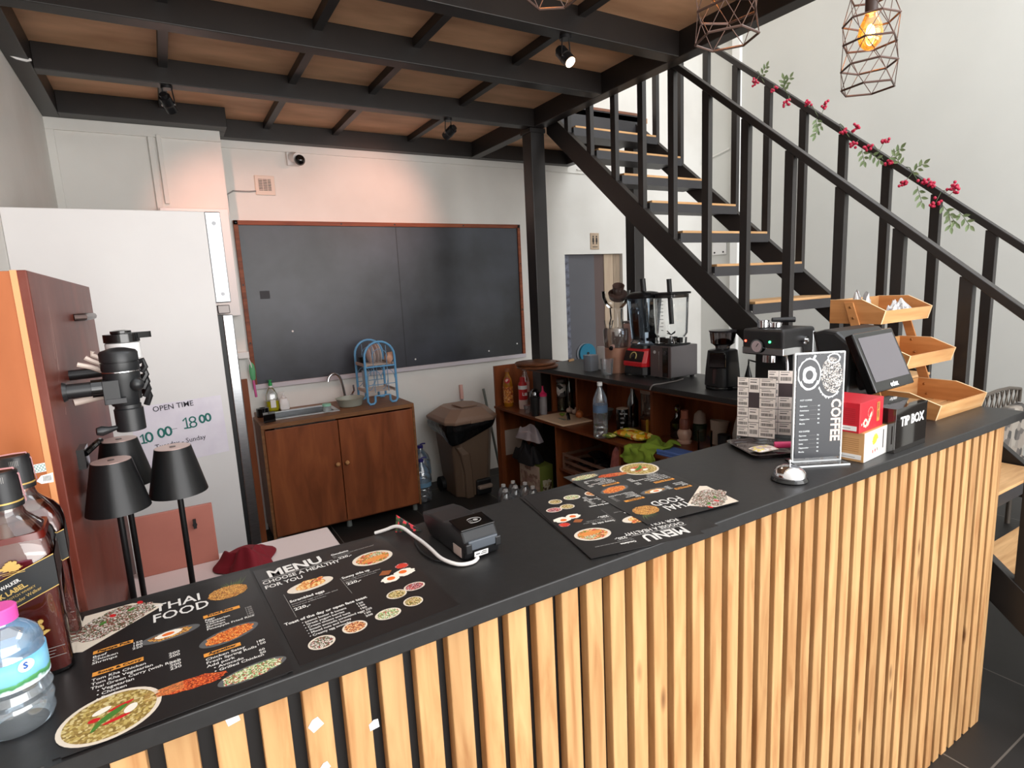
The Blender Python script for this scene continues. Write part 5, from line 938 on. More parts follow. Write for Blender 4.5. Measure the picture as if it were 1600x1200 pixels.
def thai_menu(label, o, ang, z, seed=0):
    t = thing('menu_sheet', label, 'menu', (o[0], o[1], z), ang, 'black printed menu sheets on the counter'); T = at((o[0], o[1], z), ang)
    MB(T).box(0.011, 0.25, 0.004, 0.345, 0, 0.0008, MENUB).build('sheet', t)
    b = MB(T); b.text('THAI', 0.037, TR(0.103, 0.285, 0.001), PR, xs=0.80, bold=0.0004); b.text('FOOD', 0.037, TR(0.100, 0.252, 0.001), PR, xs=0.74, bold=0.0004); b.build('title', t)
    for (s, u, v, r4) in (('Papaya Pok', 0.034, 0.2125, (0.029, 0.2105, 0.076, 0.2195)), ('Soup & Curry', 0.037, 0.1535, (0.031, 0.151, 0.088, 0.161)), ('Fried Rice', 0.172, 0.2185, (0.166, 0.216, 0.217, 0.225)), ('Appetizer', 0.163, 0.1085, (0.157, 0.106, 0.203, 0.115))):
        b = MB(T); prrect(b, *r4, ORG, 0.0009); b.text(s, 0.0078, TR(u, v, 0.0012), MENUB, xs=1.1, bold=0.0003); b.build('heading_band', t, recalc=False)
    b = MB(T); lines(b, ['Beef', 'Chicken', 'Shrimps'], 0.029, 0.200, 0.0085, 0.0085); b.build('dish_names', t); b = MB(T); lines(b, ['Tom Kha Chicken', 'Tom Kha Vegetarian', 'Thai Green Curry (with Rice)', '   \u2022 Vegetarian', '   \u2022 Chicken', '   \u2022 Beef'], 0.031, 0.139, 0.0088, 0.0096, xs=0.92); b.build('dish_names', t); b = MB(T)
    lines(b, ['Eggs', 'Vegetarian', 'Chicken', 'Shrimps', 'Pineapple Fried Rice'], 0.167, 0.207, 0.0075, 0.0076); b.build('dish_names', t); b = MB(T); lines(b, ['Chicken Satay', 'Fresh Spring Rolls', 'Add pork', '   \u2022 Avocado', '   \u2022 Grilled Chicken'], 0.158, 0.096, 0.0082, 0.0087); b.build('dish_names', t)
    b = MB(T); lines(b, ['150', '180', '220'], 0.075, 0.204, 0.0078, 0.0075); b.build('prices', t); b = MB(T); lines(b, ['200', '200', '', '200', '200', '230'], 0.117, 0.142, 0.0085, 0.0078); b.build('prices', t); b = MB(T); lines(b, ['100', '120', '150', '180', '250'], 0.222, 0.207, 0.0066, 0.0068, PRG); b.build('prices', t); b = MB(T); lines(b, ['180', '150', '', '60', '50'], 0.221, 0.098, 0.0075, 0.0078); b.build('prices', t)
    b = MB(T); b.add([(0.002, 0.236, 0.0009), (0.016, 0.228, 0.0009), (0.116, 0.303, 0.0009), (0.114, 0.312, 0.0009), (0.075, 0.343, 0.0009), (0.012, 0.343, 0.0009)], [(0, 1, 2, 3, 4, 5)], PLATE); disc(b, 0.05, 0.298, 0.058, 0.035, F['salad'], 0.00098, 0.5, jag=0.12, seed=4)
    for k in range(7): disc(b, 0.025+0.012*k, 0.283+0.007*k+0.01*(k % 3), 0.006, 0.004, (F['salad'], LEAFP, CHILI)[k % 3], 0.00105, k)
    b.build('food_photo', t, recalc=False)
    def curry(b, z):
        disc(b, 0.055, 0.050, 0.005, 0.019, LEAFP, z+0.0003, -0.9); disc(b, 0.042, 0.038, 0.003, 0.012, LEAFP, z+0.00045, -0.5); disc(b, 0.064, 0.062, 0.014, 0.003, CHILI, z+0.0001, 0.3); disc(b, 0.060, 0.038, 0.014, 0.003, CHILI, z+0.0001, 0.2); disc(b, 0.038, 0.050, 0.006, 0.004, CHILI, z+0.0001); disc(b, 0.045, 0.064, 0.010, 0.005, EGGW, z+0.0001, 0.4)
        disc(b, 0.074, 0.050, 0.009, 0.006, EGGW, z+0.0001, 1.0)
    plate(t, T, 0.054, 0.050, 0.052, 0.0465, PLATE, F['curry'], 0.15, 0.90, curry, 0.0)
    def fried_egg(b, z): disc(b, 0.120, 0.203, 0.017, 0.008, EGGW, z, 0.1, jag=0.08); disc(b, 0.119, 0.203, 0.008, 0.0042, YOLK, z+0.0001)
    plate(t, T, 0.122, 0.200, 0.038, 0.014, GLASSP, F['pine'], 0.03, 0.74, fried_egg, 0.12)
    plate(t, T, 0.208, 0.283, 0.030, 0.023, None, F['pine'], 0.0, 1.0, None, 0.05)
    b = MB(T); rnd = random.Random(4)
    for k in range(9): b.add([(0.205+k*0.003, 0.303, 0.0009), (0.208+k*0.003, 0.303, 0.0009), (0.200+k*0.0052+rnd.uniform(-.003, .003), 0.325+rnd.uniform(-.008, .006), 0.0009)], [(0, 1, 2)], mat('print_dark_leaf', (84, 96, 60), 0.5))
    b.build('food_photo', t, recalc=False)
    plate(t, T, 0.193, 0.145, 0.040, 0.019, GLASSP, F['noodle'], 0.2, 0.82, None, 0.1)
    def sticks(b, z):
        for k in range(6): b.add([(0.088, 0.050+0.0032*k, z), (0.088, 0.0508+0.0032*k, z), (0.130, 0.054+0.0028*k, z), (0.130, 0.0532+0.0028*k, z)], [(0, 3, 2, 1)], STICK)
    plate(t, T, 0.138, 0.056, 0.040, 0.0125, None, F['satay'], -0.10, 1.0, sticks, 0.12)
    plate(t, T, 0.207, 0.034, 0.042, 0.016, GLASSP, F['green'], 0.1, 0.88, None, 0.12)
    return t
def brunch_menu(label, o, ang, z):
    t = thing('menu_sheet', label, 'menu', (o[0], o[1], z), ang, 'black printed menu sheets on the counter'); T = at((o[0], o[1], z), ang)
    MB(T).box(0, 0.238, 0, 0.330, 0, 0.0008, MENUB).build('sheet', t)
    b = MB(T); b.text('MENU', 0.040, TR(0.018, 0.287, 0.001), PR, xs=0.86, bold=0.0012); prrect(b, 0.006, 0.2815, 0.128, 0.2825, PR, 0.001); b.build('title', t)
    b = MB(T); b.text('CHOOSE A HEALTHY', 0.0172, TR(0.005, 0.266, 0.001), PR, xs=0.80, bold=0.0003); b.text('FOR YOU', 0.0172, TR(0.005, 0.247, 0.001), PR, xs=0.84, bold=0.0003); b.build('subtitle', t)
    for (s, u, v, sz) in (('Scrambled eggs', 0.028, 0.175, 0.0105), ('Omelette', 0.131, 0.300, 0.0098), ('Sunny side up', 0.119, 0.198, 0.0105), ('Toast of the day or open face toast', 0.006, 0.112, 0.0104)): b = MB(T); b.text(s, sz, TR(u, v, 0.001), PR, xs=0.84, bold=0.0003); b.build('dish_name', t)
    for (u, v) in ((0.028, 0.146), (0.138, 0.277), (0.119, 0.172)): b = MB(T); b.text('220,-', 0.012, TR(u, v, 0.001), PR, xs=1.0, bold=0.0003); b.build('price', t)
    b = MB(T)
    lines(b, ['Scrambled eggs served with salad', 'bread and grilled bacon.'], 0.028, 0.166, 0.0052, 0.007, PRG); b.build('fine_print', t); b = MB(T); lines(b, ['Egg omelette served with bread and salad', 'and your choice'], 0.131, 0.293, 0.0045, 0.006, PRG); b.build('fine_print', t); b = MB(T); lines(b, ['Fried eggs served with grilled', 'tomato bacon and bread.'], 0.119, 0.190, 0.0052, 0.0068, PRG); b.build('fine_print', t); b = MB(T)
    lines(b, ['\u2022 peanut butter & banana', '\u2022 Greek yogurt berries', '\u2022 Cream cheese and tuna', '\u2022 Smash avocado scrambled eggs 220', '\u2022 Mixed nuts and honey', '\u2022 Creamy egg avocado'], 0.028, 0.101, 0.0080, 0.0085, xs=0.82); b.build('toast_list', t); b = MB(T); lines(b, ['120', '150', '180', '', '120', '200'], 0.110, 0.101, 0.0072, 0.0085); b.build('price', t)
    b = MB(T)
    prrect(b, 0.0252, 0.125, 0.0258, 0.209, PRG, 0.001); prrect(b, 0.1162, 0.141, 0.1168, 0.203, PRG, 0.001); b.each('divider_line', t, recalc=False)
    def scr(b, z): prr = None; disc(b, 0.066, 0.226, 0.018, 0.009, F['toast'], z, 0.3, n=4); disc(b, 0.083, 0.224, 0.014, 0.006, F['oml'], z, 0.5)
    plate(t, T, 0.070, 0.214, 0.038, 0.018, PLATE, F['toast'], 0.05, 0.66, scr)
    def oml(b, z): disc(b, 0.19, 0.236, 0.024, 0.008, mat('f_orange', (222, 140, 70), 0.4), z, 0.1); disc(b, 0.20, 0.252, 0.014, 0.006, F['green'], z, 0.2, jag=0.2)
    plate(t, T, 0.189, 0.242, 0.037, 0.027, PLATE, F['oml'], 0.0, 0.82, oml)
    b = MB(T); disc(b, 0.185, 0.146, 0.016, 0.012, EGGW, 0.0009, 0, jag=0.1, seed=1); disc(b, 0.213, 0.153, 0.018, 0.013, EGGW, 0.00092, 0, jag=0.1, seed=2); disc(b, 0.186, 0.147, 0.007, 0.006, YOLK, 0.001); disc(b, 0.211, 0.156, 0.007, 0.006, YOLK, 0.001); b.build('food_photo', t, recalc=False)
    b = MB(T); disc(b, 0.186, 0.172, 0.013, 0.010, mat('f_bread', (150, 84, 44), 0.5), 0.0009, 0.2, n=4); disc(b, 0.219, 0.178, 0.012, 0.010, F['berry'], 0.0009); disc(b, 0.219, 0.178, 0.010, 0.008, mat('f_tomato', (206, 60, 44), 0.4), 0.00095, jag=0.1); b.build('food_photo', t, recalc=False)
    for (u, v, rx, ry, f) in ((0.173, 0.092, 0.0165, 0.0135, 'mix'), (0.206, 0.097, 0.018, 0.0125, 'berry'), (0.185, 0.055, 0.0155, 0.014, 'mix'), (0.140, 0.046, 0.020, 0.0145, 'green'), (0.088, 0.044, 0.018, 0.0155, 'nuts'), (0.038, 0.036, 0.0185, 0.0165, 'salad')): plate(t, T, u, v, rx, ry, PLATE, F[f], 0.0, 0.84)
    return t
def blank_menu(label, o, ang, z, w=0.238, h=0.33):
    b = MB(at((o[0], o[1], z), ang)); b.box(0, w, 0, h, 0, 0.0008, MENUB); ob = b.build('menu_sheet', origin=(o[0], o[1], z)); tag(ob, label, 'menu', 'black printed menu sheets on the counter')
S1 = math.radians
blank_menu('black menu sheet at the very bottom of the stack nearest the whisky bottles', (-0.168, 0.7215), S1(2.6), ZC, 0.238, 0.345)
blank_menu('black menu sheet showing as a dark rim under the left food menu', (-0.162, 0.731), S1(1.0), ZC+0.0011, 0.24, 0.338)
brunch_menu('black breakfast menu sheet with white title, flat and readable beside the left food menu', (0.095, 0.742), S1(3), ZC+0.0001)
thai_menu('black food menu sheet lying upright-reading beside the water bottle at the left', (-0.165, 0.723), S1(2), ZC+0.0024)
blank_menu('black menu sheet peeking out under the upside-down menus near the counter edge', (0.900, 1.045), S1(175), ZC+0.0001)
blank_menu('black menu sheet under the upside-down breakfast menu, left edge fanned out', (0.880, 1.045), S1(170), ZC+0.0012)
brunch_menu('black breakfast menu sheet lying upside down in the middle of the counter', (0.884, 1.028), S1(168.5), ZC+0.0023)
thai_menu('black food menu sheet lying upside down on the middle pile', (1.052, 1.108), S1(173), ZC+0.0036)

# ---- whisky bottles
WGL = glass('whisky_glass', (244, 236, 228), 0.07, 0.02); WLIQ = mat('whisky_liquid', (92, 22, 14), 0.15, coat=0.1, trans=0.0)
GOLD = mat('gold_print', (206, 170, 96), 0.35, 0.3); WL = mat('black_label_paper', (26, 27, 28), 0.45); PINKS = mat('pink_tax_strip', (214, 160, 164), 0.5)
def whisky(cx, cy, rz, label, fill):
    t = thing('whisky_bottle', label, 'bottle', (cx, cy, ZC), rz, 'square whisky bottles'); T = at((cx, cy, ZC), rz); W_ = 0.043
    def se(w, z, p, n=48):
        out = []
        for k in range(n):
            a = 2*PI*(k+0.5)/n; ca, sa = math.cos(a), math.sin(a); q = (abs(ca)**p+abs(sa)**p)**(-1/p); out.append((w*q*ca, w*q*sa, z))
        return out
    PB = [(0.040, 0.0, 9), (W_, 0.004, 9), (W_, 0.160, 9), (0.0425, 0.172, 8), (0.040, 0.184, 6), (0.034, 0.196, 4), (0.026, 0.206, 3), (0.019, 0.216, 2.2), (0.017, 0.224, 2), (0.017, 0.236, 2)]
    b = MB(T); loft(b, [se(w, z, p) for w, z, p in PB], WGL, True, (True, False)); b.build('glass_body', t)
    PL = [(w-0.003, max(z, 0.006), p) for w, z, p in PB if z < fill+0.02]; PL[-1] = (PL[-1][0], fill+0.02, PL[-1][2])
    b = MB(T); loft(b, [se(w, z, p) for w, z, p in PL], WLIQ, True); b.build('whisky', t)
    b = MB(T); b.lathe([(0.0195, 0), (0.0195, 0.006), (0.0188, 0.007), (0.0188, 0.032), (0.0182, 0.033), (0.0182, 0.046), (0.016, 0.048), (0, 0.048)], BLACKP, (0, 0, 0.228), 32); c = b.build('cap', t)
    b = MB(T); b.lathe([(0.0197, 0.0), (0.0197, 0.002)], GOLD, (0, 0, 0.2345), 32); b.build('gold_ring', c, recalc=False)
    b = MB(T)
    for k in range(16): b.box(-0.0135+k*0.0018, -0.013+k*0.0018, -0.0187+abs(k-7.5)**2*0.00017, -0.0183+abs(k-7.5)**2*0.00017+0.0006, 0.2625, 0.2705, PRG)
    b.build('knurl_print', c)
    b = MB(T); b.tube([(0.021, 0.002, 0.231), (0.0195, 0.0, 0.25), (0.0188, 0, 0.268), (0.014, 0, 0.2775), (0.0, 0, 0.278), (-0.014, 0, 0.2775), (-0.019, 0, 0.268), (-0.0195, 0, 0.25)], 0.0045, PINKS, 8, flat=0.12); b.build('tax_strip', t)
    # slanted label on the front and right faces
    sl = math.tan(math.radians(20)); y = -W_-0.0012
    b = MB(T); b.add([(-W_, y, 0.092), (W_, y, 0.092+2*W_*sl), (W_, y, 0.134+2*W_*sl), (-W_, y, 0.134)], [(0, 1, 2, 3)], WL)
    b.add([(W_+0.0008, -W_, 0.092+2*W_*sl), (W_+0.0008, 0.01, 0.098+2*W_*sl), (W_+0.0008, 0.01, 0.140+2*W_*sl), (W_+0.0008, -W_, 0.134+2*W_*sl)], [(0, 1, 2, 3)], WL)
    for z0 in (0.0915, 0.134): b.add([(-W_, y-0.0001, z0), (W_, y-0.0001, z0+2*W_*sl), (W_, y-0.0001, z0+0.0012+2*W_*sl), (-W_, y-0.0001, z0+0.0012)], [(0, 1, 2, 3)], GOLD)
    lb = b.build('slanted_label', t, recalc=False)
    TT = T @ TR(-W_, y-0.0003, 0.0) @ RX(PI/2) @ TR(0, 0.092, 0) @ RZ(math.radians(20))
    b = MB(TT); b.text('JOHNNIE WALKER.', 0.0066, TR(0.019, 0.0285, 0), PR, xs=0.80, bold=0.0001); b.text('BLACK LABEL.', 0.0086, TR(0.017, 0.0185, 0), GOLD, xs=0.92, bold=0.0003); b.text('BLENDED SCOTCH WHISKY', 0.0042, TR(0.019, 0.0125, 0), GOLD, xs=1.0); b.text('Alexander Walker', 0.0062, TR(0.034, 0.004, 0) @ RZ(0.05), GOLD, xs=0.9); b.build('label_lettering', lb)
    TF = T @ TR(0, y-0.0003, 0) @ RX(PI/2)
    b = MB(TF); disc(b, 0.0, 0.160, 0.010, 0.0045, GOLD, 0, jag=0.25, seed=3); disc(b, 0.0, 0.165, 0.006, 0.0035, GOLD, 0.0001, jag=0.3, seed=5); prrect(b, -0.013, 0.1535, 0.013, 0.1541, GOLD, 0); prrect(b, -0.009, 0.1515, 0.013, 0.1521, GOLD, 0); b.build('gold_crest', t, recalc=False)
    b = MB(TF); 
    for (u, v, r, ry) in ((0.016, 0.072, 0.004, 0.006), (0.018, 0.080, 0.003, 0.003), (0.019, 0.064, 0.007, 0.0025), (0.012, 0.060, 0.003, 0.005)): disc(b, u, v, r, ry, GOLD, 0, 0.3, jag=0.2, seed=9)
    b.build('walking_figure', t, recalc=False)
    b = MB(TF); 
    for k, w in enumerate((0.026, 0.016, 0.014, 0.026)): prrect(b, 0.012, 0.040-0.0042*k, 0.012+w, 0.0404-0.0042*k+0.0002, PRG, 0)
    b.build('small_print', t, recalc=False)
    return t
w1 = whisky(-0.207, 0.955, 0.06, 'square whisky bottle with slanted black label, front one at the left edge', 0.176)
w2 = whisky(-0.209, 1.05, 0.10, 'square whisky bottle half hidden behind the front one, paper tag on its cap', 0.178)
b = MB(TR(-0.187, 1.04, ZC+0.232) @ RX(PI/2)); b.add([(0, 0.003, 0), (0.006, 0.010, 0), (0.020, 0.012, 0), (0.019, -0.002, 0), (0.005, -0.002, 0)], [(0, 1, 2, 3, 4)], PAPER)
for k in range(6): b.add([(0.008+0.0016*k, 0.001, 0.0003), (0.0087+0.0016*k, 0.001, 0.0003), (0.009+0.0016*k, 0.009, 0.0003), (0.0083+0.0016*k, 0.009, 0.0003)], [(0, 1, 2, 3)], BLACKM)
b.build('paper_tag', w2, recalc=False)
# ---- water bottle with pink cap
t = thing('water_bottle', 'small water bottle with magenta cap and blue label, front left corner', 'bottle', (-0.203, 0.825, ZC))
c = (-0.203, 0.825, ZC)
pr = [(0.026, 0), (0.031, 0.003), (0.0345, 0.012), (0.033, 0.022), (0.0355, 0.030), (0.033, 0.038), (0.036, 0.046), (0.033, 0.055), (0.035, 0.060), (0.035, 0.098), (0.0335, 0.102), (0.0345, 0.108), (0.031, 0.120), (0.022, 0.130), (0.0135, 0.136), (0.0130, 0.142)]
pr = [(r, z*0.94) for r, z in pr]
MB().lathe(pr, glass('water_clear', (232, 242, 250), 0.14, 0.06, ior=1.5, dens=0.10), c, 40).build('bottle', t)
b = MB(); 
LBL = bpy.data.materials.new('blue_water_label'); LBL.use_nodes = True; nt = LBL.node_tree; bs = nt.nodes['Principled BSDF']; bs.inputs['Roughness'].default_value = 0.3
tc = nt.nodes.new('ShaderNodeTexCoord'); sp = nt.nodes.new('ShaderNodeSeparateXYZ'); nz = nt.nodes.new('ShaderNodeTexNoise'); nz.inputs['Scale'].default_value = 60; ma = nt.nodes.new('ShaderNodeMath'); ma.operation = 'MULTIPLY_ADD'; ma.inputs[1].default_value = 0.018
nt.links.new(tc.outputs['Object'], sp.inputs[0]); nt.links.new(tc.outputs['Object'], nz.inputs['Vector']); nt.links.new(nz.outputs['Fac'], ma.inputs[0]); nt.links.new(sp.outputs['Z'], ma.inputs[2])
mr = nt.nodes.new('ShaderNodeMapRange'); mr.inputs[1].default_value = 0.062; mr.inputs[2].default_value = 0.108; nt.links.new(ma.outputs[0], mr.inputs[0])
cr = nt.nodes.new('ShaderNodeValToRGB'); e = cr.color_ramp.elements; e[0].position = 0.0; e[0].color = rgb(206, 226, 240); e[1].position = 1.0; e[1].color = rgb(96, 180, 226)
for p_, q_ in ((0.14, (214, 230, 242)), (0.2, (60, 130, 80)), (0.30, (90, 160, 100)), (0.36, (120, 186, 222)), (0.62, (140, 204, 236))): k_ = e.new(p_); k_.color = rgb(*q_)
nt.links.new(mr.outputs[0], cr.inputs[0]); nt.links.new(cr.outputs[0], bs.inputs['Base Color'])
b.lathe([(0.0356, 0.058), (0.0356, 0.092)], LBL, c, 40); lb = b.build('label', t, recalc=False)
b = MB()
for k, w in enumerate((0.5, 0.35)):
    for s_ in range(8): a0 = -2.2+s_*w/8; a1 = a0+w/9; z0 = ZC+0.084-0.005*k; b.add([(c[0]+0.0358*math.cos(a0), c[1]+0.0358*math.sin(a0), z0), (c[0]+0.0358*math.cos(a1), c[1]+0.0358*math.sin(a1), z0), (c[0]+0.0358*math.cos(a1), c[1]+0.0358*math.sin(a1), z0+0.0015), (c[0]+0.0358*math.cos(a0), c[1]+0.0358*math.sin(a0), z0+0.0015)], [(0, 1, 2, 3)], PAPER)
b.build('label_print', lb, recalc=False)
b = MB(T := TR(c[0]+0.0362*math.cos(-0.95), c[1]+0.0362*math.sin(-0.95), ZC+0.084) @ RZ(-0.95+PI/2) @ RX(PI/2)); disc(b, 0, 0, 0.008, 0.007, PAPER, 0); b.text('S', 0.01, TR(-0.003, -0.003, 0.0004), mat('logo_blue', (40, 90, 170), 0.5), bold=0.0004); b.build('logo_badge', lb, recalc=False)
MB().lathe([(0.0165, 0), (0.0165, 0.015), (0.015, 0.0165), (0, 0.0165)], mat('magenta_cap', (222, 84, 168), 0.4), (c[0], c[1], ZC+0.131), 32).build('cap', t)

# ---- card reader, cable, napkin
t = thing('card_reader', 'black card payment terminal with contactless symbol, standing mid-counter', 'card terminal', (0.43, 0.965, ZC), -0.02)
T = at((0.435, 0.965, ZC), math.radians(2))
b = MB(T); b.prism([(-0.085, 0.001), (0.06, 0.0), (0.088, 0.022), (0.092, 0.040), (0.055, 0.046), (0.0, 0.048), (-0.04, 0.056), (-0.075, 0.052), (-0.092, 0.025)], -0.036, 0.036, BLACKP, 'x'); b.build('housing', t, bevel=0.004)
b = MB(T @ TR(0, -0.0565, 0.0545) @ RX(math.radians(6))); b.box(-0.035, 0.035, -0.020, 0.028, 0, 0.002, BLACKG); b.build('reader_window', t, bevel=0.002)
b = MB(T); b.box(-0.030, 0.030, -0.0935, -0.088, 0.020, 0.038, mat('slate_bumper', (74, 80, 88), 0.4)); b.build('printer_flap', t, bevel=0.002)
b = MB(T); b.box(-0.036, -0.024, -0.095, -0.08, 0.016, 0.034, BLACKP); b.box(0.024, 0.036, -0.095, -0.08, 0.016, 0.034, BLACKP); b.each('corner_catch', t, bevel=0.002)
b = MB(T @ TR(-0.006, -0.0905, 0.006) @ RX(math.radians(98))); b.box(-0.013, 0.015, 0, 0.010, 0, 0.0008, PAPER); b.box(-0.010, -0.002, 0.004, 0.006, 0.0008, 0.0009, BLACKM); b.box(0.0, 0.012, 0.003, 0.0045, 0.0008, 0.0009, BLACKM); b.box(0.002, 0.012, 0.0065, 0.008, 0.0008, 0.0009, BLACKM); b.build('id_sticker', t)
b = MB(T); b.box(-0.0372, -0.0362, -0.075, -0.045, 0.004, 0.022, mat('pale_side_label', (180, 160, 152), 0.5)); b.build('side_sticker', t)
b = MB(T @ TR(0.004, -0.052, 0.0572) @ RX(math.radians(6)))
b.tube([(0.015*math.cos(a), 0.009*math.sin(a), 0) for a in [k*PI/12 for k in range(-9, 10)]], 0.0006, PRG, 6); b.text(')))', 0.010, TR(-0.012, -0.003, 0), PRG); disc(b, 0.004, 0, 0.005, 0.004, PRG, 0.0002); b.build('contactless_symbol', t)
o = MB().tube(sm([(0.425, 0.872, ZC+0.004), (0.41, 0.862, ZC+0.004), (0.385, 0.868, ZC+0.005), (0.368, 0.90, ZC+0.008), (0.366, 0.945, ZC+0.010), (0.365, 0.985, ZC+0.010), (0.36, 1.02, ZC+0.012), (0.352, 1.05, ZC+0.018), (0.342, 1.068, ZC+0.018), (0.325, 1.082, ZC+0.010), (0.308, 1.094, ZC+0.004)]), 0.0034, mat('white_cable', (222, 216, 212), 0.35), 10).build('white_cable', origin=(0.37, 0.97, ZC)); tag(o, 'white cable curling on the counter from the card terminal', 'cable')
o = MB().tube(sm([(0.372, 0.895, ZC+0.003), (0.358, 0.915, ZC+0.003), (0.352, 0.95, ZC+0.003), (0.356, 0.99, ZC+0.003), (0.362, 1.02, ZC+0.005)]), 0.0018, BLACKP, 8).build('black_cable', origin=(0.36, 0.95, ZC)); tag(o, 'thin black cable running beside the white cable', 'cable')
NB = food('berry_fabric', [(26, 22, 22), (200, 30, 50), (30, 26, 24), (60, 80, 40), (26, 22, 22), (220, 60, 70), (28, 24, 24)], 190)
o = MB().add([(0.345, 1.078, ZC+0.001), (0.392, 1.052, ZC+0.001), (0.372, 1.088, ZC+0.001), (0.352, 1.086, ZC+0.034), (0.360, 1.076, ZC+0.024)], [(0, 1, 4), (0, 4, 3), (1, 2, 3), (1, 3, 4), (0, 3, 2), (0, 2, 1)], NB).build('folded_napkin', origin=(0.365, 1.075, ZC)); tag(o, 'small folded black napkin with red berry print behind the white cable', 'napkin')

# ---- service bell
t = thing('service_bell', 'chrome service bell on a black base near the coffee sign', 'bell', (1.208, 0.792, ZC))
bc = (1.208, 0.792, ZC)
MB().lathe([(0.040, 0), (0.041, 0.003), (0.038, 0.009), (0.029, 0.010)], BLACKG, bc, 40).build('base', t)
MB().lathe([(0.0365, 0.0095), (0.037, 0.012), (0.034, 0.021), (0.0275, 0.029), (0.016, 0.035), (0.004, 0.037), (0, 0.037)], CHROME, bc, 40).build('dome', t)
b = MB(); b.cyl((bc[0], bc[1], ZC+0.036), 0.0025, 0.008, CHROME, 12); b.sph((bc[0], bc[1], ZC+0.046), 0.004, CHROME, 12); b.build('plunger', t)

# ---- coffee menu stand
px, py, qx, qy = 1.322, 0.862, 1.432, 0.802
ang = math.atan2(qy-py, qx-px); Ws = math.hypot(qx-px, qy-py); T = at((px, py, ZC), ang)
t = thing('coffee_menu_stand', 'acrylic table stand holding a black coffee menu card', 'menu stand', (px, py, ZC), ang)
SG = mat('poster_black', (44, 46, 52), 0.35)
MB(T).box(0, Ws, -0.003, 0.003, 0.004, 0.282, glass('acrylic', (246, 248, 250), 0.06, 0.02)).build('acrylic_holder', t)
MB(T).box(-0.002, Ws+0.005, -0.035, 0.03, 0, 0.004, glass('acrylic_base', (150, 154, 158), 0.05, 0.05)).build('acrylic_base', t)
b = MB(T); WE = mat('acrylic_edge', (236, 240, 242), 0.3)
for bx_ in ((-0.001, 0.002, 0.004, 0.282), (Ws-0.002, Ws+0.001, 0.004, 0.282)): b.box(bx_[0], bx_[1], -0.0035, 0.0035, bx_[2], bx_[3], WE)
b.box(0, Ws, -0.0035, 0.0035, 0.280, 0.283, WE); b.box(0, Ws, -0.0035, 0.0035, 0.003, 0.0055, WE); b.box(-0.002, Ws+0.005, -0.036, -0.034, 0.0, 0.004, WE); b.build('bright_edge', t)
cd = MB(T).box(0.004, Ws-0.004, -0.0045, -0.0035, 0.014, 0.278, SG).build('menu_card', t)
TF = T @ TR(0.004, -0.0048, 0.014) @ RX(PI/2); w_ = Ws-0.008
def ringp(b, u, v, r0, r1, mt, z, sx=1.0, n=40, jag=0.0, seed=1, a0=0, a1=2*PI):
    rnd = random.Random(seed); A = []; B_ = []
    for k in range(n+1):
        a = a0+(a1-a0)*k/n; q = 1+rnd.uniform(-jag, jag); A.append((u+r0*sx*math.cos(a), v+r0*math.sin(a), z)); B_.append((u+r1*q*sx*math.cos(a), v+r1*q*math.sin(a), z))
    b.add(A+B_, [(k, k+1, n+2+k, n+1+k) for k in range(n)], mt)
CH = mat('chalk_print', (226, 230, 232), 0.6)
b = MB(TF); ringp(b, 0.032, 0.215, 0.037, 0.041, CH, 0.0, 0.72, jag=0.04); ringp(b, 0.032, 0.213, 0.012, 0.022, CH, 0.0001, 0.8, jag=0.06, seed=2); ringp(b, 0.032, 0.208, 0.028, 0.032, CH, 0.0001, 0.75, a0=PI*1.1, a1=PI*1.9, jag=0.05); disc(b, 0.026, 0.198, 0.008, 0.004, CH, 0.0002); disc(b, 0.018, 0.203, 0.003, 0.003, CH, 0.0002)
ringp(b, 0.085, 0.205, 0.048, 0.053, CH, 0.00005, 0.62, a0=PI*1.15, a1=PI*1.75, jag=0.05); b.tube([(0.040, 0.250, 0), (0.046, 0.262, 0)], 0.003, CH, 6, flat=0.1); b.build('cup_drawing', cd, recalc=False)
b = MB(TF); disc(b, w_-0.028, 0.21, 0.027, 0.045, food('bean_print', [(44, 46, 52), (216, 212, 206), (60, 60, 64), (206, 202, 198), (150, 140, 132)], 520), 0.0, 0.1, jag=0.05); ringp(b, w_-0.025, 0.252, 0.010, 0.013, CH, 0.0002, 1.3, jag=0.08); b.build('bean_drawing', cd, recalc=False)
b = MB(TF @ TR(w_-0.026, 0.150, 0) @ RZ(-PI/2)); b.text('COFFEE', 0.034, TR(0, 0, 0.0001), mat('blush_print', (226, 206, 196), 0.5), xs=0.92, bold=0.0012); b.build('coffee_lettering', cd)
b = MB(TF); lines(b, ['HOT COFFEE'], 0.010, 0.148, 0.0055, 0.01, CH, 0.95, 0.0001); b.build('section_title', cd); b = MB(TF); lines(b, ['ICE COFFEE'], 0.010, 0.068, 0.0055, 0.01, CH, 0.95, 0.0001); b.build('section_title', cd); b = MB(TF)
lines(b, ['Espresso', 'Americano', 'Latte', 'Cappuccino', 'Mocha'], 0.010, 0.133, 0.0056, 0.0112, CH, 0.95, 0.0001); b.build('drink_names', cd); b = MB(TF); lines(b, ['Espresso', 'Americano', 'Latte', 'Cappuccino', 'Mocha'], 0.010, 0.057, 0.0056, 0.0105, CH, 0.95, 0.0001)
b.build('drink_names', cd)
b = MB(TF); lines(b, ['60', '70', '80', '80', '90'], 0.056, 0.133, 0.0055, 0.0112, CH, 1, 0.0001); b.build('drink_prices', cd); b = MB(TF); lines(b, ['70', '80', '90', '90', '95'], 0.056, 0.057, 0.0055, 0.0105, CH, 1, 0.0001)
for k in range(4): prrect(b, 0.036, 0.135-0.0112*k, 0.053, 0.1353-0.0112*k, PRG, 0.0001); prrect(b, 0.036, 0.059-0.0105*k, 0.053, 0.0593-0.0105*k, PRG, 0.0001)
b.build('drink_prices', cd)

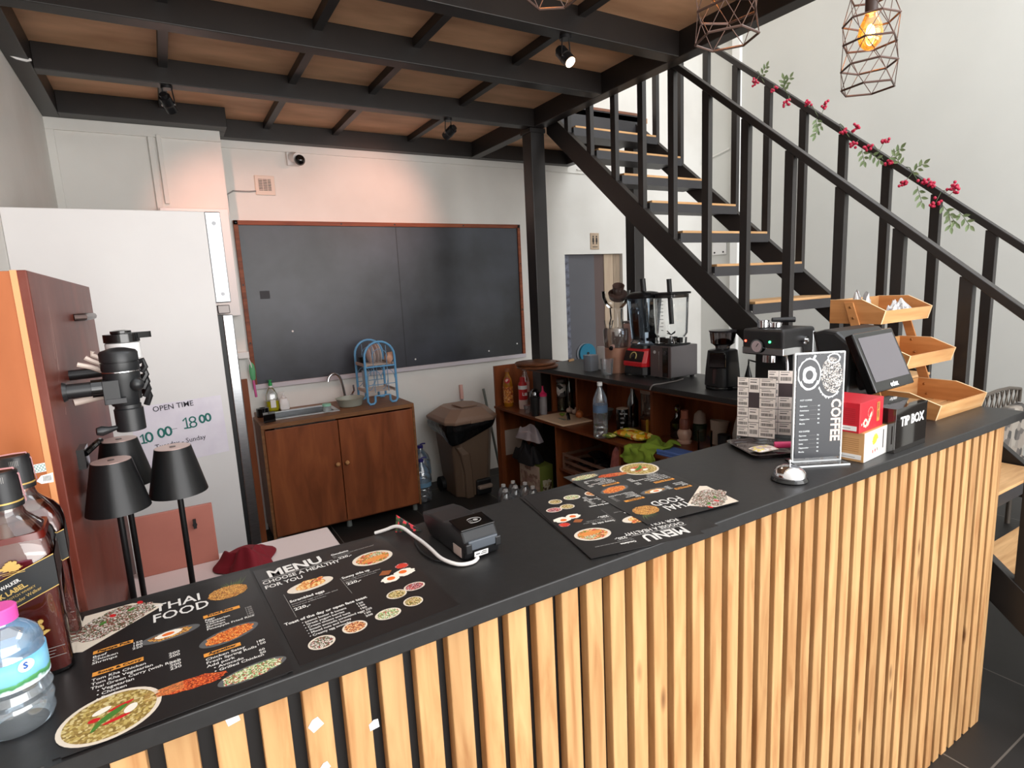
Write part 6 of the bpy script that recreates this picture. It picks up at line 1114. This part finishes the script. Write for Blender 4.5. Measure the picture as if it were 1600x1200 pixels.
# ---- barcode boards
BC = mat('label_beige', (244, 232, 224), 0.6); BK = mat('barcode_black', (60, 50, 48), 0.7)
def barcode_board(label, p0, p1, h, cols, z0=ZC):
    ang = math.atan2(p1[1]-p0[1], p1[0]-p0[0]); w = math.hypot(p1[0]-p0[0], p1[1]-p0[1]); T = at((p0[0], p0[1], z0), ang)
    t = thing('barcode_board', label, 'board', (p0[0], p0[1], z0), ang, 'clear stands covered in barcode labels')
    MB(T).box(0, w, 0, 0.003, 0, h, glass('acrylic', (246, 248, 250), 0.06, 0.02)).build('acrylic_sheet', t)
    MB(T).box(0, w, 0.003, 0.04, 0, 0.003, glass('acrylic', (246, 248, 250), 0.06, 0.02)).build('acrylic_foot', t)
    MB(T).box(0.001, w-0.001, -0.0006, 0, 0.012, h-0.001, mat('backing_brown', (70, 58, 60), 0.7)).build('backing_sheet', t)
    rnd = random.Random(int(p0[0]*1000)); u = 0.001
    for ci, (cw, n, gap) in enumerate(cols):
        hh = (h-0.014)/n; 
        for k in range(n):
            if k in gap: continue
            v0 = 0.013+hh*k+0.0008; v1 = 0.013+hh*(k+1)-0.0005; cu = u*w; cu1 = (u+cw)*w-0.001
            b = MB(T); b.box(cu, cu1, -0.0012, -0.0006, v0, v1, BC); L_ = cu1-cu
            x_ = cu+L_*0.12; vb = v0+(v1-v0)*0.22; vt = v0+(v1-v0)*0.52
            while x_ < cu1-L_*0.12: ww = rnd.choice((0.0005, 0.0009, 0.0014)); b.box(x_, min(x_+ww, cu1-0.001), -0.00135, -0.0012, vb, vt, BK); x_ += ww+rnd.choice((0.0005, 0.0008))
            b.box(cu+L_*0.12, cu+L_*rnd.uniform(0.5, 0.75), -0.00135, -0.0012, v0+(v1-v0)*0.68, v0+(v1-v0)*0.74, BK); b.box(cu+L_*0.12, cu+L_*rnd.uniform(0.6, 0.85), -0.00135, -0.0012, v0+(v1-v0)*0.86, v0+(v1-v0)*0.90, BK); b.box(cu, cu1, -0.00135, -0.0012, v0, v0+0.0005, BK)
            b.build('barcode_label', t)
        u += cw
barcode_board('clear stand with rows of beige barcode labels, nearest behind the tray', (1.408, 1.094), (1.452, 1.0), 0.190, [(0.30, 6, ()), (0.28, 4, (2,)), (0.42, 6, ())])
barcode_board('clear stand with rows of beige barcode labels, half hidden by the coffee sign', (1.485, 1.050), (1.56, 0.925), 0.205, [(0.20, 5, ()), (0.25, 5, (3,)), (0.30, 6, ()), (0.25, 6, ())])
# ---- tray with wrapped item
t = thing('serving_tray', 'clear-lined dark tray behind the coffee sign', 'tray', (1.375, 0.975, ZC))
T = at((1.378, 0.985, ZC), math.radians(-24)); 
def rr(w, h, r, n=6):
    out = []
    for cx_, cy_, a0 in ((w-r, h-r, 0), (-w+r, h-r, PI/2), (-w+r, -h+r, PI), (w-r, -h+r, 1.5*PI)):
        for k in range(n+1): a = a0+k*PI/2/n; out.append((cx_+r*math.cos(a), cy_+r*math.sin(a)))
    return out
b = MB(T); loft(b, [[(x, y, 0.0) for x, y in rr(0.062, 0.075, 0.02)], [(x, y, 0.010) for x, y in rr(0.070, 0.083, 0.022)], [(x, y, 0.011) for x, y in rr(0.072, 0.085, 0.022)], [(x, y, 0.010) for x, y in rr(0.066, 0.079, 0.02)], [(x, y, 0.004) for x, y in rr(0.060, 0.073, 0.018)]], mat('dark_tray', (52, 42, 42), 0.15, coat=0.5), True); b.build('tray', t)
t2 = pillow('foil_wrap', 'crumpled clear and yellow wrapper on the dark tray', 'wrapper', (1.352, 0.965, ZC+0.0045), 0.07, 0.045, 0.014, food('wrap_print', [(214, 190, 176), (226, 206, 120), (190, 170, 160), (232, 220, 210)], 120, 0.15), rz=-0.2, seed=5)
o = MB().rod((1.385, 0.955, ZC+0.018), (1.415, 0.925, ZC+0.020), 0.009, mat('pink_roll', (214, 56, 110), 0.4), 16).build('pink_roll', origin=(1.4, 0.94, ZC+0.012)); tag(o, 'bright pink rolled piece lying on the dark tray', 'roll')

# ---- tea boxes
t = thing('tea_box', 'tan and white printed tea box under the red box', 'box', (1.455, 0.754, ZC), math.radians(5.5)); T = at((1.455, 0.756, ZC), math.radians(5.5))
TN = mat('tan_card', (206, 158, 106), 0.55); WH = mat('white_card', (226, 224, 220), 0.5)
MB(T).box(0, 0.134, 0, 0.105, 0, 0.076, TN).build('carton', t, bevel=0.0008)
b = MB(T); b.box(0.0005, 0.1335, -0.0006, 0, 0.0005, 0.0755, WH); fc = b.build('front_face', t)
TF = T @ TR(0, -0.0008, 0) @ RX(PI/2); b = MB(TF); ringp(b, 0.062, 0.048, 0.006, 0.017, mat('lemon_print', (214, 196, 60), 0.5), 0, 1.0, jag=0.15, a0=0.1, a1=PI*1.1); disc(b, 0.060, 0.046, 0.013, 0.007, mat('lemon_print', (214, 196, 60), 0.5), 0.0001, 0.5, jag=0.1)
for k, c_ in enumerate(((206, 90, 60), (190, 60, 60), (150, 130, 90))): disc(b, 0.050+0.013*k, 0.020+0.001*k, 0.003, 0.005, mat('dab_%d' % k, c_, 0.5), 0)
prrect(b, 0.106, 0.018, 0.112, 0.068, BK, 0); prrect(b, 0.098, 0.028, 0.0985, 0.06, PRG, 0); b.build('lemon_picture', fc, recalc=False)
b = MB(T)
for k in range(7): b.box(-0.0007, 0, 0.012, 0.095-0.006*(k % 3), 0.026+0.0052*k, 0.0275+0.0052*k, mat('brown_print', (176, 126, 76), 0.6))
b.box(-0.0007, 0, 0.006, 0.097, 0.006, 0.018, PAPER); b.box(-0.0009, -0.0007, 0.02, 0.085, 0.010, 0.0115, PRG); b.box(-0.0007, 0, 0.084, 0.092, 0.062, 0.070, WH); b.build('side_print', t)
t = thing('tea_box', 'red printed tea box stacked on the tan and white box', 'box', (1.455, 0.758, ZC+0.0765), math.radians(4)); T = at((1.440, 0.762, ZC+0.0768), math.radians(5))
RB = mat('red_card', (196, 28, 44), 0.4); RBD = mat('red_card_print', (232, 120, 110), 0.5)
MB(T).box(0, 0.132, 0, 0.105, 0, 0.076, RB).build('carton', t, bevel=0.0008)
TF = T @ TR(0, -0.0006, 0) @ RX(PI/2)
b = MB(TF); prrect(b, 0.094, 0.016, 0.110, 0.066, mat('gold_panel', (196, 130, 60), 0.5), 0); b.build('gold_panel', t, recalc=False)
b = MB(TF @ TR(0.098, 0.064, 0.0002) @ RZ(-PI/2)); b.text('EARL GREY', 0.010, TR(0, 0, 0), mat('dark_print', (90, 30, 24), 0.5), xs=0.8, bold=0.0003); b.build('panel_lettering', t)
b = MB(TF); disc(b, 0.032, 0.022, 0.012, 0.011, mat('flower_print', (226, 206, 180), 0.5), 0, jag=0.2); disc(b, 0.032, 0.022, 0.005, 0.005, RB, 0.0001); disc(b, 0.055, 0.030, 0.020, 0.005, mat('flower_print', (226, 206, 180), 0.5), 0.0, 1.0, jag=0.15); ringp(b, 0.058, 0.045, 0.012, 0.015, RBD, 0.0, 1.0, jag=0.1); prrect(b, 0.004, 0.01, 0.0045, 0.06, RBD, 0); prrect(b, 0.010, 0.018, 0.014, 0.024, WH, 0); b.build('flower_picture', t, recalc=False)
b = MB(T)
for k in range(8): b.box(-0.0007, 0, 0.010, 0.097-0.006*(k % 3), 0.024+0.0052*k, 0.0255+0.0052*k, mat('dull_red_print', (170, 24, 38), 0.6))
b.box(-0.0007, 0, 0.006, 0.097, 0.005, 0.017, PAPER); b.box(-0.0009, -0.0007, 0.02, 0.085, 0.010, 0.0115, PRG); b.build('side_print', t)

# ---- tip box
t = thing('tip_box', 'smoky black acrylic tip box with white lettering', 'tip box', (1.584, 0.745, ZC)); T = at((1.586, 0.748, ZC), math.radians(1))
AC = glass('smoked_acrylic', (92, 86, 82), 0.08, 0.04, dens=0.12); w_, d_, h_ = 0.168, 0.10, 0.116
for nm, bxx in (('front_panel', (0, w_, 0, 0.003, 0, h_)), ('back_panel', (0, w_, d_-0.003, d_, 0, h_)), ('side_panel', (0, 0.003, 0.003, d_-0.003, 0, h_)), ('side_panel', (w_-0.003, w_, 0.003, d_-0.003, 0, h_)), ('floor_panel', (0.003, w_-0.003, 0.003, d_-0.003, 0, 0.003)), ('lid_panel', (-0.001, w_+0.001, -0.001, d_+0.001, h_, h_+0.003))): MB(T).box(*bxx, AC).build(nm, t, bevel=0.0006)
MB(T).box(0.05, 0.118, 0.04, 0.046, h_+0.003, h_+0.0034, BLACKM).build('coin_slot', t)
b = MB(T @ TR(0.072, -0.0006, 0.070) @ RX(PI/2)); b.text('TIP BOX', 0.034, TR(-0.048, 0, 0), PAPER, xs=0.98, bold=0.0012, thick=0.0002); b.build('lettering', t)
pillow('banknote', 'crumpled green banknote inside the smoky tip box', 'banknote', (1.70, 0.80, ZC+0.02), 0.09, 0.05, 0.05, mat('note_green', (120, 124, 80), 0.7, var=(90, 94, 60), scale=30), rz=0.3, seed=3)
pillow('banknote', 'pale crumpled banknote at the left inside the tip box', 'banknote', (1.625, 0.79, ZC+0.004), 0.05, 0.05, 0.06, mat('note_pale', (150, 136, 122), 0.7, var=(110, 100, 90), scale=30), rz=0.8, seed=6)

# ---- till with customer screen
t = thing('cash_register_screen', 'black point-of-sale terminal with tilted customer screen', 'till', (2.1, 1.15, ZC))
MB().box(1.74, 1.95, 0.93, 1.09, ZC, ZC+0.022, BLACKP).build('stand_base', t, bevel=0.006); MB().box(1.79, 1.90, 1.0, 1.05, ZC+0.022, ZC+0.16, BLACKP).build('stand_neck', t, bevel=0.006)
# customer screen
bl = Vector((1.726, 0.87, 1.234)); br_ = Vector((1.943, 0.87, 1.2485)); tl = Vector((1.731, 0.944, 1.402))
ux = (Vector((br_.x, 0.87, 1.238))-bl).normalized(); uy = (tl-bl); uy = (uy-ux*uy.dot(ux)).normalized(); uz = ux.cross(uy)
M4 = Matrix.Identity(4)
for i in range(3): M4[i][0] = ux[i]; M4[i][1] = uy[i]; M4[i][2] = uz[i]; M4[i][3] = bl[i]
sw, sh = 0.219, 0.183
MB(M4).box(0, sw, 0, sh, -0.028, 0, BLACKG).build('screen_housing', t, bevel=0.005)
MB(M4).box(0.016, sw-0.014, 0.030, sh-0.016, 0.0004, 0.001, mat('screen_glass', (92, 88, 94), 0.12, coat=0.6)).build('screen', t)
b = MB(M4); b.text('ociex', 0.021, TR(0.085, 0.008, 0.001), PAPER, xs=0.9, bold=0.0010); b.build('logo_lettering', t)
MB(M4).box(0.05, 0.16, 0.02, 0.08, -0.075, -0.028, BLACKP).build('screen_mount', t, bevel=0.006)
# main monitor seen from behind
b = MB(); b.prism([(0.96, 1.20), (1.02, 1.20), (1.075, 1.40), (1.04, 1.41), (1.0, 1.405), (0.955, 1.37)], 1.735, 1.985, mat('monitor_black', (27, 28, 30), 0.4), 'x'); b.build('monitor_back', t, bevel=0.010)
MB().prism([(1.02, 1.20), (1.035, 1.20), (1.09, 1.40), (1.075, 1.40)], 1.76, 1.998, BLACKG, 'x').build('monitor_screen', t, bevel=0.004)

# ---- three-tier wooden display
BB = wood('bamboo_board', (222, 178, 126), (198, 146, 94), (212, 162, 108), 'x', 4, 0.45, rnd=0.5); BBD = wood('bamboo_side', (206, 146, 92), (180, 120, 70), (192, 132, 80), 'y', 4, 0.45, rnd=0.5); EDG = mat('pale_cut_edge', (236, 204, 160), 0.5)
t = thing('tiered_display', 'three-tier bamboo display of open trays at the right end of the counter', 'display stand', (2.2, 0.98, ZC))
def dtray(x0, x1, yf, zb, d, hb, hf):
    th = 0.006; f = yf
    poly = [(f+0.012, zb), (f+d, zb), (f+d, zb+hb), (f+d*0.42, zb+hb), (f, zb+hf)]
    tr = MB().prism(poly, x0, x0+th, BBD, 'x').build('tray_side', t, bevel=0.0006)
    MB().prism(poly, x1-th, x1, BBD, 'x').build('tray_side', t, bevel=0.0006)
    for xx in (x0, x1-th): MB().prism([(f, zb+hf), (f+d*0.42, zb+hb), (f+d, zb+hb), (f+d, zb+hb+0.0012), (f+d*0.42, zb+hb+0.0012), (f-0.0012, zb+hf+0.0008), (f+0.011, zb), (f+0.012, zb)], xx-0.0003, xx+th+0.0003, EDG, 'x').build('cut_edge', tr)
    MB().prism([(f+0.012, zb), (f+0.018, zb), (f+0.006, zb+hf), (f, zb+hf)], x0+th, x1-th, BB, 'x').build('tray_front', t)
    MB().box(x0+th, x1-th, f+d-0.006, f+d, zb, zb+hb, BB).build('tray_back', t)
    for k in range(4):
        ww = (d-0.03)/4; MB().box(x0+th, x1-th, f+0.02+k*ww, f+0.02+(k+1)*ww-0.006, zb, zb+0.006, BB).build('tray_slat', t)
dtray(2.035, 2.36, 0.835, ZC, 0.215, 0.078, 0.048)
dtray(2.045, 2.36, 0.935, 1.258, 0.185, 0.078, 0.045)
dtray(2.030, 2.345, 1.010, 1.405, 0.185, 0.082, 0.044)
for x in (2.022, 2.3605):
    lg = MB().prism([(1.112, 1.478), (1.142, 1.478), (1.02, ZC), (0.985, ZC)], x, x+0.007, BBD, 'x').build('side_leg', t, bevel=0.001)
    b = MB()
    for (y, z) in ((1.12, 1.462), (1.108, 1.425), (1.073, 1.325), (1.06, 1.28), (1.022, 1.165), (1.012, 1.13)): b.sph((x-0.001 if x < 2.1 else x-0.0125, y, z), 0.0045, mat('brass_bolt', (150, 100, 56), 0.35, 0.7), 12, sx=0.5)
    b.each('bolt', lg)
for i, (x, y, s_) in enumerate(((2.10, 1.13, 0.9), (2.26, 1.08, 1.0))):
    o = cloth_blob('plastic_wrap', ('crumpled clear plastic wrap at the left of the top display tray', 'crumpled clear plastic wrap lying right in the top display tray')[i], 'wrap', (x, y, 1.413), 0.062*s_, 0.045, 0.125-0.05*i, glass('crinkled_film', (236, 236, 238), 0.25, 0.12, dens=0.35), 20+i, lump=0.75, fr=16)

# ------------------------------------------------------------------ wire pendants over the counter
COP = mat('bronze_wire', (92, 70, 62), 0.35, 0.6)
def pendant(x, y, zb, label, lit, R=0.070, rot=0.0, flare=0.0):
    t = thing('pendant_lamp', label, 'pendant lamp', (x, y, zb), group='wire cage pendants over the counter')
    H = 0.06; n = 6; lv = 5; P = []
    for l in range(lv):
        a0 = rot+(l % 2)*PI/n; rr_ = R*(1.0+flare*(min(l, 2)))*(0.78 if l == lv-1 else 1.0); P.append([(x+rr_*math.cos(a0+2*PI*k/n), y+rr_*math.sin(a0+2*PI*k/n), zb+H*l) for k in range(n)])
    for l in range(lv): MB().tube(P[l], 0.0030, COP, 6, closed=True).build('ring_wire', t)
    b = MB()
    for l in range(lv-1):
        for k in range(n):
            k2 = (k-1) % n if l % 2 == 0 else (k+1) % n
            b.tube([P[l][k], P[l+1][k]], 0.0011, COP, 5); b.tube([P[l][k], P[l+1][k2]], 0.0011, COP, 5)
    b.each('brace_wire', t)
    b = MB()
    for k in range(0, n, 2): b.tube([P[-1][k], (x, y, zb+H*(lv-1)+0.012)], 0.0016, COP, 6)
    b.build('spider', t)
    bz = zb+H*2.0
    MB().lathe([(0.013, 0.0), (0.016, 0.01), (0.016, 0.05), (0.008, 0.06)], mat('lamp_holder', (60, 40, 34), 0.4), (x, y, bz+0.075), 24).build('lamp_holder', t)
    b = MB(); b.lathe([(0, -0.018), (0.012, -0.015), (0.026, 0.000), (0.032, 0.022), (0.028, 0.046), (0.018, 0.070), (0.013, 0.082)], glass('amber_bulb', (255, 222, 160), 0.08, 0.02, dens=0.04), (x, y, bz-0.002), 32); b.build('bulb', t)
    b = MB(); b.tube([(x+0.006*math.cos(k), y+0.006*math.sin(k), bz+0.018+0.0012*k) for k in range(24)], 0.0022, emis('filament', (255, 190, 100), 60), 6); b.sph((x, y, bz+0.030), 0.011, emis('filament', (255, 190, 100), 60), 14, sz=1.6); b.build('filament', t)
    l = bpy.data.lights.new('bulb_light', 'POINT'); l.energy = 1.1; l.color = (1.0, 0.62, 0.30); l.shadow_soft_size = 0.012; lo = bpy.data.objects.new('bulb_light', l); COL.objects.link(lo); lo.location = (x, y, bz+0.035)
    MB().rod((x, y, bz+0.13), (x, y, 5.2 if x > 2.4 else 5.2), 0.0025, BLACKP, 8).build('cord', t)
pendant(1.80, 0.975, 2.095, 'hexagonal wire cage pendant with glowing amber bulb, rightmost over the counter', True, 0.070, 0.35)
pendant(1.235, 1.005, 2.145, 'hexagonal wire cage pendant, middle one before the mezzanine edge beam', True, 0.072, 0.1)
pendant(0.78, 1.075, 2.178, 'hexagonal wire cage pendant, leftmost and mostly above the frame', True, 0.056, 0.5, 0.2)

# ------------------------------------------------------------------ berry garland on the far handrail
gt = thing('berry_garland', 'artificial garland of green leaves and red berries along the far handrail', 'garland', (3.21, 1.9, rz_(1.9)))
rnd = random.Random(21); VN = mat('vine_green', (92, 104, 76), 0.6); LF = mat('leaf_green', (158, 178, 136), 0.6, var=(116, 140, 96), scale=20); BE = mat('berry_red', (176, 24, 62), 0.35)
ys = [2.42-0.03*k for k in range(36)]
MB().tube([(3.21+0.022*math.cos(k*1.1), y, rz_(y)-0.015+0.026*math.sin(k*1.1)) for k, y in enumerate(ys)], 0.0022, VN, 6).build('vine', gt)
def leaf(b, p, d, s_, up):
    d = Vector(d).normalized(); sd_ = d.cross(Vector(up)).normalized(); p = Vector(p); nrm = sd_.cross(d)
    pts = [(0, 0), (0.25, 0.20), (0.5, 0.26), (0.78, 0.16), (1, 0), (0.78, -0.16), (0.5, -0.26), (0.25, -0.20)]
    b.add([p+d*u*s_+sd_*v*s_*0.8+nrm*(0.12*s_*(1-abs(v)*2))*0.6 for u, v in pts]+[p+d*0.5*s_+nrm*0.10*s_], [(k, (k+1) % 8, 8) for k in range(8)], LF, False)
leafspots = [(2.20, 0.03, 1), (2.18, 0.05, 1), (1.99, -0.05, -1), (1.96, -0.06, -1), (1.74, -0.07, -1), (1.70, -0.05, -1), (1.60, 0.02, 1), (1.55, 0.03, 1), (1.50, 0.01, 1), (1.47, -0.09, -1), (1.36, -0.11, -1), (1.33, -0.10, -1), (1.29, -0.07, -1), (2.34, 0.02, 1)]
for (y, dz, sgn) in leafspots:
    b = MB(); base = Vector((3.185, y, rz_(y)-0.01+dz*0.4)); tip = base+Vector((-0.02, rnd.uniform(-0.07, 0.02), dz*0.6+0.025*sgn)); b.tube([base, (base+tip)/2+Vector((-0.008, 0, 0.008)), tip], 0.0014, VN, 5)
    for q in range(5):
        f = 0.1+0.2*q; p = base.lerp(tip, f); ax_ = (tip-base).normalized(); side = ax_.cross(Vector((1, 0, 0))).normalized()*(1 if q % 2 else -1)
        leaf(b, p, ax_*0.6+side*0.7+Vector((rnd.uniform(-.2, .1), 0, 0)), 0.036, (1, 0.1, 0.2))
    leaf(b, tip, tip-base, 0.038, (1, 0.1, 0.2)); b.build('leaf_spray', gt, recalc=False)
for (y, dx, dy, dz) in ((2.36, -0.02, 0.02, -0.07), (2.26, -0.02, -0.02, -0.05), (2.16, -0.03, 0, -0.10), (2.04, 0, 0.01, 0.06), (1.97, 0, -0.04, 0.09), (1.86, 0, -0.02, -0.05), (1.80, 0, -0.04, 0.07), (1.76, -0.02, 0.03, -0.05), (1.70, -0.02, 0.0, 0.0), (1.66, 0, -0.05, 0.10), (1.60, -0.02, 0, -0.02), (1.50, -0.02, 0.05, -0.09), (1.46, 0, -0.08, -0.06), (1.44, -0.02, 0, 0.0), (1.36, 0, -0.08, 0.06), (1.34, -0.01, -0.05, 0.05), (1.37, -0.02, 0.02, -0.09)):
    b = MB(); base = Vector((3.19, y, rz_(y)-0.005)); tip = base+Vector((dx, dy*0.7, dz*0.6)); b.tube([base, tip], 0.0013, VN, 5); b.build('berry_stem', gt)
    b = MB()
    for q in range(9):
        p = base.lerp(tip, 0.55+0.5*rnd.random())+Vector((rnd.uniform(-.012, .006), rnd.uniform(-.018, .018), rnd.uniform(-.014, .014))); b.sph(p, 0.0075, BE, 8)
    o = b.build('berry_cluster', gt)

# ------------------------------------------------------------------ patterned chair beyond the stairs
t = thing('patterned_chair', 'lattice-backed chair with grey floral upholstery beyond the stair foot', 'chair', (3.95, 1.15, 0))
FL = food('grey_floral', [(128, 120, 112), (88, 82, 78), (150, 142, 132), (64, 60, 58), (140, 130, 120)], 22)
MB().box(3.75, 4.35, 0.85, 1.35, 0.36, 0.44, FL).build('seat', t, bevel=0.02)
MB().box(3.75, 4.35, 1.33, 1.40, 0.36, 0.76, FL).build('backrest', t, bevel=0.02)
b = MB(); b.tube([(3.74, 1.38, 0.76), (3.74, 1.38, 0.84), (3.9, 1.38, 0.865), (4.05, 1.38, 0.87), (4.2, 1.38, 0.865), (4.36, 1.38, 0.84), (4.36, 1.38, 0.76)], 0.010, mat('aged_metal', (96, 88, 80), 0.5, 0.4), 8); b.build('back_rail', t)
b = MB()
for k in range(9): b.tube([(3.76+0.065*k, 1.38, 0.76), (3.80+0.065*k, 1.38, 0.855)], 0.005, mat('aged_metal', (96, 88, 80), 0.5, 0.4), 6)
b.each('lattice_bar', t)
b = MB()
for k in range(9): b.tube([(3.82+0.065*k, 1.385, 0.76), (3.78+0.065*k, 1.385, 0.855)], 0.005, mat('aged_metal', (96, 88, 80), 0.5, 0.4), 6)
b.each('lattice_bar', t)
for (x, y) in ((3.78, 0.88), (4.32, 0.88), (3.78, 1.37), (4.32, 1.37)): MB().rod((x, y, 0), (x, y, 0.37), 0.014, mat('aged_metal', (96, 88, 80), 0.5, 0.4), 10).build('leg', t)
